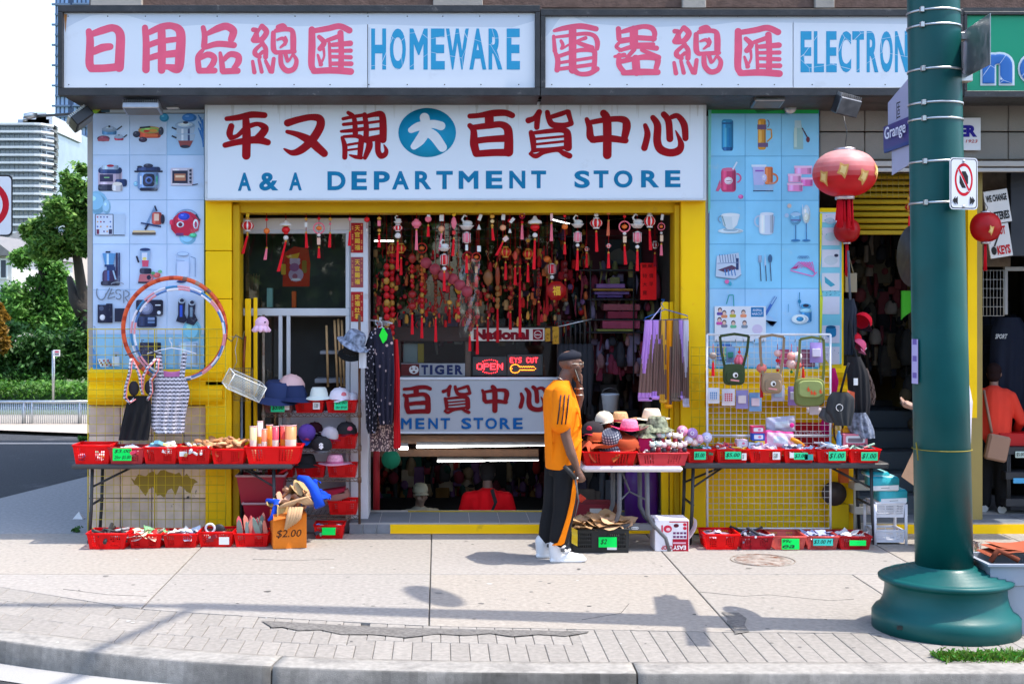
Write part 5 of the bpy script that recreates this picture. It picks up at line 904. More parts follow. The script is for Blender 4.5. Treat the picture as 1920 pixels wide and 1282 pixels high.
DT=11.83; ZW=Z(874,DT)
T=thing('white_table','small white topped folding table with curved grey legs heaped with hats','table',(X(1185,DT),DT+.3,0)); b=B(c(225,222,228)); b.bbox(X(1092,DT),DT,Z(885,DT),X(1281,DT),DT+.62,ZW,.02); b.obj('table_top',plastic,T)
for dd in(.06,.5):
    b=B((.12,.12,.13)); zm=Z(985,DT); leg_tube(b,[(X(1163,DT),DT+dd,ZW-.06),(X(1163,DT),DT+dd,Z(960,DT)),(X(1155,DT),DT+dd,zm),(X(1130,DT),DT+dd,Z(1012,DT)),(X(1121,DT),DT+dd,.0)],.021); b.obj('leg',metal if 0 else matte,T)
    b=B((.12,.12,.13)); leg_tube(b,[(X(1215,DT),DT+dd,ZW-.06),(X(1216,DT),DT+dd,Z(965,DT)),(X(1226,DT),DT+dd,zm),(X(1250,DT),DT+dd,Z(1010,DT)),(X(1257,DT),DT+dd,.0)],.021); b.obj('leg',matte,T)
b=B((.11,.11,.12)); b.bbox(X(1155,DT),DT+.05,Z(996,DT),X(1226,DT),DT+.08,Z(984,DT),.004); b.obj('crossbar',matte,T)
b=B((.12,.12,.13)); leg_tube(b,[(X(1166,DT),DT+.06,Z(938,DT)),(X(1186,DT),DT+.2,Z(927,DT)),(X(1213,DT),DT+.06,Z(938,DT))],.009); leg_tube(b,[(X(1186,DT),DT+.2,Z(925,DT)),(X(1172,DT),DT+.3,ZW-.05)],.009); b.obj('brace',matte,T)
b=Pr(DT+.048); b.rr(1184,987,1197,992,c(225,225,225),2); b.rr(1185,988,1196,991,(.1,.1,.1),1); b.obj('maker_plate',paper,T); b=B(); tpx(b,'LIFETIME',1186,988,1195,991,DT+.046,c(235,235,235),.0005,.01,2); b.obj('maker_lettering',paper,T)
# ================= baskets =================
def basket_parts(w,d,h,col,tap=.022,rows=7,cols=18,patch=((2,6),(11,16)),prow=(1,6)):
    """tapered plastic tray with two slotted patches on each side"""
    b=B(col); x0,x1=-w/2,w/2; pt=lambda u,t,k:None
    def wall(A,Bv,a2,b2,nc,pp):
        for i in range(nc):
            for j in range(rows):
                slot=prow[0]<=j<prow[1]and any(p[0]<=i<p[1]for p in pp)
                def q(u,v):
                    lo=Vector(A).lerp(Vector(Bv),u); hi=Vector(a2).lerp(Vector(b2),u); return lo.lerp(hi,v)
                u0,u1=i/nc,(i+1)/nc; v0,v1=j/rows,(j+1)/rows
                if not slot:b.add([q(u0,v0),q(u1,v0),q(u1,v1),q(u0,v1)],[(0,1,2,3)])
                else:
                    um=u0+(u1-u0)*.5; vm=v0+(v1-v0)*.3; b.add([q(u0,v0),q(u1,v0),q(u1,vm),q(u0,vm)],[(0,1,2,3)]); b.add([q(um,vm),q(u1,vm),q(u1,v1),q(um,v1)],[(0,1,2,3)])
    t=tap; lo=[(x0+t,t,0),(x1-t,t,0),(x1-t,d-t,0),(x0+t,d-t,0)]; hi=[(x0,0,h),(x1,0,h),(x1,d,h),(x0,d,h)]
    wall(lo[0],lo[1],hi[0],hi[1],cols,patch); wall(lo[1],lo[2],hi[1],hi[2],12,((2,5),(7,10))); wall(lo[2],lo[3],hi[2],hi[3],cols,patch); wall(lo[3],lo[0],hi[3],hi[0],12,((2,5),(7,10)))
    b.add([(p[0],p[1],.003)for p in lo],[(0,1,2,3)])
    r=B(tuple(min(1,q*1.08)for q in col)); e=.008
    for k in range(4):
        a_,c_=hi[k],hi[(k+1)%4]; r.tube([(a_[0],a_[1],h),(c_[0],c_[1],h)],e,n=6)
        r.ball((a_[0],a_[1],h),e*1.05,n=7,m=4)
    return b,r
BM_={}
def basket(x0,x1,y0,y1,D,z,lab,group=None,col=RED,d=.25,tag=None,kind=None,h=None,nm='basket',tap=.022,m=None):
    """x0..y1 photo pixels of the front face"""
    w=X(x1,D)-X(x0,D); h=h or(Z(y0,D)-Z(y1,D)); key=(col,kind)
    w0,d0,h0=.34,.25,.14
    if key not in BM_:
        bb,rr_=basket_parts(w0,d0,h0,col); BM_[key]=(bb.mesh('tray',m or basketm),rr_.mesh('rim',m or basketm))
    T=thing(nm,lab,'basket',(X((x0+x1)/2,D),D,z),group); s_=(w/w0,d/d0,h/h0)
    link('tray',BM_[key][0],T,scale=s_); link('rim',BM_[key][1],T,scale=s_)
    if tag:
        for tg in(tag if isinstance(tag,list)else[tag]):
            tx0,ty0,tx1,ty1,q,txt=tg; t=B(q); t.bbox(X(tx0,D),D-.014,Z(ty1,D),X(tx1,D),D-.0125,Z(ty0,D),.0005); o=t.obj('price_tag',paper,T)
            if txt:
                L_=B(); n_=len(txt)
                for k,ln in enumerate(txt):hh=(ty1-ty0)/n_; tpx(L_,ln,tx0+2,ty0+hh*k+hh*.2,tx0+2+(tx1-tx0-4)*min(1,len(ln)/5),ty0+hh*(k+.82),D-.0155,(.01,.05,.03),.0005,.012,2,shear=.3)
                L_.obj('handwriting',paper,T)
    return T
GT=(.03,.72,.32); GT2=(.0,.85,.12); WT=(.78,.77,.76)
tagc=[lambda x,y:(x,y,x+13,y+10,WT,['5.00'])]
DLt=12.2
for x0,x1,y0,tg,lab,kw in((136,206,829,None,'red basket at the left end of the left table, nearly empty',{}),(203,269,834,(212,840,247,863,GT2,['$3.00','2for $5.00']),'translucent red basket with a big green two-line price tag',dict(col=(.68,.06,.07))),(268,331,833,None,'plain red basket of small packets right of the green two-line tag',{}),
    (331,394,832,(337,846,351,855,WT,None),'red basket with a small blank white label on the left table',{}),(396,458,836,None,'red basket holding wooden clogs on the left table',{}),(459,564,832,None,'wide red basket of upright fans at the right end of the left table',{})):
    basket(x0,x1,y0,864,DLt,ZT,lab,'red baskets on the left table',tag=tg,d=.3,**kw)
DLf=11.98
for x0,x1,y0,y1,tg,lab,D in((162,236,1001,1031,None,'largest red floor basket, holding black sandals, at the far left',11.95),(241,302,1001,1028,None,'red floor basket of folded cloths beside the sandal basket',12.0),(305,369,1001,1027,None,'red floor basket with blue and white wrapped goods',12.03),(371,436,997,1025,(411,1006,430,1020,WT,None),'red floor basket with white label and a round black fan',12.07),(438,503,1000,1025,None,'red floor basket of upright pink slippers beside the orange box',12.07)):
    basket(x0,x1,y0,y1,D,0,lab,'red baskets on the pavement at left',tag=tg,d=.30)
basket(588,645,981,1006,12.5,0,'red floor basket with a plain green tag right of the orange box',None,tag=(604,988,629,1002,GT2,None),d=.26)
DRt=12.14
for x0,x1,tg,lab,kw in((1290,1341,(1301,846,1323,861,GT,['$5.00']),'first red basket from left on the long right table, green $5.00 tag',{}),(1344,1404,[(1359,846,1389,860,GT,['$5.00']),(1390,849,1399,862,WT,['5.0'])],'second red basket on the long right table with green tag overlapping a round one',{}),(1406,1468,(1448,847,1462,861,WT,['5.00']),'red basket on the right table with only a small pale 5.00 sticker',{}),
    (1471,1528,[(1480,848,1488,858,WT,None),(1488,848,1514,861,GT,['$3.00']),(1508,851,1524,862,(.05,.40,.36),None)],'red basket with a green $3.00 tag between two smaller stickers',{}),(1532,1591,(1553,846,1585,863,GT,['$1.00']),'fifth red basket on the long right table with a wide green $1.00 tag',{}),(1594,1652,(1614,847,1645,863,GT,['$1.00']),'red basket at the right end of the long table with a green $1.00 tag',{})):
    basket(x0,x1,841,866,DRt,ZR,lab,'red baskets on the long right table',tag=tg,d=.30,**kw)
for x0,x1,y0,y1,lab,q in((1093,1194,847,873,'wide red basket heaped with rust brown hats on the white table',RED),(1196,1291,848,872,'wide pinkish red basket of figurines and trinkets on the white table',(.72,.07,.09))):
    basket(x0,x1,y0,y1,DT+.02,ZW,lab,'wide baskets on the white table',d=.4,col=q,kind='w')
for x0,x1,y0,y1,tg,lab,q in((1323,1388,1002,1031,None,'bright red floor basket at the left of the row beneath the long right table',RED),(1390,1450,1006,1031,None,'dark red floor basket, second in the row beneath the right table',(.5,.015,.03)),(1452,1512,1005,1030,(1465,1009,1498,1029,GT2,['99c','  ea']),'pale salmon floor basket with a green 99c tag',(.75,.16,.14)),(1514,1573,1004,1029,(1524,1009,1561,1022,(.05,.6,.5),['$3.00 M']),'salmon floor basket with a blue green $3.00 tag',(.72,.13,.12)),(1576,1635,1003,1028,(1592,1012,1623,1022,GT2,None),'red floor basket of crumpled papers with a torn green tag',(.55,.02,.03))):
    basket(x0,x1,y0,y1,11.93,0,lab,'red baskets on the pavement at right',tag=tg,d=.36,col=q)
# ================= goods in the baskets =================
def heap(name,lab,x0,x1,D,z,d,h,n,cols,kind='box',m=paper,sz=(.03,.07)):
    b=B(); xa,xb=X(x0,D),X(x1,D)
    for i in range(n):
        x=R.uniform(xa+.03,xb-.03); y=D+R.uniform(.04,d-.03); u=abs((x-(xa+xb)/2)/((xb-xa)/2)); zz=z+R.uniform(0,1)*h*(1-.5*u); q=R.choice(cols); s_=R.uniform(*sz)
        M_=Matrix.Translation((x,y,zz))@ Euler((R.uniform(-.5,.5),R.uniform(-.5,.5),R.uniform(0,3))).to_matrix().to_4x4(); t=B()
        if kind=='box':t.bbox(-s_,-s_*.5,-s_*.25,s_,s_*.5,s_*.25,.002,q)
        elif kind=='stick':t.tube([(-s_*2,0,0),(0,0,s_*.15),(s_*2,0,0)],s_*.22,q,6)
        elif kind=='ball':t.ball((0,0,0),s_,s_*R.uniform(.6,1),s_*.7,q,8,6)
        elif kind=='leaf':t.loft([[(-s_*.35*f_,-.004,s_*hh),(s_*.35*f_,-.004,s_*hh),(s_*.35*f_,.004,s_*hh),(-s_*.35*f_,.004,s_*hh)]for hh,f_ in((-1.2,.8),(0,1),(.9,.7),(1.3,.1))],q,smooth=False); 
        elif kind=='flat':t.sheet(lambda u_,v_:((u_-.5)*s_*2.4,(v_-.5)*s_*1.6,.01*math.sin(u_*7+v_*4+i)),4,3,q)
        if kind=='leaf':M_=Matrix.Translation((x,y,zz))@ Euler((R.uniform(-.25,.25),R.uniform(-.3,.3),R.uniform(-.5,.5))).to_matrix().to_4x4()
        b.merge(t,M_)
    return link(name,b.mesh(name,m,(0,0,0)),None,kind='stuff')
TAN=[c(205,150,100),c(220,170,120),c(190,130,85),c(228,180,130)]; MIX=[c(225,225,230),c(200,60,90),c(90,130,200),c(230,190,90),c(120,190,160),c(230,150,170),c(60,60,70)]; PAL=[c(225,225,232),c(205,215,230),c(190,200,215),c(230,220,210)]
heap('packets','',140,204,DLt,ZT+.05,.25,.03,14,MIX,'box'); heap('packets','',206,266,DLt,ZT+.08,.25,.06,40,PAL+MIX[:2],'box'); heap('packets','',270,330,DLt,ZT+.10,.25,.08,46,[c(225,200,120),c(240,240,235),c(120,180,200),c(200,190,170)],'box'); heap('wrapped_brushes','',334,393,DLt,ZT+.11,.25,.06,26,[c(235,235,235),c(190,160,110),c(210,210,215)],'stick')
for i in range(26):
    b=B(R.choice(TAN)); s_=R.uniform(.9,1.15); t=B(b.k); t.loft([[(u,w_*.032*s_,hh),(u,-w_*.032*s_,hh),(u,-w_*.032*s_,hh+.022),(u,w_*.032*s_,hh+.022)]for u,w_,hh in((-.075,.6,0),(-.04,1,.006),(.02,.85,.0),(.06,.95,.004),(.085,.5,.01))],smooth=True)
    xx=X(R.uniform(372,452),DLt); yy=DLt+R.uniform(.05,.24); t.xf(Matrix.Translation((xx,yy,ZT+.13+R.uniform(0,.06)))@ Euler((R.uniform(-.4,.4),R.uniform(-.6,.6),R.uniform(0,3.1))).to_matrix().to_4x4())
    solo(t,'wooden_massager',wood,'small tan wooden massager in the pile of the left table basket','massager','tan wooden massagers')
FC=[(468,482,798,833,(230,200,150),'pale yellow'),(480,491,790,833,(238,215,220),'white'),(490,501,803,833,(235,120,90),'salmon'),(497,510,797,833,(240,130,40),'deep orange'),(510,523,798,833,(205,70,90),'rose'),(523,537,798,833,(225,85,80),'coral red'),(534,556,796,833,(238,150,100),'light orange')]
for i,(xa,xb,ya,yb,q,nm_)in enumerate(FC):
    T=thing('drink_tumbler' if i!=1 else 'slim_bottle',f'{nm_} see-through '+('tumbler' if i!=1 else 'bottle')+' standing in the wide basket of the left table','tumbler',(X((xa+xb)/2,12.3),12.3+(i%2)*.08,ZT+.02),'tumblers in the wide left basket'); r=(X(xb,12.3)-X(xa,12.3))/2; H=Z(ya,12.3)-ZT-.02
    o=WP[T.name]; b=B(c(*q)); b.lathe([(r*.8,0),(r*.9,H*.3),(r,H)],o,14); b.obj('cup',plastic,T); b=B(c(235,170,60)if i%2 else c(240,225,205)); b.lathe([(r*.93,H*.42),(r*.96,H*.6)],o,14,cap=False); b.obj('band',paper,T); b=B(c(238,190,190)); b.lathe([(r*1.03,H-.01),(r*1.03,H),(r*.9,H)],o,14); b.obj('rim',plastic,T)
heap('sandals','',172,232,11.97,.09,.28,.05,12,[(.02,.02,.022),(.03,.03,.03),(.3,.3,.32)],'stick',matte,(.05,.08)); heap('folded_cloths','',244,300,12.0,.10,.28,.05,26,[c(225,225,220),c(200,60,60),c(120,170,120),c(235,200,170)],'flat',cloth,(.05,.08))
heap('wrapped_goods','',308,366,12.03,.09,.28,.06,24,PAL+[c(80,100,150)],'flat',plastic,(.04,.08)); heap('packets','',375,432,12.07,.08,.28,.03,18,[c(90,60,50),c(200,190,180),c(150,40,50)],'box')
T=thing('round_fan','round black fan leaning in the white labelled floor basket','fan',P(412,1003,12.15)); b=B((.015,.015,.018)); b.ball(P(411,992,12.2),.055,.02,.05,n=16); b.obj('fan_head',matte,T); b=B(c(215,220,230)); b.torus(P(394,990,12.18),.04,.011,'y',18,6); b.obj('ring',plastic,T)
heap('slippers','',440,502,12.07,.14,.28,.04,18,[c(235,110,110),c(240,150,130),c(130,150,140),c(225,90,100)],'leaf',plastic,(.05,.085))
heap('packets','',590,643,12.5,.06,.24,.04,14,MIX,'box')
for xa,xb,k_,cols in((1292,1340,'box',[c(60,120,90),c(40,90,70),c(225,225,230),c(150,190,220)]),(1346,1402,'stick',[c(60,90,190),c(225,90,60),c(240,200,80),c(200,60,90),c(225,225,230)]),(1408,1466,'box',[c(230,225,230),c(215,190,210),c(180,190,215)]),(1473,1526,'flat',[c(180,200,225),c(240,160,190),c(225,225,235)]),(1534,1590,'stick',[c(225,230,235),c(60,70,80),c(120,160,200),c(200,210,210)]),(1596,1650,'stick',[c(225,230,235),c(70,80,90),c(150,190,170),c(220,120,130)])):
    heap('small_goods','',xa,xb,DRt,ZR+.10,.27,.055,44,cols,k_,plastic,(.025,.045))
b=B(c(245,150,20)); b.tube([P(1483,822,12.3),P(1495,828,12.28),P(1508,836,12.26)],[.018,.022,.014],n=10); solo(b,'orange_toy_banana',plastic,'orange banana shaped toy lying on the goods of the right table','toy')
for xa,xb,cols,k_ in((1325,1386,[c(205,190,210),c(150,130,150)],'flat'),(1392,1448,[c(60,60,66),c(130,130,150),c(180,180,190)],'stick'),(1516,1572,[c(60,120,200),c(225,225,230),c(150,160,200)],'flat'),(1578,1634,[c(235,235,235),c(225,225,228)],'flat')):
    heap('loose_goods','',xa,xb,11.95,.07,.33,.06,16,cols,k_,paper,(.04,.07))
# stacked toy boxes and bags on the right table
for x0,y0,x1,y1,q,lab,m_ in((1410,799,1434,812,(215,70,110),'flat pink and white card box at the top of the small stack',paper),(1411,812,1434,826,(50,90,190),'dark blue card box under the pink one',paper),(1416,826,1434,838,(235,195,60),'yellow carton at the bottom of the small stack',paper),(1382,824,1402,838,(225,200,215),'pale pink box left of the small stack',paper),(1404,830,1424,838,(220,225,232),'low white box on the third basket',paper)):
    T=thing('toy_box',lab,'box',P((x0+x1)/2,y1,12.35)); pxbox(B(c(*q)),x0,y0,x1,y1,12.32,12.42,None,.003).obj('carton',m_,T); p_=Pr(12.3185); p_.rr(x0+3,y0+3,x1-3,y1-3,c(225,228,235),1.5); p_.ell((x0+x1)/2+2,(y0+y1)/2,3,2.4,c(230,130,160)); p_.obj('printed_front',paper,T)
for x0,y0,x1,y1,q,lab in((1437,783,1490,812,(190,190,215),'clear zip bag with grey goods and a pink sticker'),(1434,806,1488,838,(235,190,210),'pink edged clear zip bag in front of the grey one')):
    T=thing('zip_bag',lab,'bag',P((x0+x1)/2,y1,12.36)); dd=12.4 if y0<800 else 12.34; b=B(c(*q)); b.sheet(lambda u,v:(X(x0+(x1-x0)*u,dd),dd-.03*math.sin(u*3.1)*math.sin(v*3.1)+.008*math.sin(u*17+v*11),Z(y1+(y0-y1)*v+4*u*(1 if y0>800 else-1),dd)),14,10,thick=.02,cf=lambda u,v:c(235,70,150)if(v>.9 or u<.05)and y0>800 else(c(215,225,235)if .25<v<.75 and .3<u<.8 else c(*q))); b.obj('pouch',plastic,T)
    if y0<800:B(c(240,50,150)).ball(P(1485,797,12.35),.022,.006,.022,n=12).obj('sticker',paper,T)
# red flags with lettering behind the grid
T=board('red_board','dark red board with partial ARTMENT lettering behind the white grid',1486,792,1557,836,12.7,c(185,16,28),'sign'); b=B(); tpx(b,'ARTMENT',1488,808,1546,819,12.697,c(220,170,180),.001,.04,2); b.obj('lettering',paper,T)
# cartons and crate below the white table
T=thing('orange_carton','bright orange cardboard box with $2.00 written on it','box',P(555,1020,12.0)); D=12.02; z1=Z(962,D); b=B(c(222,120,20)); x0,x1=X(513,D),X(576,D); b.bbox(x0,D,0,x1,D+.34,z1,.004); b.obj('carton',card,T)
b=B(c(195,100,20)); b.add([(x0,D,z1),(x1,D,z1),(x1,D-.02,z1+.0),(x0,D-.06,z1-.05)],[(0,3,2,1)]); b.obj('flap',card,T); b=B(); tpx(b,'$2.00',519,992,566,1008,D-.002,(.06,.02,.01),.0005,.005,2,shear=.2); b.obj('handwriting',paper,T)
T.rotation_euler=(0,0,rad(12))
def drape(name,lab,cx,cy,D,w,h,d,col,n=9,m=knit,seed=1,cat='cloth'):
    rr_=random.Random(seed); b=B(col)
    for k in range(n):
        a=rr_.uniform(-1,1); x=X(cx,D)+a*w*.6; z=Z(cy,D)+(1-abs(a))*h*rr_.uniform(.1,.9); ph=rr_.uniform(0,6); L=rr_.uniform(.5,1)*w; tilt=rr_.uniform(-.5,.5)
        q=tuple(v*rr_.uniform(.8,1.15)for v in col); t=B(q)
        t.sheet(lambda u,v:((u-.5)*L,(v-.5)*d+.02*math.sin(u*9+ph),.035*math.sin(u*7+ph)+.02*math.sin(v*11+ph)-.5*L*(abs(u-.5)*2)**2*.8),10,8,q,thick=.006)
        b.merge(t,Matrix.Translation((x,D+rr_.uniform(.05,.25),z))@ Euler((rr_.uniform(-.3,.6),tilt,rr_.uniform(-.7,.7))).to_matrix().to_4x4())
    return solo(b,name,m,lab,cat)
drape('brown_cloth_heap','heap of tan brown cloth strips spilling over the orange box',548,945,12.0,.22,.2,.18,c(196,158,118),13,seed=3)
b=B(c(190,150,112)); 
for i in range(9):b.tube([P(524+i*3,951-i*.6,11.98),P(535+i*3.2,944-i,11.97),P(556+i*2.6,938-i*.8,11.99),P(572+i*2,944,12.0)],.012,tuple(v*(1-.05*(i%3))for v in c(200,160,120)),5)
for i in range(5):b.tube([P(545+i*5,950,11.98),P(541+i*5,970,11.96),P(536+i*4,992-i*3,11.97)],[.02,.022,.016],tuple(v*(1-.07*(i%2))for v in c(198,160,122)),5)
solo(b,'tan_strap_bundle',knit,'bundle of tan straps folded over the front edge of the orange box','straps')
drape('blue_cloth','bright blue cloth heaped behind the tan straps',578,935,12.2,.24,.22,.14,c(20,70,195),9,seed=8)
b=B(c(25,75,200)); b.tube([P(560,895,12.15),P(575,899,12.1),P(588,915,12.05),P(600,950,12.0)],[.025,.04,.045,.05],n=8); b.tube([P(500,938,12.1),P(520,940,12.05),P(513,968,12.0),P(503,975,12)],[.02,.035,.03,.01],n=8); solo(b,'blue_strap',knit,'glossy blue strap curling from the blue cloth to the red tubs','strap')
for i,(x0,x1,y0,y1,lab)in enumerate(((443,533,892,944,'upper dark red square tub behind the left table leg'),(455,530,944,990,'lower dark red square tub carrying the upper one'))):
    T=thing('red_tub',lab,'tub',P((x0+x1)/2,y1,12.55),'stacked dark red tubs'); D=12.5; b=B((.33,.01,.03)); xa,xb=X(x0,D),X(x1,D); za,zb=Z(y0,D),max(Z(y1,D),.0); b.loft([[(xa+t,D+t,z),(xb-t,D+t,z),(xb-t,D+.34-t,z),(xa+t,D+.34-t,z)]for z,t in((zb,.04),(za-.03,.005),(za,0))],cap=False,smooth=False); b.add([(xa+.04,D+.04,zb+.002),(xb-.04,D+.04,zb+.002),(xb-.04,D+.3,zb+.002),(xa+.04,D+.3,zb+.002)],[(0,1,2,3)]); b.obj('tub_wall',plastic,T)
    b=B((.5,.3,.32)); [b.tube([p_,q_],.012,n=6)for p_,q_ in(((xa,D,za),(xb,D,za)),((xa,D+.34,za),(xb,D+.34,za)),((xa,D,za),(xa,D+.34,za)),((xb,D,za),(xb,D+.34,za)))]; b.obj('rim',plastic,T)
b=B(c(230,225,222)); b.tube([P(478,868,12.55),P(487,893,12.6)],.01); b.tube([P(520,890,12.55),P(538,878,12.5)],.014,c(220,20,40)); solo(b,'sticks_in_tub',plastic,'white stick and short red rod poking out of the upper red tub','sticks')
T=thing('black_crate','black slatted plastic crate full of brown paper wraps under the white table','crate',P(1128,1035,11.8)); bb,rr_=basket_parts(X(1179,11.8)-X(1074,11.8),.36,Z(992,11.8),(.012,.013,.014),.004,6,26,((2,9),(16,25)),(1,5))
for q_,n_ in((bb,'tray'),(rr_,'rim')):q_.xf(Matrix.Translation((X(1127,11.8),11.8,0))); q_.obj(n_,matte,T)
b=B(GT2); b.box(X(1122,11.8),11.785,Z(1025,11.8),X(1156,11.8),11.788,Z(1006,11.8)); b.obj('price_tag',paper,T); b=B(); tpx(b,'$2',1126,1010,1138,1021,11.784,(.01,.05,.03),.0005,.01,2,shear=.3); b.obj('handwriting',paper,T)
b=B(c(225,225,228)); b.box(X(1138,11.8),11.788,.03,X(1156,11.8),11.79,.055); b.obj('white_label',paper,T)
heap('brown_paper_wraps','',1070,1182,11.8,Z(990,11.8),.36,.07,60,[c(180,145,105),c(160,125,90),c(195,160,125)],'flat',paper,(.06,.11))
b=B(c(225,190,30)); b.sheet(lambda u,v:(X(1072+11*u,11.77),11.775+.01*math.sin(v*9),Z(1018-30*v+6*u,11.77)),3,6); solo(b,'yellow_bag_strip',plastic,'torn yellow plastic hanging on the left side of the black crate','plastic')
T=thing('maroon_carton','maroon cardboard box with a white label behind the black crate','box',P(1110,978,12.4)); pxbox(B(c(120,22,36)),1068,945,1150,985,12.35,12.65,None,.003).obj('carton',card,T); pxbox(B(c(190,185,180)),1106,953,1128,964,12.345,12.349,None,.0005).obj('label',paper,T); pxbox(B(c(105,62,45)),1151,945,1158,985,12.4,12.65,None,.003).obj('side_flap',card,T)
T=thing('chopper_carton','white and red printed carton standing upside down right of the table leg','box',P(1264,1033,11.86)); D=11.88; b=B(c(228,224,232)); b.bbox(X(1228,D),D,0,X(1292,D),D+.28,Z(974,D),.004); b.obj('carton',card,T)
p_=Pr(D-.001); p_.rect(1261,1010,1288,1033,c(170,20,50)); p_.rect(1288,977,1291,1034,c(190,25,50)); p_.rect(1255,977,1291,979,c(190,25,50)); p_.ell(1252,991,8,7,c(200,40,70)); p_.ell(1253,992,4,3,c(230,190,200)); p_.ell(1268,985,5,3.5,c(90,20,40)); p_.ell(1284,983,3.4,3,c(200,30,60)); p_.ell(1284,990,3.4,3,c(200,30,60)); p_.rect(1240,984,1243,998,c(200,60,90))
for i in range(8):p_.rect(1262+(i%4)*6.6,997+(i // 4)*7,1267+(i%4)*6.6,1001+(i // 4)*7,c(110,50,100))
p_.rect(1262,1016,1286,1019,c(220,170,190)); p_.obj('printed_front',paper,T)
b=B(); tpx(b,'EASY',1262,1022,1286,1030,D-.004,c(240,235,240),.0005,.03,2,flip=True); tpx(b,'CHOP',1240,1022,1261,1030,D-.004,c(185,20,50),.0005,.03,2,flip=True); b.obj('lettering',paper,T)
b=B(c(225,215,222)); b.sheet(lambda u,v:(X(1293+14*math.sin(u*2),11.95),11.95+.15*v,Z(1010-36*u,11.95)),8,3,thick=.01); solo(b,'pale_paper_roll',paper,'pale curled sheet of paper leaning right of the upside down carton','paper')
# red display box left of table rim etc.
b=B(c(228,80,60)); b.tube([P(1086,928,12.2),P(1093,935,12.2),P(1089,941,12.2)],[.02,.035,.01]); solo(b,'orange_bow',cloth,'small orange bow hanging below the white table','bow')
# ================= hats =================
def hat(kind,x,y,D,r,lab,col,col2=None,rot=0,tilt=(0,0),group=None,m=knit,emblem=None,nm=None):
    """x, y: photo pixel of the brim centre"""
    T=thing(nm or{'cap':'baseball_cap','bucket':'bucket_hat','straw':'straw_hat','cowboy':'cowboy_hat','beret':'knitted_hat'}[kind],lab,'hat',P(x,y,D),group); c2=col2 or col; WP[T.name]=(0,0,0)
    if kind=='cap':
        b=B(col); b.lathe([(r,0),(r*1.0,r*.35),(r*.85,r*.75),(r*.5,r*1.05),(r*.02,r*1.12)],(0,0,0),18,cap=False); b.ball((0,0,r*1.12),r*.08,n=7,m=4); o=b.obj('crown',m,T)
        b=B(c2); b.sheet(lambda u,v:((u-.5)*1.7*r*(1-.35*v*v),-r*(.75-.35*(2*u-1)**2+.0)-v*r*.75*(1-(2*u-1)**2*.55),.02*r+v*0-.28*r*(2*u-1)**2+.05*r*(1-v)),12,5); b.obj('peak',m,T)
    elif kind in('bucket','straw','cowboy','beret'):
        top={'bucket':.95,'straw':1.0,'cowboy':1.15,'beret':.7}[kind]; br={'bucket':1.55,'straw':1.9,'cowboy':2.0,'beret':1.08}[kind]; b=B(col)
        b.lathe([(r,0),(r*.98,r*.3),(r*.84,r*top*.8),(r*.7,r*top),(r*.45,r*top*(.96 if kind!='cowboy' else .8)),(.001,r*top*(.97 if kind!='cowboy' else .72))],(0,0,0),22,cap=False); b.obj('crown',m,T)
        n=32; dn={'bucket':-.35,'straw':-.05,'cowboy':.05,'beret':-.05}[kind]; up=.42 if kind=='cowboy' else(.05 if kind=='straw' else .06); rings=[]
        for f_ in(0,.5,1,1.02):rings.append([(math.cos(2*math.pi*k/n)*r*(1+(br-1)*f_),math.sin(2*math.pi*k/n)*r*(1+(br-1)*f_)*(.85 if kind=='cowboy' else 1),r*(dn*f_+up*f_*f_*abs(math.cos(2*math.pi*k/n))**2+.03*math.sin(5*math.pi*k/n)*f_))for k in range(n)])
        b=B(c2); b.loft(rings,cap=False); b.obj('brim',m,T)
        if kind in('straw','cowboy'):b=B(emblem or(.3,.05,.1)); b.lathe([(r*1.02,r*.05),(r*1.0,r*.28)],(0,0,0),22,cap=False); b.obj('hat_band',m,T)
    if emblem and kind=='cap':
        b=B(emblem); b.ball((0,-r*.93,r*.5),r*.28,r*.08,r*.25,n=9,m=5); b.obj('badge',paper,T)
    T.rotation_euler=(tilt[0],tilt[1],rot); return T
# ================= chrome wire rack =================
RK=thing('wire_rack','bronze wire rack of hats and red baskets beside the white window post','rack',P(580,985,12.75)); RB=c(105,78,60)
for px_,D in((674,12.72),(494,12.72),(674,13.06),(494,13.06)):
    b=B(RB if px_>600 else c(130,120,105)); b.cyl((X(px_,D),D,.105),(X(px_,D),D,Z(590,D)),.013,n=10)
    for zz in(.5,.8,1.12):b.cyl((X(px_,D),D,zz),(X(px_,D),D,zz+.05),.02,n=10)
    b.obj('post',rustm,RK)
SHY=[(775,'top'),(842,'b'),(896,'c'),(966,'d')]
for y,_ in SHY:
    b=B(c(110,90,76)); D=12.72; z=Z(y,D); xa,xb=X(496,D),X(673,D)
    for dz in(0,-.03):b.tube([(xa,D,z+dz),(xb,D,z+dz)],.004,n=5)
    n=26
    for i in range(n):b.tube([(xa+(xb-xa)*i/n,D,z-(.03 if i%2 else 0)),(xa+(xb-xa)*(i+1)/n,D,z-(0 if i%2 else .03))],.0028,n=4)
    for i in range(22):b.tube([(xa+(xb-xa)*i/21,D,z),(xa+(xb-xa)*i/21,D+.34,z)],.003,n=4)
    b.obj('wire_shelf',rustm,RK)
GR_='red baskets on the wire rack'; b_=basket
b_(494,549,750,774,12.74,Z(775,12.74)+.005,'dull pinkish basket with a green $5.00 tag on the top rack shelf',GR_,(.36,.17,.17),tag=[(508,755,534,772,GT,['$5.00']),(534,757,543,768,WT,None)])
b_(552,607,750,773,12.74,Z(775,12.74)+.005,'red basket with a round white sticker on the top rack shelf',GR_,tag=(587,754,600,767,WT,['5.00']))
b_(611,669,748,771,12.74,Z(775,12.74)+.005,'red basket with a two-line $5.00 green tag on the top rack shelf',GR_,tag=(627,751,652,768,GT,['$5.00','2for $9.00']))
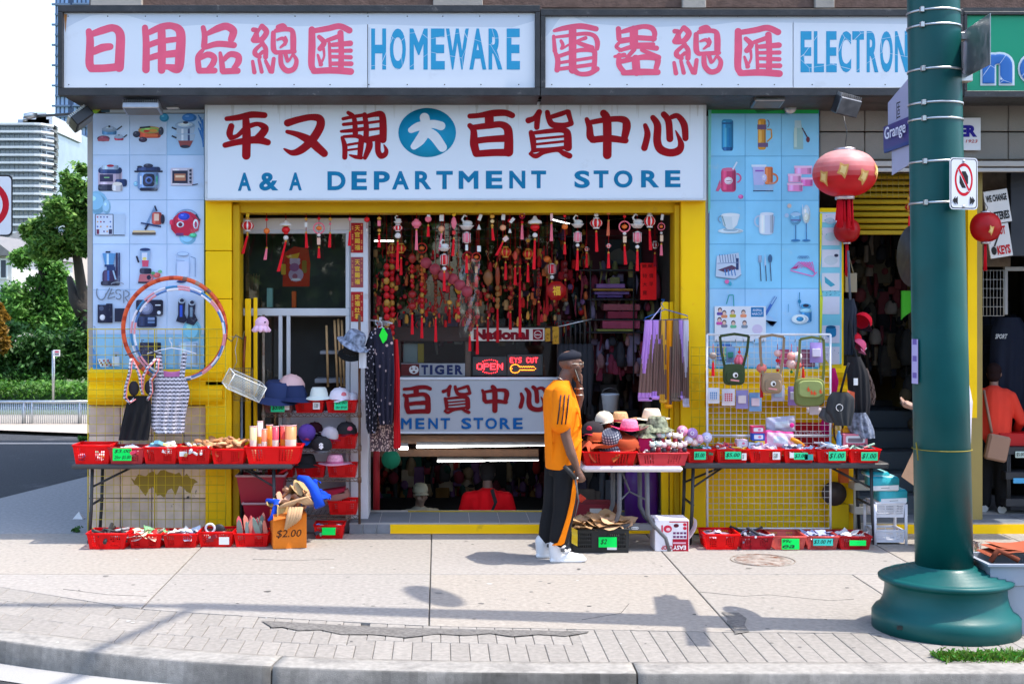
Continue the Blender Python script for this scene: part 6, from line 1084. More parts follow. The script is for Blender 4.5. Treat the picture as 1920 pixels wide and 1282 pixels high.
b_(610,669,815,840,12.74,Z(842,12.74)+.005,'red basket of dark caps on the second rack shelf',GR_); b_(556,606,818,840,12.74,Z(842,12.74)+.005,'dark charcoal basket behind the dollar cap on the second rack shelf',GR_,(.03,.03,.035),kind='k')
for x0,x1,lab in((500,551,'partly hidden red basket on the third rack shelf'),(554,609,'middle red basket on the third rack shelf'),(613,669,'red basket under the pink straw hat')):b_(x0,x1,870,893,12.74,Z(896,12.74)+.005,lab,GR_)
b_(615,671,937,962,12.74,Z(966,12.74)+.005,'red basket with flat boxes on the lowest rack shelf',GR_)
HD=12.86; hat('cap',545,730,HD,.13,'pink striped cap lying on navy hats on the top rack shelf',c(225,185,185),c(60,75,110),rot=1.2,tilt=(.2,.4)); hat('bucket',520,742,HD-.03,.15,'navy bucket hat at the left of the top rack shelf',c(45,58,98),tilt=(.1,.1)); hat('bucket',552,744,HD-.05,.12,'dark navy hat in the middle of the top rack pile',c(38,50,88),rot=1)
hat('bucket',598,742,HD-.06,.088,'cream white bucket hat on the top rack shelf',c(222,228,220)); hat('cap',637,748,HD-.06,.10,'white cap with red trim at the right of the top rack shelf',c(235,225,235),c(230,220,232),rot=.5,emblem=c(225,120,130)); hat('cap',661,750,HD,.07,'small white and red cap behind the white cap',c(230,225,232),c(205,60,80),rot=1.3)
hat('cap',575,812,HD-.1,.085,'purple and blue cap with a red peak side tipped forward',c(96,66,150),c(30,80,190),rot=.2,tilt=(1.1,.1),emblem=c(200,60,90)); hat('cap',650,812,HD-.06,.10,'black cap with red under peak on the second rack shelf',(.02,.018,.02),c(120,20,40),rot=.4,emblem=c(200,90,110)); hat('cap',618,818,HD-.1,.085,'light grey cap with a crimson lining on the second rack shelf',c(190,180,185),c(150,25,50),rot=1.2,tilt=(.3,0)); hat('cap',590,808,HD,.08,'dark maroon cap behind the purple cap',c(50,15,25))
T=hat('cap',604,839,12.62,.095,'black cap with a white dollar sign in front of the rack',(.022,.023,.026),(.10,.10,.11),tilt=(.25,0)); b=B(c(225,225,225)); text(b,'$',(-.022,-.099,.02),(1,0,0),(0,.25,1),.042,.06,c(230,230,230),.003,.06); b.obj('dollar_emblem',paper,T)
hat('straw',628,868,HD-.08,.085,'pink straw hat with a lacy band on the third rack shelf',c(232,165,190),c(235,175,198),group=None,m=straw,emblem=c(200,100,140)); hat('bucket',575,868,HD-.05,.09,'black hat on the middle basket of the third rack shelf',(.02,.02,.022)); hat('cap',525,868,HD-.05,.08,'pink grey cap in the hidden basket of the third rack shelf',c(190,150,160))
for x0,y0,x1,y1,q,a_,lab in((603,918,647,928,(150,20,50),.15,'flat crimson box leaning on the lowest rack shelf'),(608,926,655,940,(150,105,95),.35,'flat brown box below the crimson one on the lowest rack shelf')):
    b=B(c(*q)); pxbox(b,x0,y0,x1,y1,12.78,12.95); cx_m=Vector(P((x0+x1)/2,(y0+y1)/2,12.85)); b.xf(Matrix.Translation(cx_m)@ Matrix.Rotation(-a_,4,'Y')@ Matrix.Translation(-cx_m)); solo(b,'flat_box',paper,lab,'box')
# camouflage bucket hat and black hat hanging at the rack corner
CAMO=mat('camouflage_cloth',.9,col=c(120,130,150),var=.6,vscale=26,spec=.2,detail=1)
hat('bucket',664,640,12.6,.105,'grey camouflage bucket hat hung high on the rack corner',(.2,.22,.26),rot=.3,tilt=(.35,.35),m=CAMO); hat('bucket',661,658,12.7,.09,'black hat hanging underneath the camouflage hat',(.012,.012,.013),tilt=(.5,0)); 
b=B(c(205,205,212)); b.sheet(lambda u,v:(X(673+14*u,12.6),12.6+.01*math.sin(u*7),Z(690-40*v,12.6)),5,5,thick=.01); solo(b,'white_cloth',knit,'small white cloth hanging by the white post under the camouflage hat','cloth')
# small wire cages
T=thing('wire_basket','white wire rectangular basket hung at a slant by the yellow post','basket',P(458,725,12.4)); M_=Matrix.Translation(P(458,722,12.4))@ Euler((.25,.42,.5)).to_matrix().to_4x4(); w,d,h=.17,.1,.075; b=B(c(225,228,225))
for sx in(-1,1):
    for sy in(-1,1):b.tube([(-w,sx*d,sy*h),(w,sx*d,sy*h)],.0045); b.tube([(sx*w,-d,sy*h),(sx*w,d,sy*h)],.0045); b.tube([(sx*w,sy*d,-h),(sx*w,sy*d,h)],.0045)
b.xf(M_); b.obj('frame',wire,T); b=B(c(205,210,205))
for i in range(1,26):
    t=-w+2*w*i/26
    for s_ in(-1,1):b.tube([(t,s_*d,-h),(t,s_*d,h)],.0014,n=4)
    b.tube([(t,-d,-h),(t,d,-h)],.0014,n=4)
for i in range(1,11):
    t=-h+2*h*i/11
    for s_ in(-1,1):b.tube([(-w,s_*d,t),(w,s_*d,t)],.0014,n=4); b.tube([(s_*w,-d,t),(s_*w,d,t)],.0014,n=4)
b.xf(M_); b.obj('wire_mesh',wire,T); b=B((.4,.4,.4)); b.tube([P(436,695,12.4),P(444,678,12.4),P(441,655,12.4),P(446,632,12.45),P(420,630,12.5)],.003,n=4); b.obj('chain',metal,T)
T=thing('wire_basket','dull bronze wire cylinder hung behind the slanting white one','basket',P(455,750,12.55)); b=B(c(120,100,60)); q=P(456,750,12.6)
for i in range(22):a=i*math.tau/22; b.tube([(q[0]+.09*math.cos(a),q[1]+.09*math.sin(a),q[2]),(q[0]+.09*math.cos(a),q[1]+.09*math.sin(a),q[2]+.3)],.002,n=4)
for i in range(9):b.torus((q[0],q[1],q[2]+i*.0375),.09,.002,'z',20,4)
b.obj('wire_mesh',wire,T)
T=thing('patio_post','grey pole with copper upper pipe standing by the yellow posts','pole',P(453,985,12.7)); B(c(90,95,100)).cyl(P(453,1000,12.7),P(453,745,12.7),.016).obj('pole',metal,T); B(c(130,70,45)).tube([P(455,745,12.7),P(457,680,12.7),P(460,630,12.7)],.012).obj('copper_pipe',metal,T)
# ================= yellow grid with hoops and tops =================
T=thing('yellow_wire_grid','tall yellow wire grid panel standing before the left pier','display grid',P(290,995,12.62)); DG=12.6; GC=c(215,190,30)
b=B(GC); 
for px_ in(165,290,423):b.cyl((X(px_,DG),DG,0.01),(X(px_,DG),DG,Z(617,DG)),.0055,n=6)
for y in(617,990):b.cyl(P(165,y,DG),P(423,y,DG),.0055,n=6)
b.obj('frame',wire,T); b=B(GC)
for i in range(1,16):b.cyl((X(165+i*16.125,DG),DG,Z(990,DG)),(X(165+i*16.125,DG),DG,Z(617,DG)),.0026,n=4)
for i in range(1,23):b.cyl(P(165,617+i*16.2,DG-.004),P(423,617+i*16.2,DG-.004),.0026,n=4)
b.obj('wire_mesh',wire,T)
def hoop(x,y,rx,D,r,lab,cols,tl,n=72):
    b=B(); Rr=rx/FP*D; b.torus((0,0,0),Rr,r,'y',n,8,cols=cols); T_=link('hula_hoop',b.mesh('hula_hoop',plastic),None,loc=P(x,y,D),label=lab,cat='hula hoop',group='hula hoops hung on the left grid',rot=tl); return T_
OO=[c(228,92,50),c(200,120,95),c(170,130,110),c(130,90,80)]
hoop(327,617,96,12.5,.021,'large orange taped hula hoop hung on the left grid',lambda i:OO[0]if i%3 else(c(190,60,30))if not(6<i%36<18)else OO[2+(i%2)],(.05,0,0))
def hoop_w(q1,q2,k):return lambda i:(c(*q1),c(235,230,238),c(*q2))[(i // 3+k)%3]
hoop(334,625,88,12.46,.011,'white hoop with blue and pink spiral tape, outer of the thin pair',hoop_w((70,140,190),(232,160,170),0),(.05,0,0)); hoop(336,626,84,12.44,.010,'thin pink and blue spiral hoop, inner of the thin pair',hoop_w((232,150,160),(80,120,180),1),(.08,.0,.0))
b=B((.12,.12,.08)); b.tube([P(424,632,12.5),P(434,640,12.5),P(442,628,12.5),P(455,636,12.6),P(458,622,12.7)],.006); solo(b,'chain',blackm,'dark chain tying the hoops to the yellow post','chain')
def hanger(T,x,y,D,w,col,m=plastic):
    b=B(col); hw=w/2*D/FP; q=Vector(P(x,y,D)); b.tube([q+Vector((.0,0,.085)),q+Vector((-.02,0,.09)),q+Vector((-.018,0,.06)),q+Vector((0,0,.04)),q],.0045); b.tube([q+Vector((-hw,0,-.055)),q+Vector((-hw*.5,0,-.022)),q,q+Vector((hw*.5,0,-.022)),q+Vector((hw,0,-.055))],.006); b.obj('hanger',m,T)
# patterned tank top
TT=thing('tank_top','white tank top with black aztec stripes on a clear hanger','clothing',P(318,812,12.42)); hanger(TT,322,652,12.42,92,c(228,228,235))
mt=bpy.data.materials.new('aztec_cloth'); mt.use_nodes=True; n_=mt.node_tree; bs=n_.nodes['Principled BSDF']; bs.inputs['Roughness'].default_value=.9; tc_=N(n_,'TexCoord'); sp=N(n_,'SeparateXYZ'); n_.links.new(tc_.outputs['Object'],sp.inputs[0])
w1=N(n_,'TexWave',bands_direction='Z'); w1.inputs['Scale'].default_value=9; w1.inputs['Distortion'].default_value=1.5; w1.inputs['Detail'].default_value=3; w1.inputs['Detail Scale'].default_value=9; n_.links.new(tc_.outputs['Object'],w1.inputs[0])
ck=N(n_,'TexChecker'); ck.inputs['Scale'].default_value=55; ck.inputs[1].default_value=(.03,.03,.05,1); ck.inputs[2].default_value=(.7,.66,.74,1); n_.links.new(tc_.outputs['Object'],ck.inputs[0])
w2=N(n_,'TexNoise'); w2.inputs['Scale'].default_value=6; n_.links.new(sp.outputs['Z'],w2.inputs['Vector']); cr=N(n_,'ValToRGB'); cr.color_ramp.elements[0].position=.42; cr.color_ramp.elements[1].position=.5; cr.color_ramp.elements[0].color=(.04,.04,.06,1); cr.color_ramp.elements[1].color=(.72,.68,.76,1); n_.links.new(w1.outputs['Fac'],cr.inputs[0])
mxa=N(n_,'Mix',data_type='RGBA'); mxa.inputs['Factor'].default_value=.28; n_.links.new(cr.outputs[0],mxa.inputs['A']); n_.links.new(ck.outputs[0],mxa.inputs['B']); n_.links.new(mxa.outputs['Result'],bs.inputs['Base Color'])
def outline_cloth(rows,D,thick=.03,nu=14,fold=.008,col=None,cf=None):
    """rows: (y, x0, x1) in photo pixels from top to bottom; a soft front with folds and a back"""
    b=B(col or(.5,.5,.5)); ys=[r[0]for r in rows]; nv=len(rows)*4
    def fn(u,v):
        y=ys[0]+(ys[-1]-ys[0])*v; xa=float(np.interp(y,ys,[r[1]for r in rows])); xb=float(np.interp(y,ys,[r[2]for r in rows]))
        return(X(xa+(xb-xa)*u,D),D-thick*math.sin(math.pi*u)**.5+fold*math.sin(u*23+v*3)*min(1,v*2.),Z(y,D))
    b.sheet(fn,nu*2,nv,cf=cf); b.sheet(lambda u,v:(fn(u,v)[0],D+thick*math.sin(math.pi*u)**.5,fn(u,v)[2]),nu,nv,cf=cf); return b
outline_cloth([(706,293,343),(712,288,350),(735,285,356),(760,284,352),(785,284,347),(800,283,347),(812,292,345)],12.42).obj('body',mt,TT)
for x0,x1,x2 in((297,300,296),(346,342,347)):b=B(); b.sheet(lambda u,v:(X((x0-5+10*u)*(1-v)+(x1-5+9*u+(4 if x0<320 else-1))*v,12.4),12.4,Z(660+52*v,12.4)),3,6,thick=.01); b.obj('strap',mt,TT)
b=B(c(225,130,185)); b.sheet(lambda u,v:(X(304+36*u,12.44),12.44,Z(694+14*v+3*math.sin(u*3.1)*(1-v),12.44)),6,3); b.obj('pink_lining',knit,TT)
# black racerback top
SB_=thing('sports_top','black racerback top with pink edged patterned straps','clothing',P(255,825,12.4)); hanger(SB_,270,655,12.4,70,c(70,70,80))
outline_cloth([(742,240,282),(760,236,284),(790,229,284),(825,222,278)],12.4,.03,14,.012,(.012,.012,.014)).obj('skirt_panel',knit,SB_)
for pts,r_ in(([(246,672),(243,700),(236,725),(234,745),(243,755),(252,748)],.016),([(246,672),(256,690),(262,706),(264,728),(268,740)],.012),([(292,672),(276,690),(268,706),(266,730)],.012),([(296,672),(294,695),(282,712),(284,735),(276,750)],.014)):
    b=B(); b.tube([P(x,y,12.37)for x,y in pts],r_,n=6); b.obj('patterned_strap',mt,SB_); b=B(c(228,130,130)); b.tube([P(x+2.5,y,12.355)for x,y in pts],.0045,n=5); b.obj('piping',knit,SB_)
for x,y in((251,728),(281,726)):B((.03,.025,.03)).ball(P(x,y,12.39),.05,.03,.07,n=12).obj('cup',knit,SB_)
# ================= dresses on the rail right of the white post =================
def pattern(nm,base,dot,sc_,thr):
    m=bpy.data.materials.new(nm); m.use_nodes=True; n_=m.node_tree; bs=n_.nodes['Principled BSDF']; bs.inputs['Roughness'].default_value=.9; tc_=N(n_,'TexCoord'); v=N(n_,'TexVoronoi'); v.inputs['Scale'].default_value=sc_; n_.links.new(tc_.outputs['Object'],v.inputs['Vector']); r_=N(n_,'ValToRGB'); r_.color_ramp.elements[0].position=thr; r_.color_ramp.elements[1].position=thr+.03; r_.color_ramp.elements[0].color=(*dot,1); r_.color_ramp.elements[1].color=(*base,1); n_.links.new(v.outputs['Distance'],r_.inputs[0]); n_.links.new(r_.outputs[0],bs.inputs['Base Color']); return m
M1=pattern('dotted_navy_cloth',c(24,22,44),c(190,165,165),16,.2); M2=pattern('paisley_cloth',c(70,50,55),c(190,160,150),48,.42); M3=pattern('heart_print_cloth',c(20,18,34),c(200,190,205),28,.25)
for nm_,rows,D,m_,lab in(('patterned_dress',[(618,700,733),(640,694,738),(700,690,742),(790,692,744),(845,694,748)],12.75,M2,'beige paisley dress at the back of the dress rail'),('patterned_dress',[(620,694,722),(650,684,708),(720,684,708),(800,686,708),(812,690,704)],12.66,M3,'narrow black dress with heart print nearest the white post'),('patterned_dress',[(615,700,732),(640,700,738),(700,704,740),(760,706,738),(795,712,736)],12.6,M1,'navy dress with pale dots in front of the paisley dress')):
    T=thing(nm_,lab,'dress',P((rows[0][1]+rows[0][2])/2,rows[-1][0],D),'dresses on the rail by the white post'); outline_cloth(rows,D,.05,12,.018).obj('cloth',m_,T); hanger(T,(rows[0][1]+rows[0][2])/2,rows[0][0]-2,D,30,c(210,210,215))
b=outline_cloth([(636,738,746),(700,738,750),(790,738,750),(840,738,752)],12.7,.03,6,.01,c(190,20,30)); solo(b,'red_sarong',knit,'bright red cloth hanging at the right edge of the dresses','cloth')
b=B(c(40,230,60)); b.add([P(711,629,12.52),P(718,613,12.52),P(727,627,12.52),P(725,637,12.52),P(718,644,12.52)],[(0,1,2,3,4)]); b.add([(p[0],p[1]+.002,p[2])for p in b.v],[(4,3,2,1,0)]); solo(b,'green_tag',paper,'fluorescent green diamond price tag pinned to the navy dress','price tag')
T=thing('dress_rail','rail of tangled wire hangers behind the camouflage hat','rail',P(716,600,12.8)); b=B(c(180,180,185)); b.tube([P(695,600,12.9),P(735,606,12.5)],.008)
for i in range(9):b.torus(P(708+i*2.4,606,12.65+i*.02),.022,.003,'x' if i%2 else 'y',12,4)
b.obj('hooks',metal,T)
# ================= scarves =================
T=thing('scarf_hanger','blue wire hanger on the right yellow post carrying the printed scarves','hanger',P(1243,590,12.6)); b=B(c(40,100,180)); b.tube([P(1240,562,12.6),P(1246,561,12.6),P(1240,570,12.6),P(1247,580,12.6),P(1210,596,12.6),P(1207,601,12.6),P(1290,598,12.6),P(1289,592,12.6),P(1247,580,12.6)],.005); b.obj('wire_frame',wire,T)
ms=pattern('lace_cloth',c(120,95,85),c(165,140,125),60,.3)
SCF=[(1209,1223,1196,1222,745,(190,140,215),'leftmost lilac panel scarf'),(1222,1240,1216,1238,742,(188,140,220),'wide lilac scarf with brown lace'),(1240,1249,1236,1250,748,(215,165,60),'mustard scarf with dark lace edge'),(1248,1262,1246,1260,758,(228,150,20),'bright orange scarf'),(1262,1272,1258,1276,745,(120,105,95),'dark taupe lace scarf'),(1271,1282,1272,1286,742,(185,145,215),'narrow lilac scarf on the right'),(1281,1291,1280,1292,756,(200,195,210),'pale grey scarf at the right end')]
for i,(a,b2,c_,d_,yb,q,lab)in enumerate(SCF):
    T=thing('scarf',lab+' on the blue hanger','scarf',P((a+b2)/2,yb,12.6),'scarves on the blue hanger'); qq=c(*q); br_=c(126,100,92)
    def cf(u,v,i=i,qq=qq,br_=br_):return br_ if(v>.45+.25*math.sin(u*5+i*2)and v<.93 and i not in(3,))or(i in(1,2)and(u>.7)and math.sin(v*40)>-.6)or(i==3 and u>.55 and v>.3)else qq
    outline_cloth([(600,a,b2),(640,a-(a-c_)*.25,b2+(d_-b2)*.3),(700,a-(a-c_)*.7,b2+(d_-b2)*.8),(yb,c_,d_)],12.56+(i%2)*.025,.02,8,.014,qq,cf).obj('cloth',knit,T)
    b=B(qq); b.loft([[P(x,y,12.55+dd)for x,y,dd in((c_,yb,0),(d_,yb,0),(d_,yb,.03),(c_,yb,.03))],[P(x,y,12.55+dd)for x,y,dd in((c_+1,yb+7,0),(d_+1,yb+7,0),(d_+1,yb+7,.03),(c_+1,yb+7,.03))]]); b.obj('hem_ruffle',knit,T)
b=B(c(200,190,225)); b.tube([P(1216,605,12.58),P(1222,598,12.58),P(1240,575,12.58),P(1238,600,12.58)],.006); solo(b,'lilac_hanger',plastic,'lilac plastic hanger hooked behind the blue one','hanger')
# ================= heap on the white table =================
HH=11.98; G_='hats heaped on the white table'
hat('cap',1133,790,12.2,.085,'cream cap on black ones at the left of the hat heap',c(222,212,190),rot=.4,group=G_); hat('cap',1112,812,12.1,.10,'black cap with red spots at the left edge of the hat heap',(.03,.025,.03),c(150,30,50),rot=-.5,group=G_,emblem=c(200,40,70)); hat('cowboy',1163,790,12.3,.078,'tan straw cowboy hat with a red lettered band',c(205,160,115),group=G_,m=straw,emblem=c(150,20,60)); hat('cowboy',1180,806,12.05,.085,'hot pink straw cowboy hat at the front of the heap',c(232,130,165),c(225,50,110),group=G_,m=straw,emblem=c(200,40,100)); hat('straw',1222,784,12.35,.09,'cream felt sun hat at the top of the heap',c(235,215,190),group=G_,m=knit,emblem=c(230,210,185)); hat('bucket',1232,800,12.15,.10,'green camouflage bucket hat right of the straw hats',(.2,.22,.2),group=G_,m=mat('green_camouflage_cloth',.9,col=c(120,125,105),var=.7,vscale=30,spec=.2,detail=1)); hat('bucket',1210,812,12.1,.085,'second green camouflage hat half under the first',(.2,.22,.2),group=G_,m=MATS['green_camouflage_cloth'])
PLAID=bpy.data.materials.new('plaid_cloth'); PLAID.use_nodes=True; n_=PLAID.node_tree; bs=n_.nodes['Principled BSDF']; bs.inputs['Roughness'].default_value=.9; tc_=N(n_,'TexCoord'); a1=N(n_,'TexWave',bands_direction='X'); a2=N(n_,'TexWave',bands_direction='Z'); mm_=N(n_,'Math',operation='MULTIPLY'); r_=N(n_,'ValToRGB')
for a_ in(a1,a2):a_.inputs['Scale'].default_value=14; n_.links.new(tc_.outputs['Object'],a_.inputs[0])
n_.links.new(a1.outputs['Fac'],mm_.inputs[0]); n_.links.new(a2.outputs['Fac'],mm_.inputs[1]); n_.links.new(mm_.outputs[0],r_.inputs[0]); r_.color_ramp.elements[0].color=(.04,.05,.09,1); r_.color_ramp.elements[1].color=(.6,.62,.68,1); n_.links.new(r_.outputs[0],bs.inputs['Base Color'])
hat('bucket',1147,826,12.0,.10,'blue grey plaid hat in the hat heap',(.2,.2,.25),group=G_,m=PLAID,tilt=(.4,-.2)); hat('beret',1122,824,12.05,.10,'small orange brown hat peeking out left of the plaid one',c(190,90,50),group=G_)
drape('brown_hat_pile','heap of folded rust brown hats filling the wide red basket',1152,838,11.9,.34,.13,.24,c(176,78,48),16,seed=5)
for i,(x,y,r_)in enumerate(((1174,836,.10),)):hat('beret',x,y,11.98+i*.02,r_*1.15,('largest rust brown hat on the wide red basket','rust brown hat at the lower left of the pile','rust brown hat at the right edge of the basket','rust brown hat lowest in the pile')[i],c(170,72,42),c(150,60,36),rot=i,tilt=(.2,.1*i),group=G_)
for i,(x,y,r_,q,lab)in enumerate(((1279,808,.052,(225,140,175),'pink soft ball at the top of the ball pile'),(1298,812,.05,(165,130,190),'purple ball with a ring print'),(1325,820,.05,(190,190,225),'bluish white ball at the right end of the pile'),(1291,824,.04,(225,225,235),'white ball in the middle of the pile'),(1312,823,.042,(228,170,200),'light pink ball between the purple and white ones'),(1270,822,.045,(215,170,190),'dusty pink ball at the left of the pile'),(1302,830,.035,(235,200,190),'small peach ball at the bottom of the pile'))):
    b=B(c(*q)); b.ball(P(x,y,12.2),r_,n=14,m=10); T=thing('soft_ball',lab,'ball',P(x,y+r_*205,12.2),'soft balls on the right table'); b.obj('ball',plastic,T); b=B(c(240,235,240)); b.torus(P(x,y,12.2-r_*.93),r_*.3,r_*.07,'y',14,5); b.obj('ring_print',plastic,T)
for i in range(13):
    x=1226+(i%7)*9.5+R.uniform(-4,4); y=(838 if i<7 else 824)+R.uniform(-4,4); q=R.choice([(225,220,225),(235,225,215),(205,225,220),(228,200,205)])
    T=thing('ceramic_figurine',f'small white and red figurine, {ORD[i % 7]} from left in the {"front" if i < 7 else "back"} row of the trinket basket','figurine',P(x,848,11.95),'figurines in the trinket basket'); o=Vector(P(x,y+8,11.93+(0 if i<7 else .12)))
    b=B(c(150,30,45)if i%2 else c(60,50,60)); b.lathe([(.022,0),(.026,.02),(.018,.045)],tuple(o),10); b.obj('body',plastic,T); b=B(c(*q)); b.ball(o+Vector((0,0,.068)),.03,.026,.026,n=10); b.ball(o+Vector((-.02,0,.092)),.009,n=6,m=4); b.ball(o+Vector((.02,0,.092)),.009,n=6,m=4); b.obj('head',plastic,T)
b=B(c(190,20,90)); pxbox(b,1197,818,1222,846,12.0,12.06); solo(b,'magenta_box',paper,'magenta windowed gift box at the left of the trinket basket','box')
heap('trinkets','',1200,1288,11.9,ZW+.10,.35,.05,60,[c(225,220,225),c(180,40,60),c(225,190,200),c(80,70,70),c(200,220,215)],'ball',plastic,(.015,.028))
# ================= white grid with bags =================
DGW=12.42; T=thing('white_wire_grid','white framed wire grid standing behind the long right table','display grid',P(1440,995,DGW)); b=B(c(222,222,225))
for px_ in(1326,1557):b.cyl((X(px_,DGW),DGW,.01),(X(px_,DGW),DGW,Z(627,DGW)),.011,n=8)
b.cyl(P(1326,627,DGW),P(1557,627,DGW),.011,n=8); b.cyl(P(1326,816,DGW),P(1561,816,DGW),.009,n=8); b.cyl(P(1326,990,DGW),P(1557,990,DGW),.008,n=8); b.obj('frame',wire,T); b=B(c(215,215,218))
for i in range(1,21):b.cyl((X(1326+i*11,DGW),DGW,Z(990,DGW)),(X(1326+i*11,DGW),DGW,Z(630,DGW)),.0022,n=4)
for i in range(1,32):b.cyl(P(1326,627+i*11.3,DGW-.003),P(1557,627+i*11.3,DGW-.003),.0022,n=4)
b.obj('wire_mesh',wire,T)
for i,x in enumerate((1342,1378,1393,1414,1430,1490,1535)):b=B((.25,.25,.26)); b.tube([P(x,641,DGW-.01),P(x+1,640,DGW-.12),P(x+1,636,DGW-.16)],.0035,n=5); b.obj('hook',metal,T)
T=thing('yellow_wire_grid','short yellow wire grid beside the right column behind the white one','display grid',P(1310,850,12.66)); b=B(c(215,185,20))
for i in range(8):b.cyl(P(1297+i*15,852,12.6),P(1297+i*15,651,12.6),.0035,n=4)
for i in range(13):b.cyl(P(1295,651+i*16.4,12.6),P(1405,651+i*16.4,12.6),.0035,n=4)
b.obj('wire_mesh',wire,T)
def bag(lab,x0,y0,x1,y1,D,col,sx0,sx1,sy,flap=None,emb=None,dep=.07):
    T=thing('shoulder_bag',lab,'bag',P((x0+x1)/2,y1,D),'small bags hung on the white grid'); b=B(col); xa,xb,za,zb=X(x0,D),X(x1,D),Z(y1,D),Z(y0,D); rings=[]
    for s_ in(-1,-.85,0,.85,1):
        rings.append([((xa+xb)/2+(xb-xa)/2*math.copysign(abs(math.cos(a))**.45,math.cos(a))*(1-.12*abs(s_)**3),D+dep/2*s_,(za+zb)/2+(zb-za)/2*math.copysign(abs(math.sin(a))**.5,math.sin(a))*(1-.1*abs(s_)**3))for a in[math.tau*k/24 for k in range(24)]])
    b.loft(rings); b.obj('body',knit,T)
    b=B(tuple(v*.75 for v in col)); rings=[]
    for s_,f_ in((-.2,.78),(-.45,.8),(-.62,.7)):
        rings.append([((xa+xb)/2+(xb-xa)/2*f_*math.copysign(abs(math.cos(a))**.5,math.cos(a)),D+dep*s_-dep*.1,za+(zb-za)*(.62 if flap else .38)+(zb-za)*.38*f_*math.copysign(abs(math.sin(a))**.6,math.sin(a)))for a in[math.tau*k/20 for k in range(20)]])
    b.k=flap or tuple(v*.82 for v in col); b.loft(rings); b.obj('flap' if flap else 'front_pocket',knit,T)
    for sa,sb in((sx0,x0+4),(sx1,x1-4)):b=B(tuple(v*.8 for v in col)); rings=[]; p0,p1=Vector(P(sa,sy,D)),Vector(P(sb,y0+6,D)); b.loft([[p+Vector((-.012,-.002,0)),p+Vector((.012,-.002,0)),p+Vector((.012,.002,0)),p+Vector((-.012,.002,0))]for p in(p0,p0.lerp(p1,.5)+Vector((.01*(1 if sa>sb else-1),0,0)),p1)],smooth=False); b.obj('strap',knit,T)
    b=B(tuple(v*.8 for v in col)); p0,p1=Vector(P(sx0,sy,D)),Vector(P(sx1,sy,D)); b.loft([[p+Vector((0,-.002,-.012)),p+Vector((0,-.002,.012)),p+Vector((0,.002,.012)),p+Vector((0,.002,-.012))]for p in(p0,p0.lerp(p1,.5)+Vector((0,0,.02)),p1)],smooth=False); b.obj('strap',knit,T)
    e=Pr(D-dep*.75-.004)
    if emb==1:cx,cy=(x0+x1)/2+3,(y0+y1)/2+3; e.ell(cx,cy-2,5,5,c(225,220,215)); e.ell(cx+1,cy-1,2.5,3,c(60,45,40)); e.line([(cx-9,cy+7),(cx+7,cy+9)],3,c(215,140,140)); e.obj('emblem',paper,T)
    if emb==2:
        for k_,(ex,ey)in enumerate(((1516,729),(1522,735),(1528,736),(1539,733))):e.line([(ex-3,ey),(ex+3,ey+1)],1.6,c(225,60,30)); e.line([(ex,ey-4),(ex-1,ey+4)],1.4,c(225,60,30)); e.line([(ex-2,ey+4),(ex+3,ey+3)],1.4,c(225,60,30))
        e.obj('characters',paper,T)
    return T
bag('small dark green shoulder bag with a pinkish logo on the white grid',1355,682,1397,722,12.22,c(62,76,48),1350,1404,630,emb=1); bag('small beige shoulder bag with a pocket and a round logo',1427,698,1467,738,12.22,c(160,135,108),1425,1470,632,emb=1); bag('larger olive messenger bag with red characters on its flap',1488,708,1547,762,12.2,c(112,118,66),1500,1544,636,flap=c(140,150,92),emb=2)
for i,(x0,y0,x1,y1,q1,q2,lab)in enumerate(((1327,727,1349,756,(225,225,235),(70,130,190),'bagged blue checked pad'),(1354,729,1378,760,(230,225,235),(200,50,80),'bagged red checked pad'),(1380,731,1403,766,(150,140,195),(215,200,205),'purple card pack'),(1405,736,1428,771,(120,160,205),(220,195,205),'blue card pack with a pink box'),(1447,722,1471,752,(180,180,210),(150,170,195),'pale pack half behind the beige bag'),(1478,724,1500,760,(150,120,190),(190,190,205),'violet pack behind the olive bag'),(1519,642,1543,680,(165,140,205),(215,205,225),'lilac pack in the upper right of the grid'),(1362,650,1378,680,(120,150,190),(60,140,120),'blue and green pack beneath the first hook'),(1513,764,1540,773,(225,215,215),(190,180,190),'flat white pack beneath the olive bag'))):
    T=thing('hanging_pack',lab+' hung on the white grid','pack',P((x0+x1)/2,y1,12.33),'small packs hung on the white grid'); b=B(c(*q1)); b.sheet(lambda u,v:(X(x0+(x1-x0)*u,12.36),12.36-.014*math.sin(u*3.1)*math.sin(v*3.1),Z(y0+(y1-y0)*v,12.36)),8,8,thick=.012); b.obj('bag_film',plastic,T)
    b=B(c(*q2)); xm,ym=(x0+x1)/2,(y0+y1)/2; w_=(x1-x0)*.32; b.bbox(X(xm-w_,12.33),12.325,Z(ym+w_,12.33),X(xm+w_,12.33),12.345,Z(ym-w_,12.33),.003); b.obj('product',paper,T)
    if i<2:
        e=Pr(12.324); [e.line([(xm-w_,ym-w_+k*w_/2),(xm+w_,ym-w_+k*w_/2)],.8,c(225,225,232))for k in range(5)]; [e.line([(xm-w_+k*w_/2,ym-w_),(xm-w_+k*w_/2,ym+w_)],.8,c(225,225,232))for k in range(5)]; e.obj('check_print',paper,T)
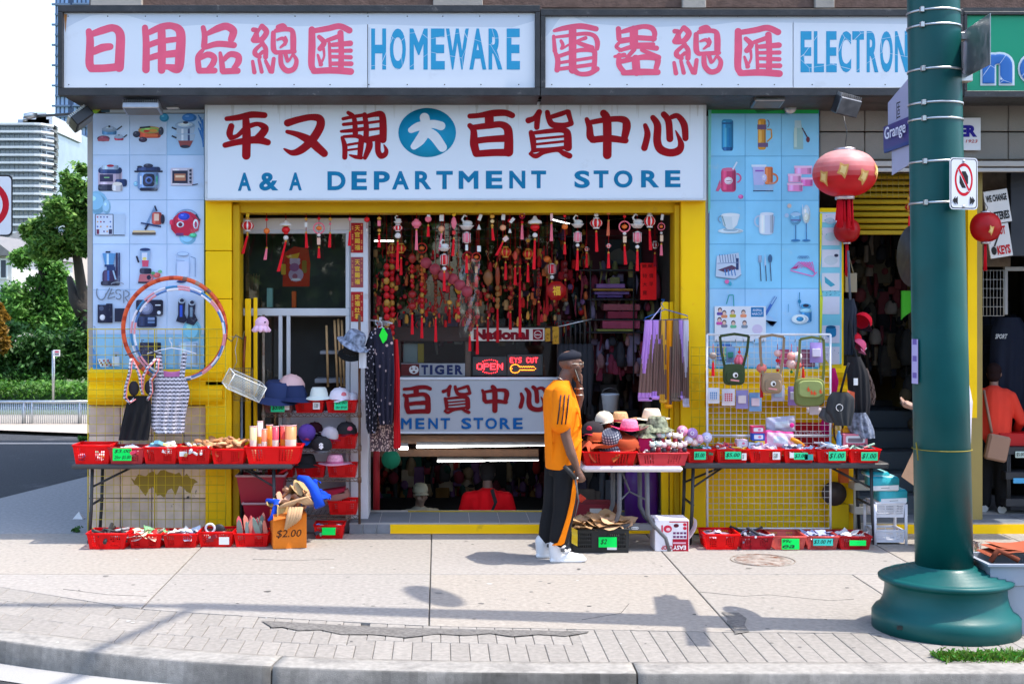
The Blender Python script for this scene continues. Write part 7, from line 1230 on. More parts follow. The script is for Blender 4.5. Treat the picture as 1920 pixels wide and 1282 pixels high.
PX_=[(1337,645,[('b',667,7,c(150,135,125)),('t',678,705,0)],'grey lace ball charm with red tassel'),(1386,652,[('b',660,3),('l',664,690,10,c(215,90,110),PK)],'pink netted ball charm'),(1428,650,[('b',690,10,c(225,120,110)),('t',700,745,0,c(190,30,40))],'coral cloth toy charm'),(1458,645,[('b',662,7,c(228,180,175)),('b',676,4),('b',688,4,WH),('b',694,3)],'white and red bead cluster charm'),(1484,645,[('b',668,9,c(228,150,140)),('b',682,10,c(225,180,170)),('b',697,3,c(50,140,60))],'puffy pink charm'),(1495,650,[('b',668,9,c(230,225,228)),('b',685,8,c(200,90,80)),('b',697,3)],'puffy white charm'),(1506,680,[('t',690,712,0,c(220,50,40))],'plain red tassel charm')]
for x,y0,tk,ds in PX_:charm(x,12.26,tk,y0,ds+' on the white grid','charms hung on the white grid')
# ================= big street pole =================
PC=(.002,.085,.083); pole=mat('green_enamel',.42,var=.15,vscale=3,spec=.3,bump=.05,bscale=60,dirt=(.25,.30,.30),dscale=26,dlo=.72,dhi=.74)
DPo=9.05; XP=lambda z:3.44-.019*z
PO=thing('street_pole','massive dark green steel street pole with a flared ringed base at the kerb','street pole',(3.44,DPo,0))
b=B(PC); b.lathe([(.492,0),(.492,.105),(.478,.125),(.47,.135),(.44,.155),(.418,.2),(.405,.26),(.405,.30),(.42,.32),(.447,.33),(.450,.35),(.43,.362)]+[q for i in range(5)for q in((.40-i*.045,.364+i*.013),(.395-i*.045,.376+i*.013))]+[(.20,.435)],(3.44,DPo,0),64,sx=.97,sy=.97); b.obj('flared_base',pole,PO)
b=B(PC); b.tube([(XP(z),DPo,z)for z in(.40,2,4.6,8,11)],[.188,.180,.168,.13,.10],n=48); b.obj('shaft',pole,PO)
b=B((.01,.02,.02)); b.box(3.02,DPo-.28,.06,3.10,DPo-.262,.085); b.obj('base_slot',matte,PO)
for y in(22,50,132,195,225,305,382):
    z=Z(y,DPo-.1); r=.17+(4.4-z)*.0035+.004; b=B((.62,.64,.66)); b.lathe([(r,-.006),(r+.003,-.006),(r+.003,.007),(r,.007)],(XP(z),DPo,z+.006),40,cap=False); b.obj('steel_strap',metal,PO)
    b=B((.5,.5,.5)); b.bbox(XP(z)-.14,DPo-.15,z-.012,XP(z)-.115,DPo-.115,z+.024,.003); b.obj('strap_buckle',metal,PO)
# off frame fittings whose shadows fall on the pavement
b=B(PC); b.tube([(XP(10.9),DPo,10.7),(2.6,DPo+.02,11.15),(1.7,DPo+.02,11.3)],.06,n=10); b.tube([(XP(10),DPo,10.0),(2.7,DPo,10.7),(2.3,DPo,11.1)],.03,n=8); b.tube([(XP(9),DPo,10.9),(2.6,7,11.0),(1.2,2.0,11.0)],.05,n=8); b.obj('lamp_arm',pole,PO)
b=B(PC); b.ball((1.5,DPo,11.3),.42,.16,.08,n=14); b.obj('lamp_head',pole,PO)
T=thing('round_traffic_sign','round blank sign disc clamped high on the street pole above the picture','sign',(3.39,9.6,7.4)); b=B((.6,.6,.6)); b.lathe([(.001,-.012),(.39,-.012),(.39,.012),(.001,.012)],n=36); b.xf(Matrix.Translation((3.39,9.6,7.45))@ Matrix.Rotation(rad(20),4,'Z')@ Matrix.Rotation(rad(90),4,'Y')); b.obj('disc',metal,T)
# street name sign, plate along the depth of the picture
def plate(b,p0,p1,z0a,z1a,z0b,z1b,col,th=.008):
    """upright plate from p0 (x,y) to p1"""
    a,c_=Vector((*p0,0)),Vector((*p1,0)); n=(c_-a).cross(Vector((0,0,1))).normalized()*th/2
    vs=[(a.x+s_*n.x,a.y+s_*n.y,z)for s_ in(1,-1)for z in(z0a,z1a)]+[(c_.x+s_*n.x,c_.y+s_*n.y,z)for s_ in(1,-1)for z in(z0b,z1b)]
    b.add(vs,[(0,4,5,1),(2,3,7,6),(0,1,3,2),(4,6,7,5),(1,5,7,3),(0,2,6,4)],col)
T=thing('street_name_sign','Grange street name sign with purple band and Chinese characters behind the pole','street sign',(3.3,9.5,3.3)); xa,ya,xb,yb=3.315,9.82,3.30,9.12
b=B(); plate(b,(xa,ya),(xb,yb),3.32,3.46,3.32,3.46,c(120,118,165)); b.obj('lower_plate',signm,T)
b=B(); plate(b,(xa-.0,ya),(xb,yb),3.50,3.68,3.50,3.84,c(165,165,195)); b.obj('upper_plate',signm,T)
b=B(); plate(b,(xa-.006,ya+.06),(xb-.006,yb),3.335,3.51,3.335,3.51,c(58,44,118),.022); b.obj('purple_band',signm,T)
b=B(); plate(b,(xa-.009,ya+.04),(xb-.009,yb),3.315,3.34,3.315,3.34,c(20,50,120),.022); b.obj('blue_strip',signm,T)
nrm=Vector((0,-1,0)); b=B(); text(b,'Grange',(xa-.042,ya-.04,3.375),(0,-1,0),(0,0,1),.44,.115,c(225,225,240),.002,.01,3); b.obj('lettering',paper,T)
b=B(); text(b,'固',(xa-.008,ya-.2,3.53),(0,-1,0),(0,0,1),.09,.12,(.03,.03,.04),.002,.0,3); text(b,'達',(xa-.008,ya-.35,3.54),(0,-1,0),(0,0,1),.12,.14,(.03,.03,.04),.002,.0,3); b.obj('characters',paper,T)
b=B(); text(b,'69',(xa-.008,ya-.43,3.22),(0,-1,0),(0,0,1),.10,.08,c(130,128,160),.002,.01,3); b2=B(); plate(b2,(xa,ya-.08),(xb,yb),3.14,3.33,3.20,3.33,c(170,168,195),.006); b2.obj('number_plate',signm,T); b.obj('number',paper,T)
# metal sign back on the right of the pole
T=thing('metal_sign_back','bare aluminium back of a traffic sign jutting out right of the pole top','sign',(3.56,8.8,3.7)); xa,ya,xb,yb=X(1807,9.05),9.05,X(1857,8.35),8.35
b=B((.40,.38,.37)); plate(b,(xa,ya),(xb,yb),3.73,4.05,3.70,4.02,(.42,.40,.39),.005); b.obj('plate',metal,T); b=B((.5,.5,.5)); b.bbox(3.52,8.98,3.98,3.6,9.06,4.03); b.obj('clamp',metal,T); b=B((.5,.5,.5)); b.bbox(3.52,8.98,3.70,3.6,9.06,3.75); b.obj('clamp',metal,T)
# no stopping sign
DN=8.82; T=thing('no_stopping_sign','white no stopping sign with red ring, slashed octagon and arrows on the pole','traffic sign',P(1807,392,DN)); M_=Matrix.Translation(P(1807,344,DN))@ Matrix.Rotation(rad(14),4,'Z')@ Matrix.Translation(-Vector(P(1807,344,DN)))
k=1.03
b=Pr(DN,.0); b.rr(1807-29*k,296,1807+29*k,393,c(228,228,232),7); q_=[(x,y+.004,z)for x,y,z in b.v]; n_=len(b.v); b.v+=q_; b.f.append(tuple(range(n_,2*n_))[::-1]); b.c.append(c(150,150,155)); b.sm.append(False)
for i in range(n_):j=(i+1)%n_; b.f.append((i,n_+i,n_+j,j)); b.c.append(c(190,190,190)); b.sm.append(False)
b.xf(M_); b.obj('plate',signm,T)
b=Pr(DN-.0005,.0004); b.rr(1779,298,1835,391,(.02,.02,.022),6); b.rr(1780.5,299.5,1833.5,389.5,c(228,228,232),5.4); b.ell(1807,337,19.5,31,c(205,18,40),28); b.ell(1807,337,15.5,25,c(228,228,232),28)
b.poly([(1807+10*math.cos(rad(22.5+k_*45)),337+17*math.sin(rad(22.5+k_*45)))for k_ in range(8)],(.02,.02,.022)); b.line([(1796,317),(1818,359)],5,c(228,228,232)); b.line([(1796,316),(1818.5,358)],3.6,c(205,18,40))
for s_ in(-1,1):xx=1807+s_*18; b.poly([(xx+s_*6,376),(xx,368),(xx-s_*0,373),(xx-s_*5,368),(xx-s_*5,384),(xx,379),(xx,384)],(.02,.02,.022))
b.xf(M_); b.obj('printed_face',paper,T); b=B((.7,.7,.7)); b.ball(P(1807,302,DN-.005),.01,.006,.01,n=8); b.ball(P(1807,387,DN-.005),.01,.006,.01,n=8); b.xf(M_); b.obj('bolt',metal,T)
T=thing('pole_notice','torn lilac paper notice taped round the left side of the pole','notice',(3.25,9.0,2.0)); b=B(c(175,160,210)); b.sheet(lambda u,v:(XP(1.8)-.196*math.cos(rad(2+22*u)),DPo-.196*math.sin(rad(2+22*u)),Z(636+84*v,8.95)),6,8,cf=lambda u,v:c(120,100,170)if(int(v*16)%3==1 and .2<u<.8)else c(185,172,215)); b.obj('sheet',paper,T)
b=B(c(150,135,60)); b.torus((XP(1.2),DPo,1.22),.192,.003,'z',40,4); b.tube([(XP(1.2)-.185,DPo-.06,1.22),(XP(1.2)-.2,DPo-.07,1.27),(XP(1.2)-.19,DPo-.08,1.15)],.005); solo(b,'twine',cloth,'frayed twine tied round the pole below the lilac notice','twine')
b=B((.06,.07,.08)); b.xf(Matrix.Identity(4)); b.lathe([(.001,-.004),(.22,-.004),(.22,.004),(.001,.004)],n=24); b.xf(Matrix.Translation(P(1712,480,9.35))@ Matrix.Rotation(rad(10),4,'Z')@ Matrix.Rotation(rad(90),4,'Y')); solo(b,'round_sign',metal,'dark round sign seen almost edge on at the left of the pole','sign')
# partial prohibition sign at the left picture edge
DZ=9.3; T=thing('prohibition_sign','white sign with black border and red ring cut by the left picture edge','traffic sign',(X(-26,DZ),DZ,0)); b=Pr(DZ,.0004); b.rr(-76,328,24,443,(.02,.02,.022),10); b.rr(-73,331,21,440,c(215,218,225),8); b.ell(-28,384,45,45,c(190,18,38),36); b.ell(-28,384,33,33,c(215,218,225),36); b.line([(-55,357),(-1,411)],9,c(190,18,38)); b.obj('printed_face',paper,T)
b=B((.3,.3,.3)); b.bbox(X(-76,DZ),DZ+.001,Z(442,DZ),X(23.6,DZ),DZ+.006,Z(329,DZ),.002); b.obj('plate',metal,T); b=B((.4,.4,.41)); b.cyl((X(-28,DZ),DZ+.03,-.05),(X(-28,DZ),DZ+.03,Z(300,DZ)),.025); b.obj('post',metal,T)
# ================= lanterns =================
def lantern(lab,x,y,rx,ry,D,ctop,cbot,tas,rope,motif):
    T=thing('paper_lantern',lab,'lantern',P(x,y,D)); u=D/FP; q=Vector(P(x,y,D)); b=B(); n=48; rings=[]; cols=[]
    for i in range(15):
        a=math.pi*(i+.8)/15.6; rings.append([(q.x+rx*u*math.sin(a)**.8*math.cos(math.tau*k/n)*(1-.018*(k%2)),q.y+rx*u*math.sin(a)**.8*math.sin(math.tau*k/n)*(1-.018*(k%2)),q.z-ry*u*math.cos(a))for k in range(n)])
        t=min(1,max(0,(i/14-.35)/.4)); cols.append(tuple(cbot[j]*(1-t)+ctop[j]*t for j in range(3)))  # sun on the silk put into the ring colours, paler towards the top
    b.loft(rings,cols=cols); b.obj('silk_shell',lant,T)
    b=B((.55,.5,.52)); b.lathe([(rx*.33*u,ry*.93*u),(rx*.33*u,ry*1.06*u)],tuple(q),20); b.obj('rim_ring',metal,T); b=B((.55,.5,.52)); b.lathe([(rx*.3*u,-ry*1.12*u),(rx*.3*u,-ry*.95*u)],tuple(q),20); b.obj('rim_ring',metal,T)
    b=B(); 
    for k in range(motif):
        a=rad(-90+(k-motif/2+.5)*38); 
        for s_,cc in((1,c(215,160,90)),(.6,c(235,200,130))):
            pts=[]; 
            for j in range(9):
                th=math.tau*j/9; a2=a+.22*s_*math.cos(th)*(1 if j%2 else .6); zz=(.02 if k%2 else-.25)+.38*s_*math.sin(th)*(1 if j%2 else .6); sn=math.sqrt(max(0,1-zz*zz))**.8; pts.append((q.x+rx*u*sn*math.cos(a2)*(1.012+.006*(s_<1)),q.y+rx*u*sn*math.sin(a2)*(1.012+.006*(s_<1)),q.z+ry*u*zz))
            b.add(pts,[tuple(range(9))],cc)
    if motif:b.obj('gold_flower_print',paper,T)
    b=B(c(205,16,34)); r_=tas[2]*u; zt=Z(tas[0],D); zb=Z(tas[1],D)
    for k in range(44 if r_>.03 else 8):
        a=R.uniform(0,6.28); rr_=r_*R.uniform(.55,1); b.tube([(q.x+rr_*.8*math.cos(a),q.y+rr_*.8*math.sin(a),zt),(q.x+rr_*math.cos(a)+R.uniform(-.01,.01),q.y+rr_*math.sin(a),zb+R.uniform(0,.1 if r_>.03 else .02))],[.009,.012]if r_>.03 else .005,n=4)
    b.obj('tassel',knit,T); b=B((.1,.1,.1)); b.tube([P(x-2,rope,D),P(x+4,(rope+y-ry)/2,D),P(x,y-ry,D)],.004,n=4); b.obj('hook_wire',metal,T); return T
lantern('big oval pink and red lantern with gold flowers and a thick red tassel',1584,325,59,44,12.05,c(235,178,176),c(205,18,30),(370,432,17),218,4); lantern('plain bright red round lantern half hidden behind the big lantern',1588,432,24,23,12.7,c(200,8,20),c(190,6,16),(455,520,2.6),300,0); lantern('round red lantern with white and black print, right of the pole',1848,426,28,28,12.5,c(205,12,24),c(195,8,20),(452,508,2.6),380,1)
charm(1705,12.7,[('b',372,4,GD_),('l',380,397,9,c(170,16,24),GD_),('t',404,440,0)],340,'small gold capped lantern charm just left of the pole','charms in the right bay')
# ================= goods hanging in the right bay =================
def softbag(nm,lab,pts,D,th,col,cat='bag',group=None,m=knit,extra=None,cf=None):
    T=thing(nm,lab,cat,P(pts[0][0],pts[0][1],D),group); outline_cloth(pts,D,th,10,.012,col,cf).obj('body',m,T)
    if extra:extra(T)
    return T
BK=(.02,.02,.023); strp=lambda pts,col=BK,w=.012,D=12.4:(lambda T:B(col).tube([P(x,y,D)for x,y in pts],w,n=5).obj('strap',knit,T))
softbag('black_backpack','tall black bag hanging highest beside the side strip poster',[(560,1586,1600),(580,1582,1606),(640,1582,1604),(665,1584,1598)],12.5,.08,(.025,.03,.045),group='black bags hanging in the right bay',extra=strp([(1590,470),(1592,520),(1594,562)],(.1,.12,.15)))
softbag('black_backpack','long black bag with dangling straps and a white price tag',[(668,1590,1612),(700,1588,1628),(750,1592,1632),(780,1600,1628)],12.4,.09,BK,group='black bags hanging in the right bay',extra=strp([(1594,600),(1600,650),(1612,690),(1632,760)]))
softbag('black_tote','black flat tote with an R badge nearest the olive bag',[(735,1560,1590),(745,1552,1602),(770,1548,1602),(797,1566,1596)],12.1,.06,(.04,.042,.045),group='black bags hanging in the right bay',extra=lambda T:(B(c(215,215,218)).torus(P(1574,764,12.035),.03,.003,'y',18,5).obj('badge_ring',paper,T),strp([(1576,736),(1588,690),(1592,680)],D=12.15)(T)))
softbag('black_tote','crumpled glossy black pouch below the olive bag',[(765,1541,1556),(780,1535,1578),(792,1548,1580)],12.15,.05,(.05,.052,.058),group='black bags hanging in the right bay',m=matte)
softbag('printed_bag','brown checked bag hanging behind the black ones',[(690,1612,1626),(720,1618,1638),(745,1622,1642),(758,1624,1638)],12.45,.04,c(110,90,80),cf=lambda u,v:c(60,45,42)if(int(u*8)+int(v*14))%3==0 else c(135,112,100))
softbag('printed_bag','magenta bag edge peeping out behind the white grid',[(690,1558,1566),(715,1558,1572),(745,1560,1566)],12.5,.03,c(225,40,130)); softbag('pink_pouch','magenta pouch hanging behind the lower corner of the white grid',[(780,1543,1560),(800,1538,1561),(812,1542,1556)],12.5,.03,c(190,20,110))
softbag('camera_backpack','grey camouflage backpack resting at the right end of the long table',[(772,1592,1622),(785,1588,1630),(805,1590,1638),(820,1600,1640)],12.35,.1,(.4,.4,.4),m=CAMO)
b=B(c(238,110,75)); b.sheet(lambda u,v:(X(1589+13*u,12.25),12.25+.01*math.sin(u*5),Z(731+30*v+4*u,12.25)),4,6,thick=.006); solo(b,'orange_tag',paper,'bright orange paper tag among the black bags','price tag')
b=B(c(225,225,225)); b.bbox(X(1600,12.28),12.27,Z(722,12.28),X(1608,12.28),12.275,Z(709,12.28),.001); solo(b,'white_tag',paper,'white price tag on the long black bag','price tag')
hat('cap',1616,604,12.45,.085,'red and black cap hanging in the right bay',c(200,14,40),c(30,20,28),rot=1.9,tilt=(.9,.5),emblem=c(215,60,60)); hat('cap',1608,650,12.45,.07,'pink cap hanging below the red and black cap',c(215,90,125),c(230,130,160),rot=1.5,tilt=(.8,.3),emblem=c(230,220,225)); hat('cap',1602,636,12.5,.06,'small red cap above the pink cap',c(210,25,45),rot=1.2,tilt=(.6,0))
b=B(c(225,225,235)); b.lathe([(.02,0),(.045,.05),(.05,.15),(.03,.2),(.01,.21)],P(1572,830,12.4),12); solo(b,'white_plastic_bag',film,'clear white plastic bag standing under the black pouch','bag')
T=thing('slipper_box','pink edged clear box with goods at the right end of the long table','box',P(1604,838,12.3)); pxbox(B(c(215,120,140)),1581,813,1627,836,12.28,12.42,None,.004).obj('carton',paper,T); p_=Pr(12.278); p_.rr(1586,817,1622,830,c(215,220,228),3); p_.rr(1590,821,1618,829,c(120,110,120),2); [p_.line([(1585+i*5,832),(1588+i*5,832)],1,c(200,40,80))for i in range(8)]; p_.obj('printed_front',paper,T)
b=B(c(235,160,20)); pxbox(b,1580,804,1606,811,12.35,12.42); [b.box(X(1582+i*3,12.35),12.345,Z(804,12.35),X(1583.5+i*3,12.35),12.36,Z(801,12.35))for i in range(8)]; solo(b,'orange_comb_box',plastic,'orange comb shaped tray above the pink edged box','tray')
b=B(c(90,140,190)); b.lathe([(.02,0),(.024,.02),(.024,.1),(.012,.13),(.012,.15)],P(1573,838,12.3),12); solo(b,'blue_bottle',plastic,'slim blue bottle left of the pink edged box','bottle')
# dark jumble inside the bay
jumble('goods_in_right_bay',1600,445,1800,690,14.6,420,(.05,.2),[(.25,.22,.2),(.2,.05,.06),(.05,.045,.04),(.02,.02,.022),(.12,.03,.04),(.10,.09,.07),(.03,.035,.05),(.16,.12,.08),(.015,.015,.02)]); jumble('goods_on_stair',1700,640,1810,800,14.2,60,(.06,.18),[(.03,.03,.03),(.10,.08,.05),(.02,.02,.02)])
b=B(c(90,200,60)); b.sheet(lambda u,v:(X(1690+26*u,13.6),13.6+.03*math.sin(u*5),Z(545+55*v*(1-.4*u),13.6)),5,5,thick=.02); solo(b,'green_garment',knit,'lime green garment hanging high at the left of the pole','garment')
b=B(c(150,140,120)); b.bbox(X(1582,13),12.95,Z(548,13),X(1604,13),12.99,Z(512,13),.004); b.tube([P(1586,512,12.95),P(1592,480,12.95),P(1600,512,12.95)],.006); solo(b,'beige_tote',knit,'beige cloth tote hanging behind the long lantern tassel','bag')
# ================= white plastic drawer stack =================
T=thing('storage_rack','white plastic slatted storage rack at the right end of the long table','rack',P(1668,1020,12.2)); xa,xb,Dk=X(1641,12.2),X(1699,12.2),12.2; WC=c(222,222,230)
for xx in(xa,xb):
    for dd in(0,.3):b=B(WC); b.cyl((xx,Dk+dd,0),(xx,Dk+dd,Z(945,12.2)),.014,n=8); b.obj('post',plastic,T)
for y0,y1 in((943,970),(995,1017)):
    bb,rr_=basket_parts(xb-xa-.02,.28,Z(y0,Dk)-Z(y1,Dk),WC,.008,6,26,((1,8),(9,17),(18,25)),(1,5))
    for q_,nn in((bb,'tray'),(rr_,'rim')):q_.xf(Matrix.Translation(((xa+xb)/2,Dk+.005,Z(y1,Dk)))); q_.obj(nn,plastic,T)
T=thing('storage_rack','cream storage rack half hidden behind the table legs','rack',P(1622,985,12.65))
for xx in(1604,1640):b=B(c(200,195,180)); b.cyl((X(xx,12.65),12.65,.0),(X(xx,12.65),12.65,Z(890,12.65)),.018,n=8); b.obj('post',plastic,T)
for y0 in(905,950):pxbox(B(c(205,200,190)),1602,y0,1642,y0+14,12.6,12.8).obj('tray',plastic,T)
for i,(x0,y0,x1,y1)in enumerate(((1634,893,1686,920),(1650,917,1701,944),(1628,884,1668,895))):
    T=thing('tissue_pack',('teal and white wrapped pack in the middle of the pile on the rack','lowest teal and white wrapped pack, shifted right','topmost teal wrapped pack, partly hidden')[i],'pack',P((x0+x1)/2,y1,12.25),'teal wrapped packs on the white rack'); D=12.2+i*.01
    b=B(c(40,165,185)); b.loft([[P(xx,yy,D+dd)for xx,yy,dd in((x0+e,y1,0),(x1-e*.5,y1,0),(x1-e*.5,y1,.2),(x0+e,y1,.2))]if 0 else[(X(x0+e,D),D,Z(yy,D)),(X(x1-e,D),D,Z(yy,D)),(X(x1-e,D),D+.2,Z(yy,D)),(X(x0+e,D),D+.2,Z(yy,D))]for yy,e in((y1,3),(y1-4,0),(y0+4,0),(y0,4))],cols=[c(225,230,235),c(60,180,195),c(40,165,185),c(150,210,220)],smooth=True); b.obj('wrapped_pack',plastic,T)
    if i<2:b=Pr(D-.001); b.poly([(x0+2,y1-9),(x1-1,y1-11),(x1-1,y1-2),(x0+2,y1-1)][::-1],c(225,230,236)); b.line([(x0+18,y1-5),(x0+34,y1-6)],1,c(120,120,130)); b.obj('printed_band',paper,T)
T=thing('round_fan','dark round fan behind the white grid near the lower right corner','fan',P(1565,955,12.7)); b=B((.06,.04,.035)); b.lathe([(.001,-.03),(.07,-.03),(.11,0),(.115,.05),(.001,.05)],n=24); b.xf(Matrix.Translation(P(1562,924,12.72))@ Matrix.Rotation(rad(90),4,'X')); b.obj('fan_head',plastic,T); b=B(c(225,185,20)); pxbox(b,1552,945,1592,990,12.68,12.78); b.obj('yellow_stand',paint,T)
b=B(c(225,110,60)); pxbox(b,1574,872,1592,905,12.7,12.75); solo(b,'orange_board',paint,'orange board leaning behind the right table leg','board')
# ================= grey tub at lower right =================
T=thing('storage_tub','grey plastic storage tub of brown leather goods cut by the right picture edge','tub',(X(1895,8.9),9.1,0)); b=B(c(150,158,172)); xa,xb=X(1846,8.95),X(1990,8.95); za=Z(1055,8.95)
b.loft([[(xa+t,8.85+t,z),(xb-t,8.85+t,z),(xb-t,9.25-t,z),(xa+t,9.25-t,z)]for z,t in((.0,.04),(za*.7,.012),(za*.72,.0),(za,-.005),(za,-.03),(za+.015,-.03),(za+.015,0),(za-.06,.012))],cap=False,smooth=False); b.obj('tub_wall',matte,T)
b=B(c(150,82,58)); 
for i in range(5):b.sheet(lambda u,v,i=i:(xa+.02+i*.05+u*.38,8.88+i*.05+.26*v,za+.05+.035*math.sin(u*3.1+i)*(1-v*.3)+.01*i),12,8,tuple(q*(.8+.12*(i%3))for q in c(168,86,60)),thick=.012)
b.tube([(xa+.02,8.9,za+.02),(xa+.06,8.88,za+.10),(xa+.13,8.9,za+.07),(xa+.2,8.88,za+.03)],.018,c(120,62,44),8); solo(b,'leather_bags',knit,'folded reddish brown leather bags in the grey tub','bags')
b=B(c(205,210,220)); b.sheet(lambda u,v:(X(1824+14*u+8*v*(1-u),9.5),9.5+.05*math.sin(u*6+v*5),Z(1015+60*v,9.5)),8,10,thick=.03); solo(b,'plastic_carrier_bag',film,'white plastic carrier bag squeezed between pole and tub','bag')
# ================= neighbour shop at far right =================
T=board('since_sign','small white sign ending in blue ER over red 1923, half behind the pole',1730,221,1839,282,12.74,c(222,222,226),'sign',signm); b=B(); tpx(b,'ER',1797,235,1832,257,12.736,c(42,34,140),.002,.06,3); tpx(b,'e 1923',1800,262,1833,268,12.736,c(190,60,60),.001,.01,2,shear=.2); b.obj('lettering',paper,T)
for lab,x0,y0,x1,y1,lines in(('tilted white card reading WE CHANGE BATTERIES at far right',1853,356,1898,418,(('WE CHANGE',1856,364,1895,377,(.02,.02,.02)),('BATTERIES',1856,396,1895,412,(.02,.02,.02)))),('white card reading CUT KEYS with a black key beside it',1858,420,1900,482,(('CUT',1876,424,1893,440,c(190,16,26)),('KEYS',1872,460,1897,477,c(190,16,26))))):
    T=board('shop_card',lab,x0,y0,x1,y1,12.98,c(215,210,205),'sign'); o_=Vector(P(x0,y1,12.98)); b=B()
    for tx,a0,b0,a1,b1,q in lines:tpx(b,tx,a0,b0,a1,b1,12.977,q,.001,.04,2)
    b.obj('lettering',paper,T)
    if y0>400:e=Pr(12.977); e.ell(1866,468,5,8,(.02,.02,.02)); e.line([(1868,460),(1880,438)],3,(.02,.02,.02)); e.obj('key_emblem',paper,T)
    T.rotation_euler=(0,rad(-9),0)
jumble('dark_jackets',1830,600,1990,800,14.2,60,(.2,.45),[(.015,.016,.025),(.02,.022,.035),(.012,.012,.015)])
T=thing('dark_backpack','large dark navy backpack with white SPORT lettering at far right','bag',P(1880,760,13.7)); outline_cloth([(595,1868,1912),(620,1858,1930),(700,1855,1935),(780,1862,1930)],13.7,.1,12,.015,(.014,.018,.034)).obj('body',knit,T); b=B(); tpx(b,'SPORT',1866,626,1889,635,13.57,c(215,215,215),.002,.02,2,shear=.3); b.obj('lettering',paper,T)
T=thing('window_grille','pale metal window grille high at the far right','grille',P(1856,592,13.5)); b=B((.45,.43,.4))
for i in range(9):b.cyl(P(1831+i*6.4,592,13.4),P(1831+i*6.4,506,13.4),.006 if i==8 else .003,n=4)
for i in range(6):b.cyl(P(1830,507+i*17,13.4),P(1883,507+i*17,13.4),.003,n=4)
b.obj('bars',wire,T); b=B((.35,.33,.31)); pxbox(b,1884,500,2000,508,13.4,13.45); pxbox(b,1884,508,1890,590,13.4,13.45); b.obj('frame',paint,T)
b=B((.26,.19,.14)); pxbox(b,1825,322,1895,500,13.6,13.65); solo(b,'plywood_wall',wood,'brown wooden wall behind the red lantern at far right','wall panel')
b=B((.02,.022,.03)); pxbox(b,1895,320,1990,480,13.1,13.2); solo(b,'dark_awning_box',matte,'dark navy box above the far right doorway','box')
T=thing('drawer_rack','black plastic rack of small trays by the woman in coral','rack',P(1930,955,13.4)); b=B((.02,.02,.022))
for x in(1889,1893,1960):b.cyl(P(x,955,13.3),P(x,838,13.3),.012,n=8)
b.obj('post',matte,T)
for y in(838,885,935):pxbox(B((.025,.025,.03)),1886,y,1962,y+14,13.28,13.55).obj('tray',matte,T)
pxbox(B(c(190,12,20)),1875,812,1960,836,13.35,13.6).obj('red_tray',plastic,T); pxbox(B(c(200,215,205)),1904,846,1925,858,13.26,13.27).obj('price_card',paper,T); pxbox(B(c(90,170,215)),1900,896,1925,906,13.26,13.27).obj('blue_label',paper,T); b=B(); tpx(b,'$5.00',1906,848,1920,856,13.255,(.03,.03,.03),.0005,.01,2); b.obj('handwriting',paper,T)
# ================= people =================
def organic(b,voxel,smooth=3):
    """fuse overlapping volumes into one continuous skin"""
    me=b.mesh('body',skin); o=bpy.data.objects.new('body',me); COL.objects.link(o); md=o.modifiers.new('r','REMESH'); md.mode='VOXEL'; md.voxel_size=voxel
    if smooth:s_=o.modifiers.new('s','SMOOTH'); s_.iterations=smooth; s_.factor=.5
    dg=bpy.context.evaluated_depsgraph_get(); m2=bpy.data.meshes.new_from_object(o.evaluated_get(dg)); bpy.data.objects.remove(o); return m2
def as_obj(m2,name,m,col,T):
    m2.transform(Matrix.Translation(-V(WP[T.name])))
    at=m2.attributes.get('Col')
    if at:m2.attributes.remove(at)
    at=m2.attributes.new('Col','FLOAT_COLOR','FACE'); a=np.ones((len(m2.polygons),4),'f')
    if callable(col):
        a[:,:3]=np.array([col(p.center,p.normal)for p in m2.polygons],'f')
    else:a[:,:3]=col
    at.data.foreach_set('color',a.ravel()); m2.materials.clear(); m2.materials.append(m); m2.polygons.foreach_set('use_smooth',[True]*len(m2.polygons)); m2.name=name
    return link(name,m2,T)
V=Vector
def limb(b,pts,rs,n=12):
    b.tube(pts,rs,n=n)
    for p,r in zip(pts,rs):b.ball(p,r*.99,n=n,m=8)
def hand(b,w,d,up,s=1.,curl=.6,side=1):
    d=V(d).normalized(); up=V(up).normalized(); sd=d.cross(up).normalized(); w=V(w); b.ball(w+d*.045*s,.034*s,n=10); b.ball(w+d*.07*s,.036*s,n=10); limb(b,[w,w+d*.08*s],[.027*s,.033*s])
    for k,(o,L)in enumerate(((-.028,.07),(-.010,.08),(.010,.075),(.027,.058))):
        p0=w+d*.075*s+sd*o*s; d1=(d+up*curl*.6).normalized(); d2=(d*.5+up*curl*1.4).normalized(); p1=p0+d1*L*.5*s; p2=p1+d2*L*.5*s; limb(b,[p0,p1,p2],[.0105*s,.0095*s,.008*s],8)
    p0=w+d*.03*s-sd*.03*s*side; limb(b,[p0,p0+(d*.6-sd*.6*side+up*.3).normalized()*.035*s,p0+(d*.9-sd*.4*side+up*.5).normalized()*.065*s],[.013*s,.011*s,.009*s],8)
def ringloft(b,rows,n=24):b.loft([[(cx+rx*math.cos(math.tau*k/n),cy+ry*math.sin(math.tau*k/n),z)for k in range(n)]for z,cx,cy,rx,ry in rows])
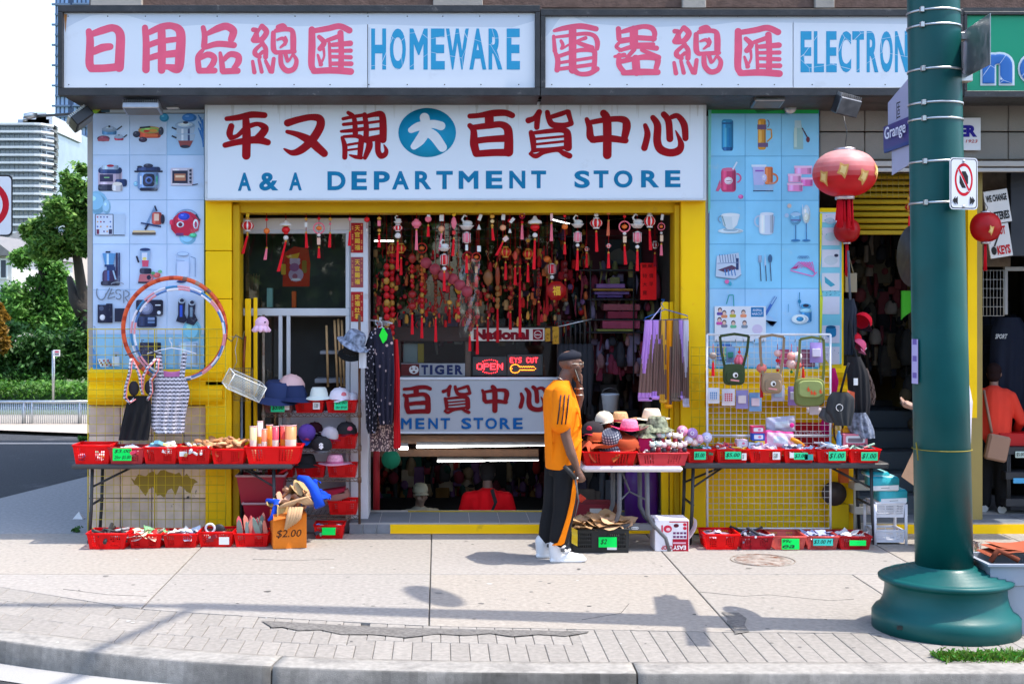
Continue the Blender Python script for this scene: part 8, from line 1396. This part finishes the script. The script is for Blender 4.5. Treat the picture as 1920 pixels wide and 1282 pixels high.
def head_geo(b,hc,f,s=1.):
    f=V(f).normalized(); sd=f.cross(V((0,0,1))).normalized(); up=sd.cross(f).normalized(); M_=Matrix((sd,f,up)).transposed().to_4x4(); M_.translation=hc; t=B()
    t.ball((0,-.012,.028),.076*s,.096*s,.088*s,n=20,m=14); t.ball((0,.018,-.02),.062*s,.075*s,.085*s,n=18,m=12); t.ball((0,.05,-.085),.034*s,.032*s,.03*s,n=12); t.ball((0,.045,-.045),.048*s,.04*s,.05*s,n=12)
    t.ball((0,.098,-.012),.013*s,.018*s,.013*s,n=8); t.tube([(0,.085,.035),(0,.095,.01),(0,.106,-.012)],[.009,.011,.012],n=8); t.ball((0,.088,-.048),.022*s,.013*s,.008*s,n=8); t.ball((0,.084,-.06),.019*s,.013*s,.008*s,n=8); t.ball((0,.082,.034),.05*s,.014*s,.012*s,n=10)
    for q in(-1,1):t.ball((q*.074*s,-.008,-.002),.011,.018,.03,n=8); t.ball((q*.04,.06,-.02),.025,.025,.025,n=8)
    b.merge(t,M_); return M_
def eyes(T,M_,col=(.03,.02,.02)):
    t=B((.75,.72,.7)); 
    for q in(-1,1):t.ball((q*.03,.083,.012),.012,.008,.007,n=8,m=5)
    t.k=col
    for q in(-1,1):t.ball((q*.03,.090,.012),.006,.004,.006,n=8,m=5)
    b=B(); b.merge(t,M_); return b.obj('eyes',plastic,T)
# ---- man in orange ----
DM=11.5; q=lambda px,py,y=0.:V((X(px,DM),DM+y,Z(py,DM)))
T=thing('person','man in orange shirt, black cap and striped black trousers holding a phone to his ear','person',(X(1052,DM),DM,0)); SK=(.16,.078,.052)
b=B(SK); M_=head_geo(b,q(1070,683),(1,-.05,-.08)); limb(b,[q(1056,722),q(1063,700)],[.062,.058]); ringloft(b,[(Z(872,DM),X(1056,DM),DM,.11,.15),(1.15,X(1054,DM),DM,.11,.16),(1.42,X(1050,DM),DM,.11,.18),(1.5,X(1053,DM),DM,.08,.12)])
limb(b,[q(1050,738,-.2),q(1056,812,-.23),q(1066,845,-.25),q(1077,872,-.25)],[.055,.045,.042,.027]); hand(b,q(1077,872,-.25),(.35,-.05,-1),(.2,.95,.1),1.02,1.0)
limb(b,[q(1058,740,.2),q(1084,785,.17),q(1089,745,.08),q(1087,722,.03)],[.05,.042,.038,.026]); hand(b,q(1087,722,.03),(-.05,-.1,1),(-.6,-.5,.2),.95,.9)
for y,dx in((-.1,0),(.1,-10)):limb(b,[q(1056+dx,870,y),q(1054+dx,945,y),q(1044+dx,1020,y)],[.09,.062,.042])
bm_=organic(b,.0075,2); as_obj(bm_,'body',skin,SK,T); eyes(T,M_)
SHC=c(250,132,8); b=B(SHC)
ringloft(b,[(Z(877,DM),X(1055,DM),DM,.150,.195),(Z(868,DM),X(1055,DM),DM,.151,.195),(.95,X(1056,DM),DM,.160,.2),(1.12,X(1055,DM),DM,.160,.205),(1.28,X(1053,DM),DM,.16,.22),(1.4,X(1049,DM),DM,.142,.22),(1.47,X(1048,DM),DM,.118,.19),(1.52,X(1051,DM),DM,.085,.12),(1.545,X(1054,DM),DM,.074,.085)])
limb(b,[q(1049,735,-.19),q(1050,760,-.22),q(1047,788,-.23)],[.078,.088,.092]); limb(b,[q(1052,735,.19),q(1062,770,.2)],[.078,.085])
for(x0,y0,x1,y1,r_)in((1085,800,1040,850,.012),(1088,820,1050,862,.012),(1030,770,1032,860,.012),(1080,760,1086,800,.012)):b.tube([q(x0,y0,-.14),q((x0+x1)/2,(y0+y1)/2,-.2),q(x1,y1,-.14)],r_,n=6)
as_obj(organic(b,.010,3),'shirt',knit,SHC,T)
for k in range(3):
    b=B((.02,.02,.03)); x=1038+k*7.5; b.tube([q(x+8,736,-.282+k*.004),q(x+5,760,-.318+abs(k-1)*.012),q(x+1,789,-.328+abs(k-1)*.016)],.006,n=6); b.obj('sleeve_stripe',knit,T)
TR=(.012,.012,.014); b=B(TR); ringloft(b,[(Z(872,DM),X(1056,DM),DM,.12,.17),(Z(890,DM),X(1056,DM),DM,.125,.175)])
for y,dx in((-.1,2),(.1,-12)):limb(b,[q(1058+dx,878,y),q(1056+dx,915,y),q(1053+dx*1.1,955,y),q(1046+dx*1.2,992,y),q(1044+dx*1.2,1008,y)],[.108,.105,.095,.09,.086])
as_obj(organic(b,.01,3),'trousers',knit,TR,T)
b=B(SHC); ps=[(1076,878,9),(1073,905,8.5),(1069,935,8.5),(1062,965,9),(1053,995,10),(1048,1010,12),(1040,1014,16)]; b.loft([[q(x-w/2,y,-.214+abs(y-930)*.0001),q(x+w/2,y,-.205),q(x+w/2,y,-.16),q(x-w/2,y,-.16)]for x,y,w in ps],smooth=False); b.obj('side_stripe',knit,T)
for dx,y,nm in((0,-.11,'shoe'),(-22,.1,'shoe')):
    b=B((.72,.72,.74)); zo=0; o=V((X(1052+dx,DM),DM+y,0)); limb(b,[o+V((-.05,0,.05)),o+V((-.055,0,.14))],[.058,.062]); limb(b,[o+V((-.06,0,.045)),o+V((.05,0,.045)),o+V((.16,0,.035))],[.045,.045,.033]); b.bbox(o.x-.11,o.y-.05,0,o.x+.17,o.y+.05,.03,.01); b.ball(o+V((.16,0,.022)),.05,.05,.026,n=12)
    as_obj(organic(b,.008,2),nm,plastic,(.74,.74,.76),T); b=B((.6,.6,.62)); b.tube([o+V((-.02,-.066,.12)),o+V((.01,-.055,.14)),o+V((.03,0,.15))],.012); b.tube([o+V((.0,-.06,.085)),o+V((.04,-.05,.1)),o+V((.065,0,.105))],.012); b.k=(.05,.05,.06); b.bbox(o.x-.02,o.y-.079,.10,o.x+.015,o.y-.066,.13,.003,(.08,.08,.09)); b.obj('shoe_strap',matte,T)
b=B((.018,.02,.03)); t=B((.018,.02,.03)); t.loft([[(.079*r_*math.cos(a),-.014+.101*r_*math.sin(a),.074+h+(-.022*math.sin(a)if h<.05 else 0)*-1*(1 if h<.02 else .5))for a in[math.tau*k/24 for k in range(24)]]for h,r_ in((-.035,.97),(-.01,1.0),(.012,.93),(.028,.7),(.040,.35),(.044,.02))]); t.ball((0,-.10,.03),.03,.02,.03,n=8); b.merge(t,M_); b.obj('skull_cap',knit,T)
b=B((.25,.18,.12)); t=B(); 
for s_ in(-1,1):t.torus((s_*.031,.103,.01),.021,.0028,'y',16,5,(.35,.27,.2)); t.tube([(s_*.052,.1,.014),(s_*.074,.03,.012),(s_*.078,-.01,.004)],.003,(.5,.45,.4),5)
t.tube([(-.01,.107,.012),(.01,.107,.012)],.0025,(.35,.27,.2)); b.merge(t,M_); b.obj('glasses',metal,T)
b=B((.7,.68,.62)); b.torus(tuple(q(1087,741,.07)),.036,.006,'z',18,6); b.torus(tuple(q(1087,729,.05)),.034,.007,'z',18,6,(.6,.45,.4)); b.obj('bracelets',metal,T); b=B((.55,.5,.42)); b.tube([q(1044,706,-.05),q(1050,709,-.07),q(1060,716,-.06)],.004); b.obj('necklace',metal,T)
B((.8,.78,.75)).ball(q(1076,888,-.29),.009,n=8).obj('finger_ring',metal,T)
b=B((.008,.008,.010)); b.bbox(-.036,-.075,-.006,.036,.075,.006,.006); b.xf(Matrix.Translation(q(1082,706,-.085))@ Euler((rad(60),rad(35),rad(60))).to_matrix().to_4x4()); solo(b,'mobile_phone',plastic,'black mobile phone the man in orange holds at his chin','phone')
b=B((.012,.012,.014)); b.tube([q(1052,866,-.27),q(1062,876,-.28),q(1072,889,-.29)],[.018,.02,.018],n=10); b.tube([q(1072,888,-.29),q(1079,930,-.26),q(1072,965,-.24)],[.010,.006,.003],(.10,.10,.10),6); solo(b,'folded_umbrella',matte,'short black umbrella handle gripped in the lowered hand of the man in orange','umbrella')
# ---- simpler standing figures ----
def figure(lab,x,top,D,foot,f,shirt,trou,hair,sk,slv=.55,arms=None,lean=0.,s=1.,bag=None,capc=None,nm='person',bend=None):
    T=thing(nm,lab,'person',(X(x,D),D,foot)); x0=X(x,D); zt=Z(top,D); H=(zt-foot); k=H/1.75; f=V(f).normalized(); sd=f.cross(V((0,0,1))).normalized(); O=V((x0,D,foot)); pt=lambda a,fo,z:O+sd*a*k+f*(fo+lean*max(0,z-.9))*k+V((0,0,z*k))
    b=B(sk); hc=pt(0,.02+(bend or 0),1.62); M_=head_geo(b,hc,f+V((0,0,-.35 if bend else-.1)),k); limb(b,[pt(0,-.02,1.42),pt(0,0,1.55)],[.055*k,.05*k]); limb(b,[pt(0,0,.95),pt(0,0,1.35)],[.13*k,.14*k])
    arms=arms or[((-.2,-.02,1.38),(-.27,.0,1.12),(-.25,.12,.9)),((.2,-.02,1.38),(.27,.0,1.12),(.25,.12,.9))]
    for a_ in arms:p=[pt(*t)for t in a_]; limb(b,p,[.05*k,.042*k,.027*k]); hand(b,p[2],(p[2]-p[1]),(0,0,1),k*.95,.7)
    for s_ in(-1,1):limb(b,[pt(s_*.09,0,.9),pt(s_*.1,.01,.5),pt(s_*.1,0,.08)],[.085*k,.06*k,.04*k])
    as_obj(organic(b,.009,2),'body',skin,sk,T); eyes(T,M_)
    b=B(shirt); limb(b,[pt(0,0,.88),pt(0,0,1.05),pt(0,-.005,1.25),pt(0,-.01,1.36)],[.155*k,.16*k,.165*k,.14*k]); 
    for s_ in(-1,1):limb(b,[pt(s_*.07,0,.9),pt(s_*.08,0,1.1),pt(s_*.1,-.005,1.3),pt(s_*.13,-.015,1.38)],[.13*k,.13*k,.115*k,.08*k])
    for a_ in arms:p=[pt(*t)for t in a_]; e=p[0].lerp(p[1],min(1,slv)); limb(b,[p[0],e]+([p[1].lerp(p[2],(slv-1))]if slv>1 else[]),[.07*k,.068*k]+([.05*k]if slv>1 else[]))
    as_obj(organic(b,.012,3),'shirt',knit,shirt,T)
    b=B(trou); 
    for s_ in(-1,1):limb(b,[pt(s_*.08,0,.9),pt(s_*.1,0,.5),pt(s_*.1,0,.1)],[.12*k,.095*k,.08*k])
    as_obj(organic(b,.014,2),'trousers',knit,trou,T)
    for s_ in(-1,1):p=pt(s_*.1,.05,.035); B((.6,.6,.6)).tube([p-f*.1,p+f*.02,p+f*.12],[.04,.045,.035],n=10).obj('shoe',plastic,T)
    b=B(); t=B(hair or(.02,.015,.015)); t.ball((0,-.026,.034),.086*k,.094*k,.096*k,n=18,m=12); t.ball((0,-.05,-.02),.078*k,.06*k,.08*k,n=14); b.merge(t,M_); b.obj('hair',cloth,T)if hair else None
    if capc:b=B(); t=B(capc); t.lathe([(.09*k,.03),(.094*k,.05),(.085*k,.09),(.06*k,.12),(.01,.13)],(0,-.005,0),20,sy=1.1); t.sheet(lambda u,v:((u-.5)*.15,.08+.075*v*(1-(2*u-1)**2*.6)-.04*(2*u-1)**2,.04-.01*v-.02*(2*u-1)**2),10,4,thick=.004); b.merge(t,M_); b.obj('cap',knit,T)
    return T,pt,k
T,pt,k=figure('woman in a cream cap and pale shirt, head and shoulders above the sunken stair',787,906,14.5,-1.36,(.35,-1,0),c(200,190,165),(.05,.05,.06),(.03,.025,.025),(.45,.28,.20),capc=c(205,200,175))
b=B(BK); b.tube([pt(.13,.1,1.45),pt(.12,.19,1.3),pt(.1,.2,1.0)],.014); b.obj('bag_strap',knit,T)
b=B(c(90,80,60)); tx_=B(); 
T,pt,k=figure('man in a bright red t-shirt seen from behind with a black cross strap',914,866,14.1,-1.24,(.05,1,0),c(225,10,24),(.03,.03,.04),(.035,.03,.03),(.26,.14,.10),bend=.04)
b=B(BK); b.loft([[p,p+V((.035,0,.015)),p+V((.035,-.012,.015)),p+V((0,-.012,0))]for p in(pt(.03,-.155,1.48),pt(.07,-.195,1.35),pt(-.02,-.2,1.15),pt(-.12,-.17,.95))],smooth=False); b.obj('cross_strap',knit,T)
T,pt,k=figure('woman in a coral long-sleeved top bending over the rack at far right',1862,682,13.5,.104,(.45,.9,0),c(238,70,52),(.012,.012,.014),(.025,.012,.012),(.33,.18,.13),slv=1.8,lean=.22,arms=[((-.19,-.02,1.36),(-.26,.08,1.08),(-.1,.32,.98)),((.19,-.02,1.36),(.30,.10,1.08),(.22,.36,.92))])
b=B(c(165,130,112)); b.tube([pt(-.1,-.1,1.43),pt(-.05,-.19,1.2),pt(.0,-.2,.95)],.014); b.obj('bag_strap',knit,T)
b=B(c(160,125,105)); b.bbox(-.11,-.04,-.13,.11,.04,.13,.02); b.xf(Matrix.Translation(pt(.06,-.25,.78))@ Euler((0,rad(12),0)).to_matrix().to_4x4()); solo(b,'crossbody_bag',knit,'taupe leather crossbody bag on the back of the woman in coral','bag')
T,pt,k=figure('person almost hidden behind the pole, only hand, bag and jeans showing',1784,640,12.0,0,(-1,.1,0),c(190,185,195),(.03,.04,.06),(.02,.015,.015),(.33,.2,.15),slv=1.75,arms=[((-.2,-.02,1.38),(-.22,.12,1.12),(-.1,.33,1.2)),((.2,-.02,1.38),(.22,.06,1.12),(.16,.12,.9))])
b=B((.01,.01,.012)); b.bbox(-.07,-.03,-.005,.07,.03,.005,.004); b.xf(Matrix.Translation(P(1700,762,12.05))@ Euler((rad(20),rad(30),0)).to_matrix().to_4x4()); solo(b,'mobile_phone',plastic,'phone held out left of the pole by the hidden person','phone')
T=thing('paper_bag','brown paper carrier bag poking out left of the pole','bag',P(1705,915,11.9)); b=B(c(182,140,108)); b.loft([[P(1716,838,11.85),P(1730,840,11.85),P(1730,840,12.0),P(1716,838,12.0)],[P(1690,893,11.82),P(1722,916,11.82),P(1722,916,12.02),P(1690,893,12.02)]],smooth=False); b.obj('bag_body',card,T); b=B(c(170,130,100)); b.tube([P(1718,840,11.85),P(1712,800,11.85),P(1722,790,11.85)],.005); b.obj('handle',paper,T)
# ================= street scene at the far left =================
FT=thing('wavy_tower','white high rise block with wavy balcony bands at far left','building',(-80,160,0)); D=165.
conc=(.62,.63,.66); gl_=mat('tower_glass',.15,var=.25,vscale=.35,spec=.8); wht_=mat('tower_concrete',.8,var=.05,vscale=.2)
xr=X(90,D); xl=X(-260,D); z0=0
B((.17,.22,.30)).box(xl,D+1.2,0,xr-1.5,D+30,Z(232,D)).obj('glass_wall',gl_,FT); B((.17,.22,.30)).box(xr-1.6,D+6,0,X(112,D+25),D+30,Z(232,D+10)).obj('glass_wall',gl_,FT)
B((.5,.52,.55)).box(X(15,D),D+6,Z(232,D),X(72,D),D+20,Z(205,D)).obj('roof_plant',wht_,FT); B((.5,.52,.55)).box(X(40,D),D+6,Z(232,D),X(60,D),D+20,Z(198,D)).obj('roof_plant',wht_,FT)
for i in range(34):
    z=Z(232,D)-i*.97*1.0*(Z(232,D)-Z(247,D))/1.0
    if z<0:break
    pts=[(xl,D),(X(-40,D),D)]+[(X(-40+k*8,D),D+.0)for k in range(14)]+[(X(76,D),D+.2),(X(88,D)+.3,D+2.0),(X(97,D+4),D+4.5+.8*math.sin(i*.7)),(X(105,D+12),D+12+.6*math.cos(i*.8)),(X(112,D+20)+.6*math.sin(i),D+22),(X(114,D+25),D+30)]
    b=B(conc); n_=len(pts); b.v=[(x,y,z-.13)for x,y in pts]+[(x,y,z+.13)for x,y in pts]+[(x*.985+.015*xl,y+3,z+.13)for x,y in pts]+[(x*.985+.015*xl,y+3,z-.13)for x,y in pts]
    for k in range(n_-1):
        for a_,c_ in((0,1),(1,2),(3,0)):b.f.append((a_*n_+k,a_*n_+k+1,c_*n_+k+1,c_*n_+k)); b.c.append(conc); b.sm.append(False)
    b.obj('balcony_slab',wht_,FT)
b=B((.30,.36,.42)); 
for k in range(40):xx=xl+(xr-xl)*k/40; b.box(xx,D+1.1,0,xx+.08,D+1.2,Z(234,D))
b.obj('window_mullions',wht_,FT)
ST_=thing('blue_glass_tower','tall blue glass high rise rising behind the corner of the shop sign','building',(-80,240,0)); D=250.; xa,xb=X(104,D),X(200,D)
B((.20,.34,.58)).box(xa,D,0,xb,D+25,Z(-160,D)).obj('glass_wall',gl_,ST_); b=B((.06,.09,.16))
for k in range(12):xx=xa+(xb-xa)*k/12; b.box(xx,D-.15,0,xx+(.7 if k in(3,8)else .2),D,Z(-160,D))
b.obj('window_mullions',wht_,ST_)
for k in range(70):
    z=Z(-160,D)-k*1.9
    if z<2:break
    b=B((.14,.20,.30)); b.box(xa-(.6 if k%2 else 0),D-.5,z,xa+(xb-xa)*.3,D,z+.35); b.box(xa+(xb-xa)*.36,D-1.0,z,xb,D,z+.3); b.obj('floor_band',wht_,ST_)
LB=thing('blue_office_block','low pale blue glass office block glimpsed under the tree','building',(-40,110,0)); D=120.; B((.22,.33,.50)).box(X(100,D),D,0,X(260,D),D+20,Z(430,D)).obj('glass_wall',gl_,LB); b=B((.35,.42,.52))
for k in range(9):b.box(X(100,D),D-.2,Z(430,D)-k*1.6,X(260,D),D,Z(430,D)-k*1.6+.18)
for k in range(14):b.box(X(100+k*12,D),D-.15,0,X(100+k*12,D)+.12,D,Z(430,D))
b.obj('window_grid',wht_,LB)
def house(lab,x0,x1,ytop,yg,D,wall,roofc,win):
    T=thing('old_house',lab,'house',(X(x0,D),D,0)); a,b_,zt,zg=X(x0,D),X(x1,D),Z(ytop,D),Z(yg,D); B(wall).box(a,D,0,b_,D+8,zt).obj('wall',wht_,T)
    m_=(a+b_)/2; r=B(roofc); r.add([(a-.2,D-.3,zt),(b_+.2,D-.3,zt),(m_,D-.3,zg),(a-.2,D+8,zt),(b_+.2,D+8,zt),(m_,D+8,zg)],[(0,1,2),(0,2,5,3),(1,4,5,2),(3,5,4)]); r.obj('roof',stone,T)
    for(wx0,wy0,wx1,wy1)in win:w=B((.75,.75,.75)); w.box(X(wx0,D)-.06,D-.06,Z(wy1,D)-.06,X(wx1,D)+.06,D,Z(wy0,D)+.06); wo=w.obj('window',paint,T); B((.05,.06,.08)).box(X(wx0,D),D-.08,Z(wy1,D),X(wx1,D),D-.061,Z(wy0,D)).obj('pane',plastic,wo)
house('white painted gabled house front at the far left edge',-60,22,480,440,48,(.62,.60,.58),(.18,.17,.17),((3,488,12,520),(3,540,12,575)))
house('pale brick house half hidden by the leafy trees',14,90,455,425,56,(.5,.42,.38),(.42,.38,.36),((30,500,42,530),(60,500,72,530))); house('pale blue house behind the tree trunk',100,168,560,530,50,(.55,.60,.68),(.35,.30,.30),((140,590,150,630),(115,600,125,640)))
# trees
def tree(name,lab,x,D,crowns,trunk,n,cols,leaf=.11,cat='tree',group=None,zb=0.05):
    T=thing(name,lab,cat,(X(x,D),D,zb),group); 
    if trunk:
        for pts,rs in trunk:b=B((.03,.024,.018)); b.tube([P(px,py,D+dd)for px,py,dd in pts],rs,n=8); b.obj('trunk' if pts is trunk[0][0]else 'branch',bark,T)
    b=B(); V_=sum(c_[2]*c_[3]for c_ in crowns)
    for cx,cy,rx,ry in crowns:
        clumps=[(R.gauss(0,.5),R.gauss(0,.5),R.gauss(0,.5))for _ in range(max(5,int(14*rx*ry/2000)))]
        for _ in range(int(n*rx*ry/V_)):
            cl=R.choice(clumps); u,v,w=cl[0]+R.gauss(0,.2),cl[1]+R.gauss(0,.2),cl[2]+R.gauss(0,.2)
            l=math.sqrt(u*u+v*v+w*w); 
            if l>1.15:continue
            p=V((X(cx,D)+u*rx*D/FP,D+w*rx*D/FP,Z(cy,D)+v*ry*D/FP)); q=R.choice(cols); k_=R.uniform(.7,1.3); s_=leaf*R.uniform(.6,1.3)
            e=Euler((R.uniform(-1.2,1.2),R.uniform(-1,1),R.uniform(0,6.28))).to_matrix(); a_,c_=e @ V((s_,0,0)),e @ V((0,s_*.45,0)); b.add([p-a_,p-c_,p+a_,p+c_],[(0,1,2,3)],tuple(min(1,t*k_)for t in q))
    b.obj('crown',leafm,T); T.children[-1]['kind']='stuff'; return T
GL_=[(.10,.23,.04),(.14,.29,.06),(.06,.15,.03),(.22,.36,.08)]
tree('street_tree','tall leaning tree whose dark trunk stands beside the shop corner',165,30,[(140,340,34,34),(125,390,52,40),(160,430,40,45),(75,430,34,26),(95,460,42,32),(185,390,40,55)],[([(172,700,0),(162,600,0),(150,520,.3),(143,470,.3),(135,440,.2),(150,400,0)],[.15,.14,.12,.10,.07,.03]),([(160,590,0),(140,560,.2),(130,520,.5)],[.2,.14,.06]),([(146,480,.3),(120,455,.2),(95,440,0)],[.08,.05,.03])],24000,GL_,.075)
tree('street_tree','bright green bushy tree in the middle of the leafy group',80,33,[(60,500,45,34),(110,520,40,36),(50,560,55,45),(95,590,55,45),(25,600,40,50),(130,570,40,40)],[([(85,740,0),(82,640,0),(80,560,0),(78,490,0),(70,440,0)],[.2,.16,.12,.08,.04])],32000,[(.11,.28,.05),(.17,.37,.07),(.07,.18,.03)],.07)
tree('shrub_tree','dense dark green shrubby tree above the clipped hedge',60,30,[(40,660,70,50),(110,655,60,50),(160,640,40,55),(0,650,40,50),(150,690,40,35),(60,705,80,25)],[([(70,745,0),(70,690,0),(66,640,0)],[.15,.1,.05])],30000,[(.05,.15,.03),(.08,.21,.05),(.03,.09,.02)],.065)
tree('golden_shrub','small tree with golden brown leaves at the far left edge',5,29,[(4,625,22,34),(0,590,14,20)],None,2200,[(.30,.16,.02),(.20,.12,.02)],.08)
b=B()
for i in range(9000):p=V((X(R.uniform(-60,260),27.5),27.5+R.uniform(-.5,.6),0)); p.z=Z(735,27.5)+R.uniform(-.45,.22); s_=R.uniform(.03,.06); e=Euler((R.uniform(-1,1),R.uniform(-1,1),R.uniform(0,6))).to_matrix(); a_,c_=e @ V((s_,0,0)),e @ V((0,s_*.6,0)); b.add([p-a_,p-c_,p+a_,p+c_],[(0,1,2,3)],R.choice([(.08,.22,.03),(.05,.15,.02),(.12,.28,.04)]))
b.box(X(-60,27.5),27.1,.05,X(260,27.5),28,Z(738,27.5),(.03,.08,.02)); hg=thing('hedge','low clipped bright green hedge behind the metal railing','hedge',(X(90,27.5),27.5,.05)); b.obj('foliage',leafm,hg); hg.children[0]['kind']='stuff'
RLG=thing('metal_railing','galvanised metal railing along the far pavement','railing',(X(80,24.5),24.5,.05)); D=24.0; rc=(.50,.54,.58); z1_,z0_=Z(753,D),Z(797,D)
zb_=.1; b=B(rc); b.tube([(X(-60,D),D,z1_),(X(80,D),D,z1_),(X(260,D),D,z1_)],.03,n=6); b.tube([(X(-60,D),D,z0_),(X(260,D),D,z0_)],.025,n=6); b.obj('rail',metal,RLG)
bar=B(rc).cyl((0,0,z0_),(0,0,z1_),.011,n=5).mesh('baluster',metal)
for k in range(58):link('baluster',bar,RLG,loc=(X(-20,D)+k*.04*1.0-RLG.location.x,D-24.5,0))if 0 else link('baluster',bar,RLG,loc=(X(-22+k*3.5,D)-RLG.location.x,D-24.5,-.05))
for px_ in(-20,45,60,150):B(rc).cyl((X(px_,D),D,0.05),(X(px_,D),D,z1_),.028,n=6).obj('post',metal,RLG)
T=thing('parking_sign','little white parking sign on a thin pole before the trees','sign',P(100,745,26)); B((.45,.46,.46)).cyl(P(100,760,26),P(100,657,26),.03,n=6).obj('post',metal,T); b=B(c(225,222,225)); pxbox(b,100,656,112,668,25.94,25.97); b.obj('plate',signm,T); p_=Pr(25.935); p_.rect(103,658,110,661,c(200,60,90)); p_.rect(103,663,110,665,c(60,60,70)); p_.obj('printed_marks',paper,T)
tree('weed_tuft','small green weed at the foot of the shop corner by the left table',148,12.9,[(150,992,14,4)],None,160,[(.06,.16,.03)],.02,'plant',zb=0)
tree('weed_tuft','bright green leafy weed growing by the corner of the far pavement',156,20,[(156,822,8,6)],None,160,[(.08,.22,.03)],.04,'plant',zb=0)
# across the street, behind the photographer: what the window panes reflect
for i,xx in enumerate((-9,-3,3.5,10)):
    T=thing('street_tree',f'leafy street tree across the road, behind the photographer, {ORD[i]} along the row','tree',(xx,-13,0),'trees across the road'); b=B((.05,.04,.03)); b.tube([(xx,-13,-.15),(xx+.2,-13,2.4),(xx,-13,4)],[.2,.15,.08],n=8); b.obj('trunk',bark,T); b=B()
    for k in range(2600):
        a_=V((R.gauss(0,1),R.gauss(0,1),R.gauss(0,1))).normalized()*R.uniform(.5,1)**.5; p=V((xx+a_.x*2.9,-13+a_.y*2.2,4.2+a_.z*2.9)); s_=R.uniform(.15,.3); e=Euler((R.uniform(-1.5,1.5),R.uniform(-1.5,1.5),0)).to_matrix(); u_,w_=e @ V((s_,0,0)),e @ V((0,s_*.6,0)); b.add([p-u_,p-w_,p+u_,p+w_],[(0,1,2,3)],R.choice(GL_))
    b.obj('crown',leafm,T); T.children[-1]['kind']='stuff'
for o in bpy.data.objects:
    if o.name.split('.')[0]in('printed_pictures','rain_streaks','gold_flower_print','printed_heads','screws','leds','printed_front','shadow_band_rust','handwriting','printed_face','characters')and o.parent:o['kind']='stuff'
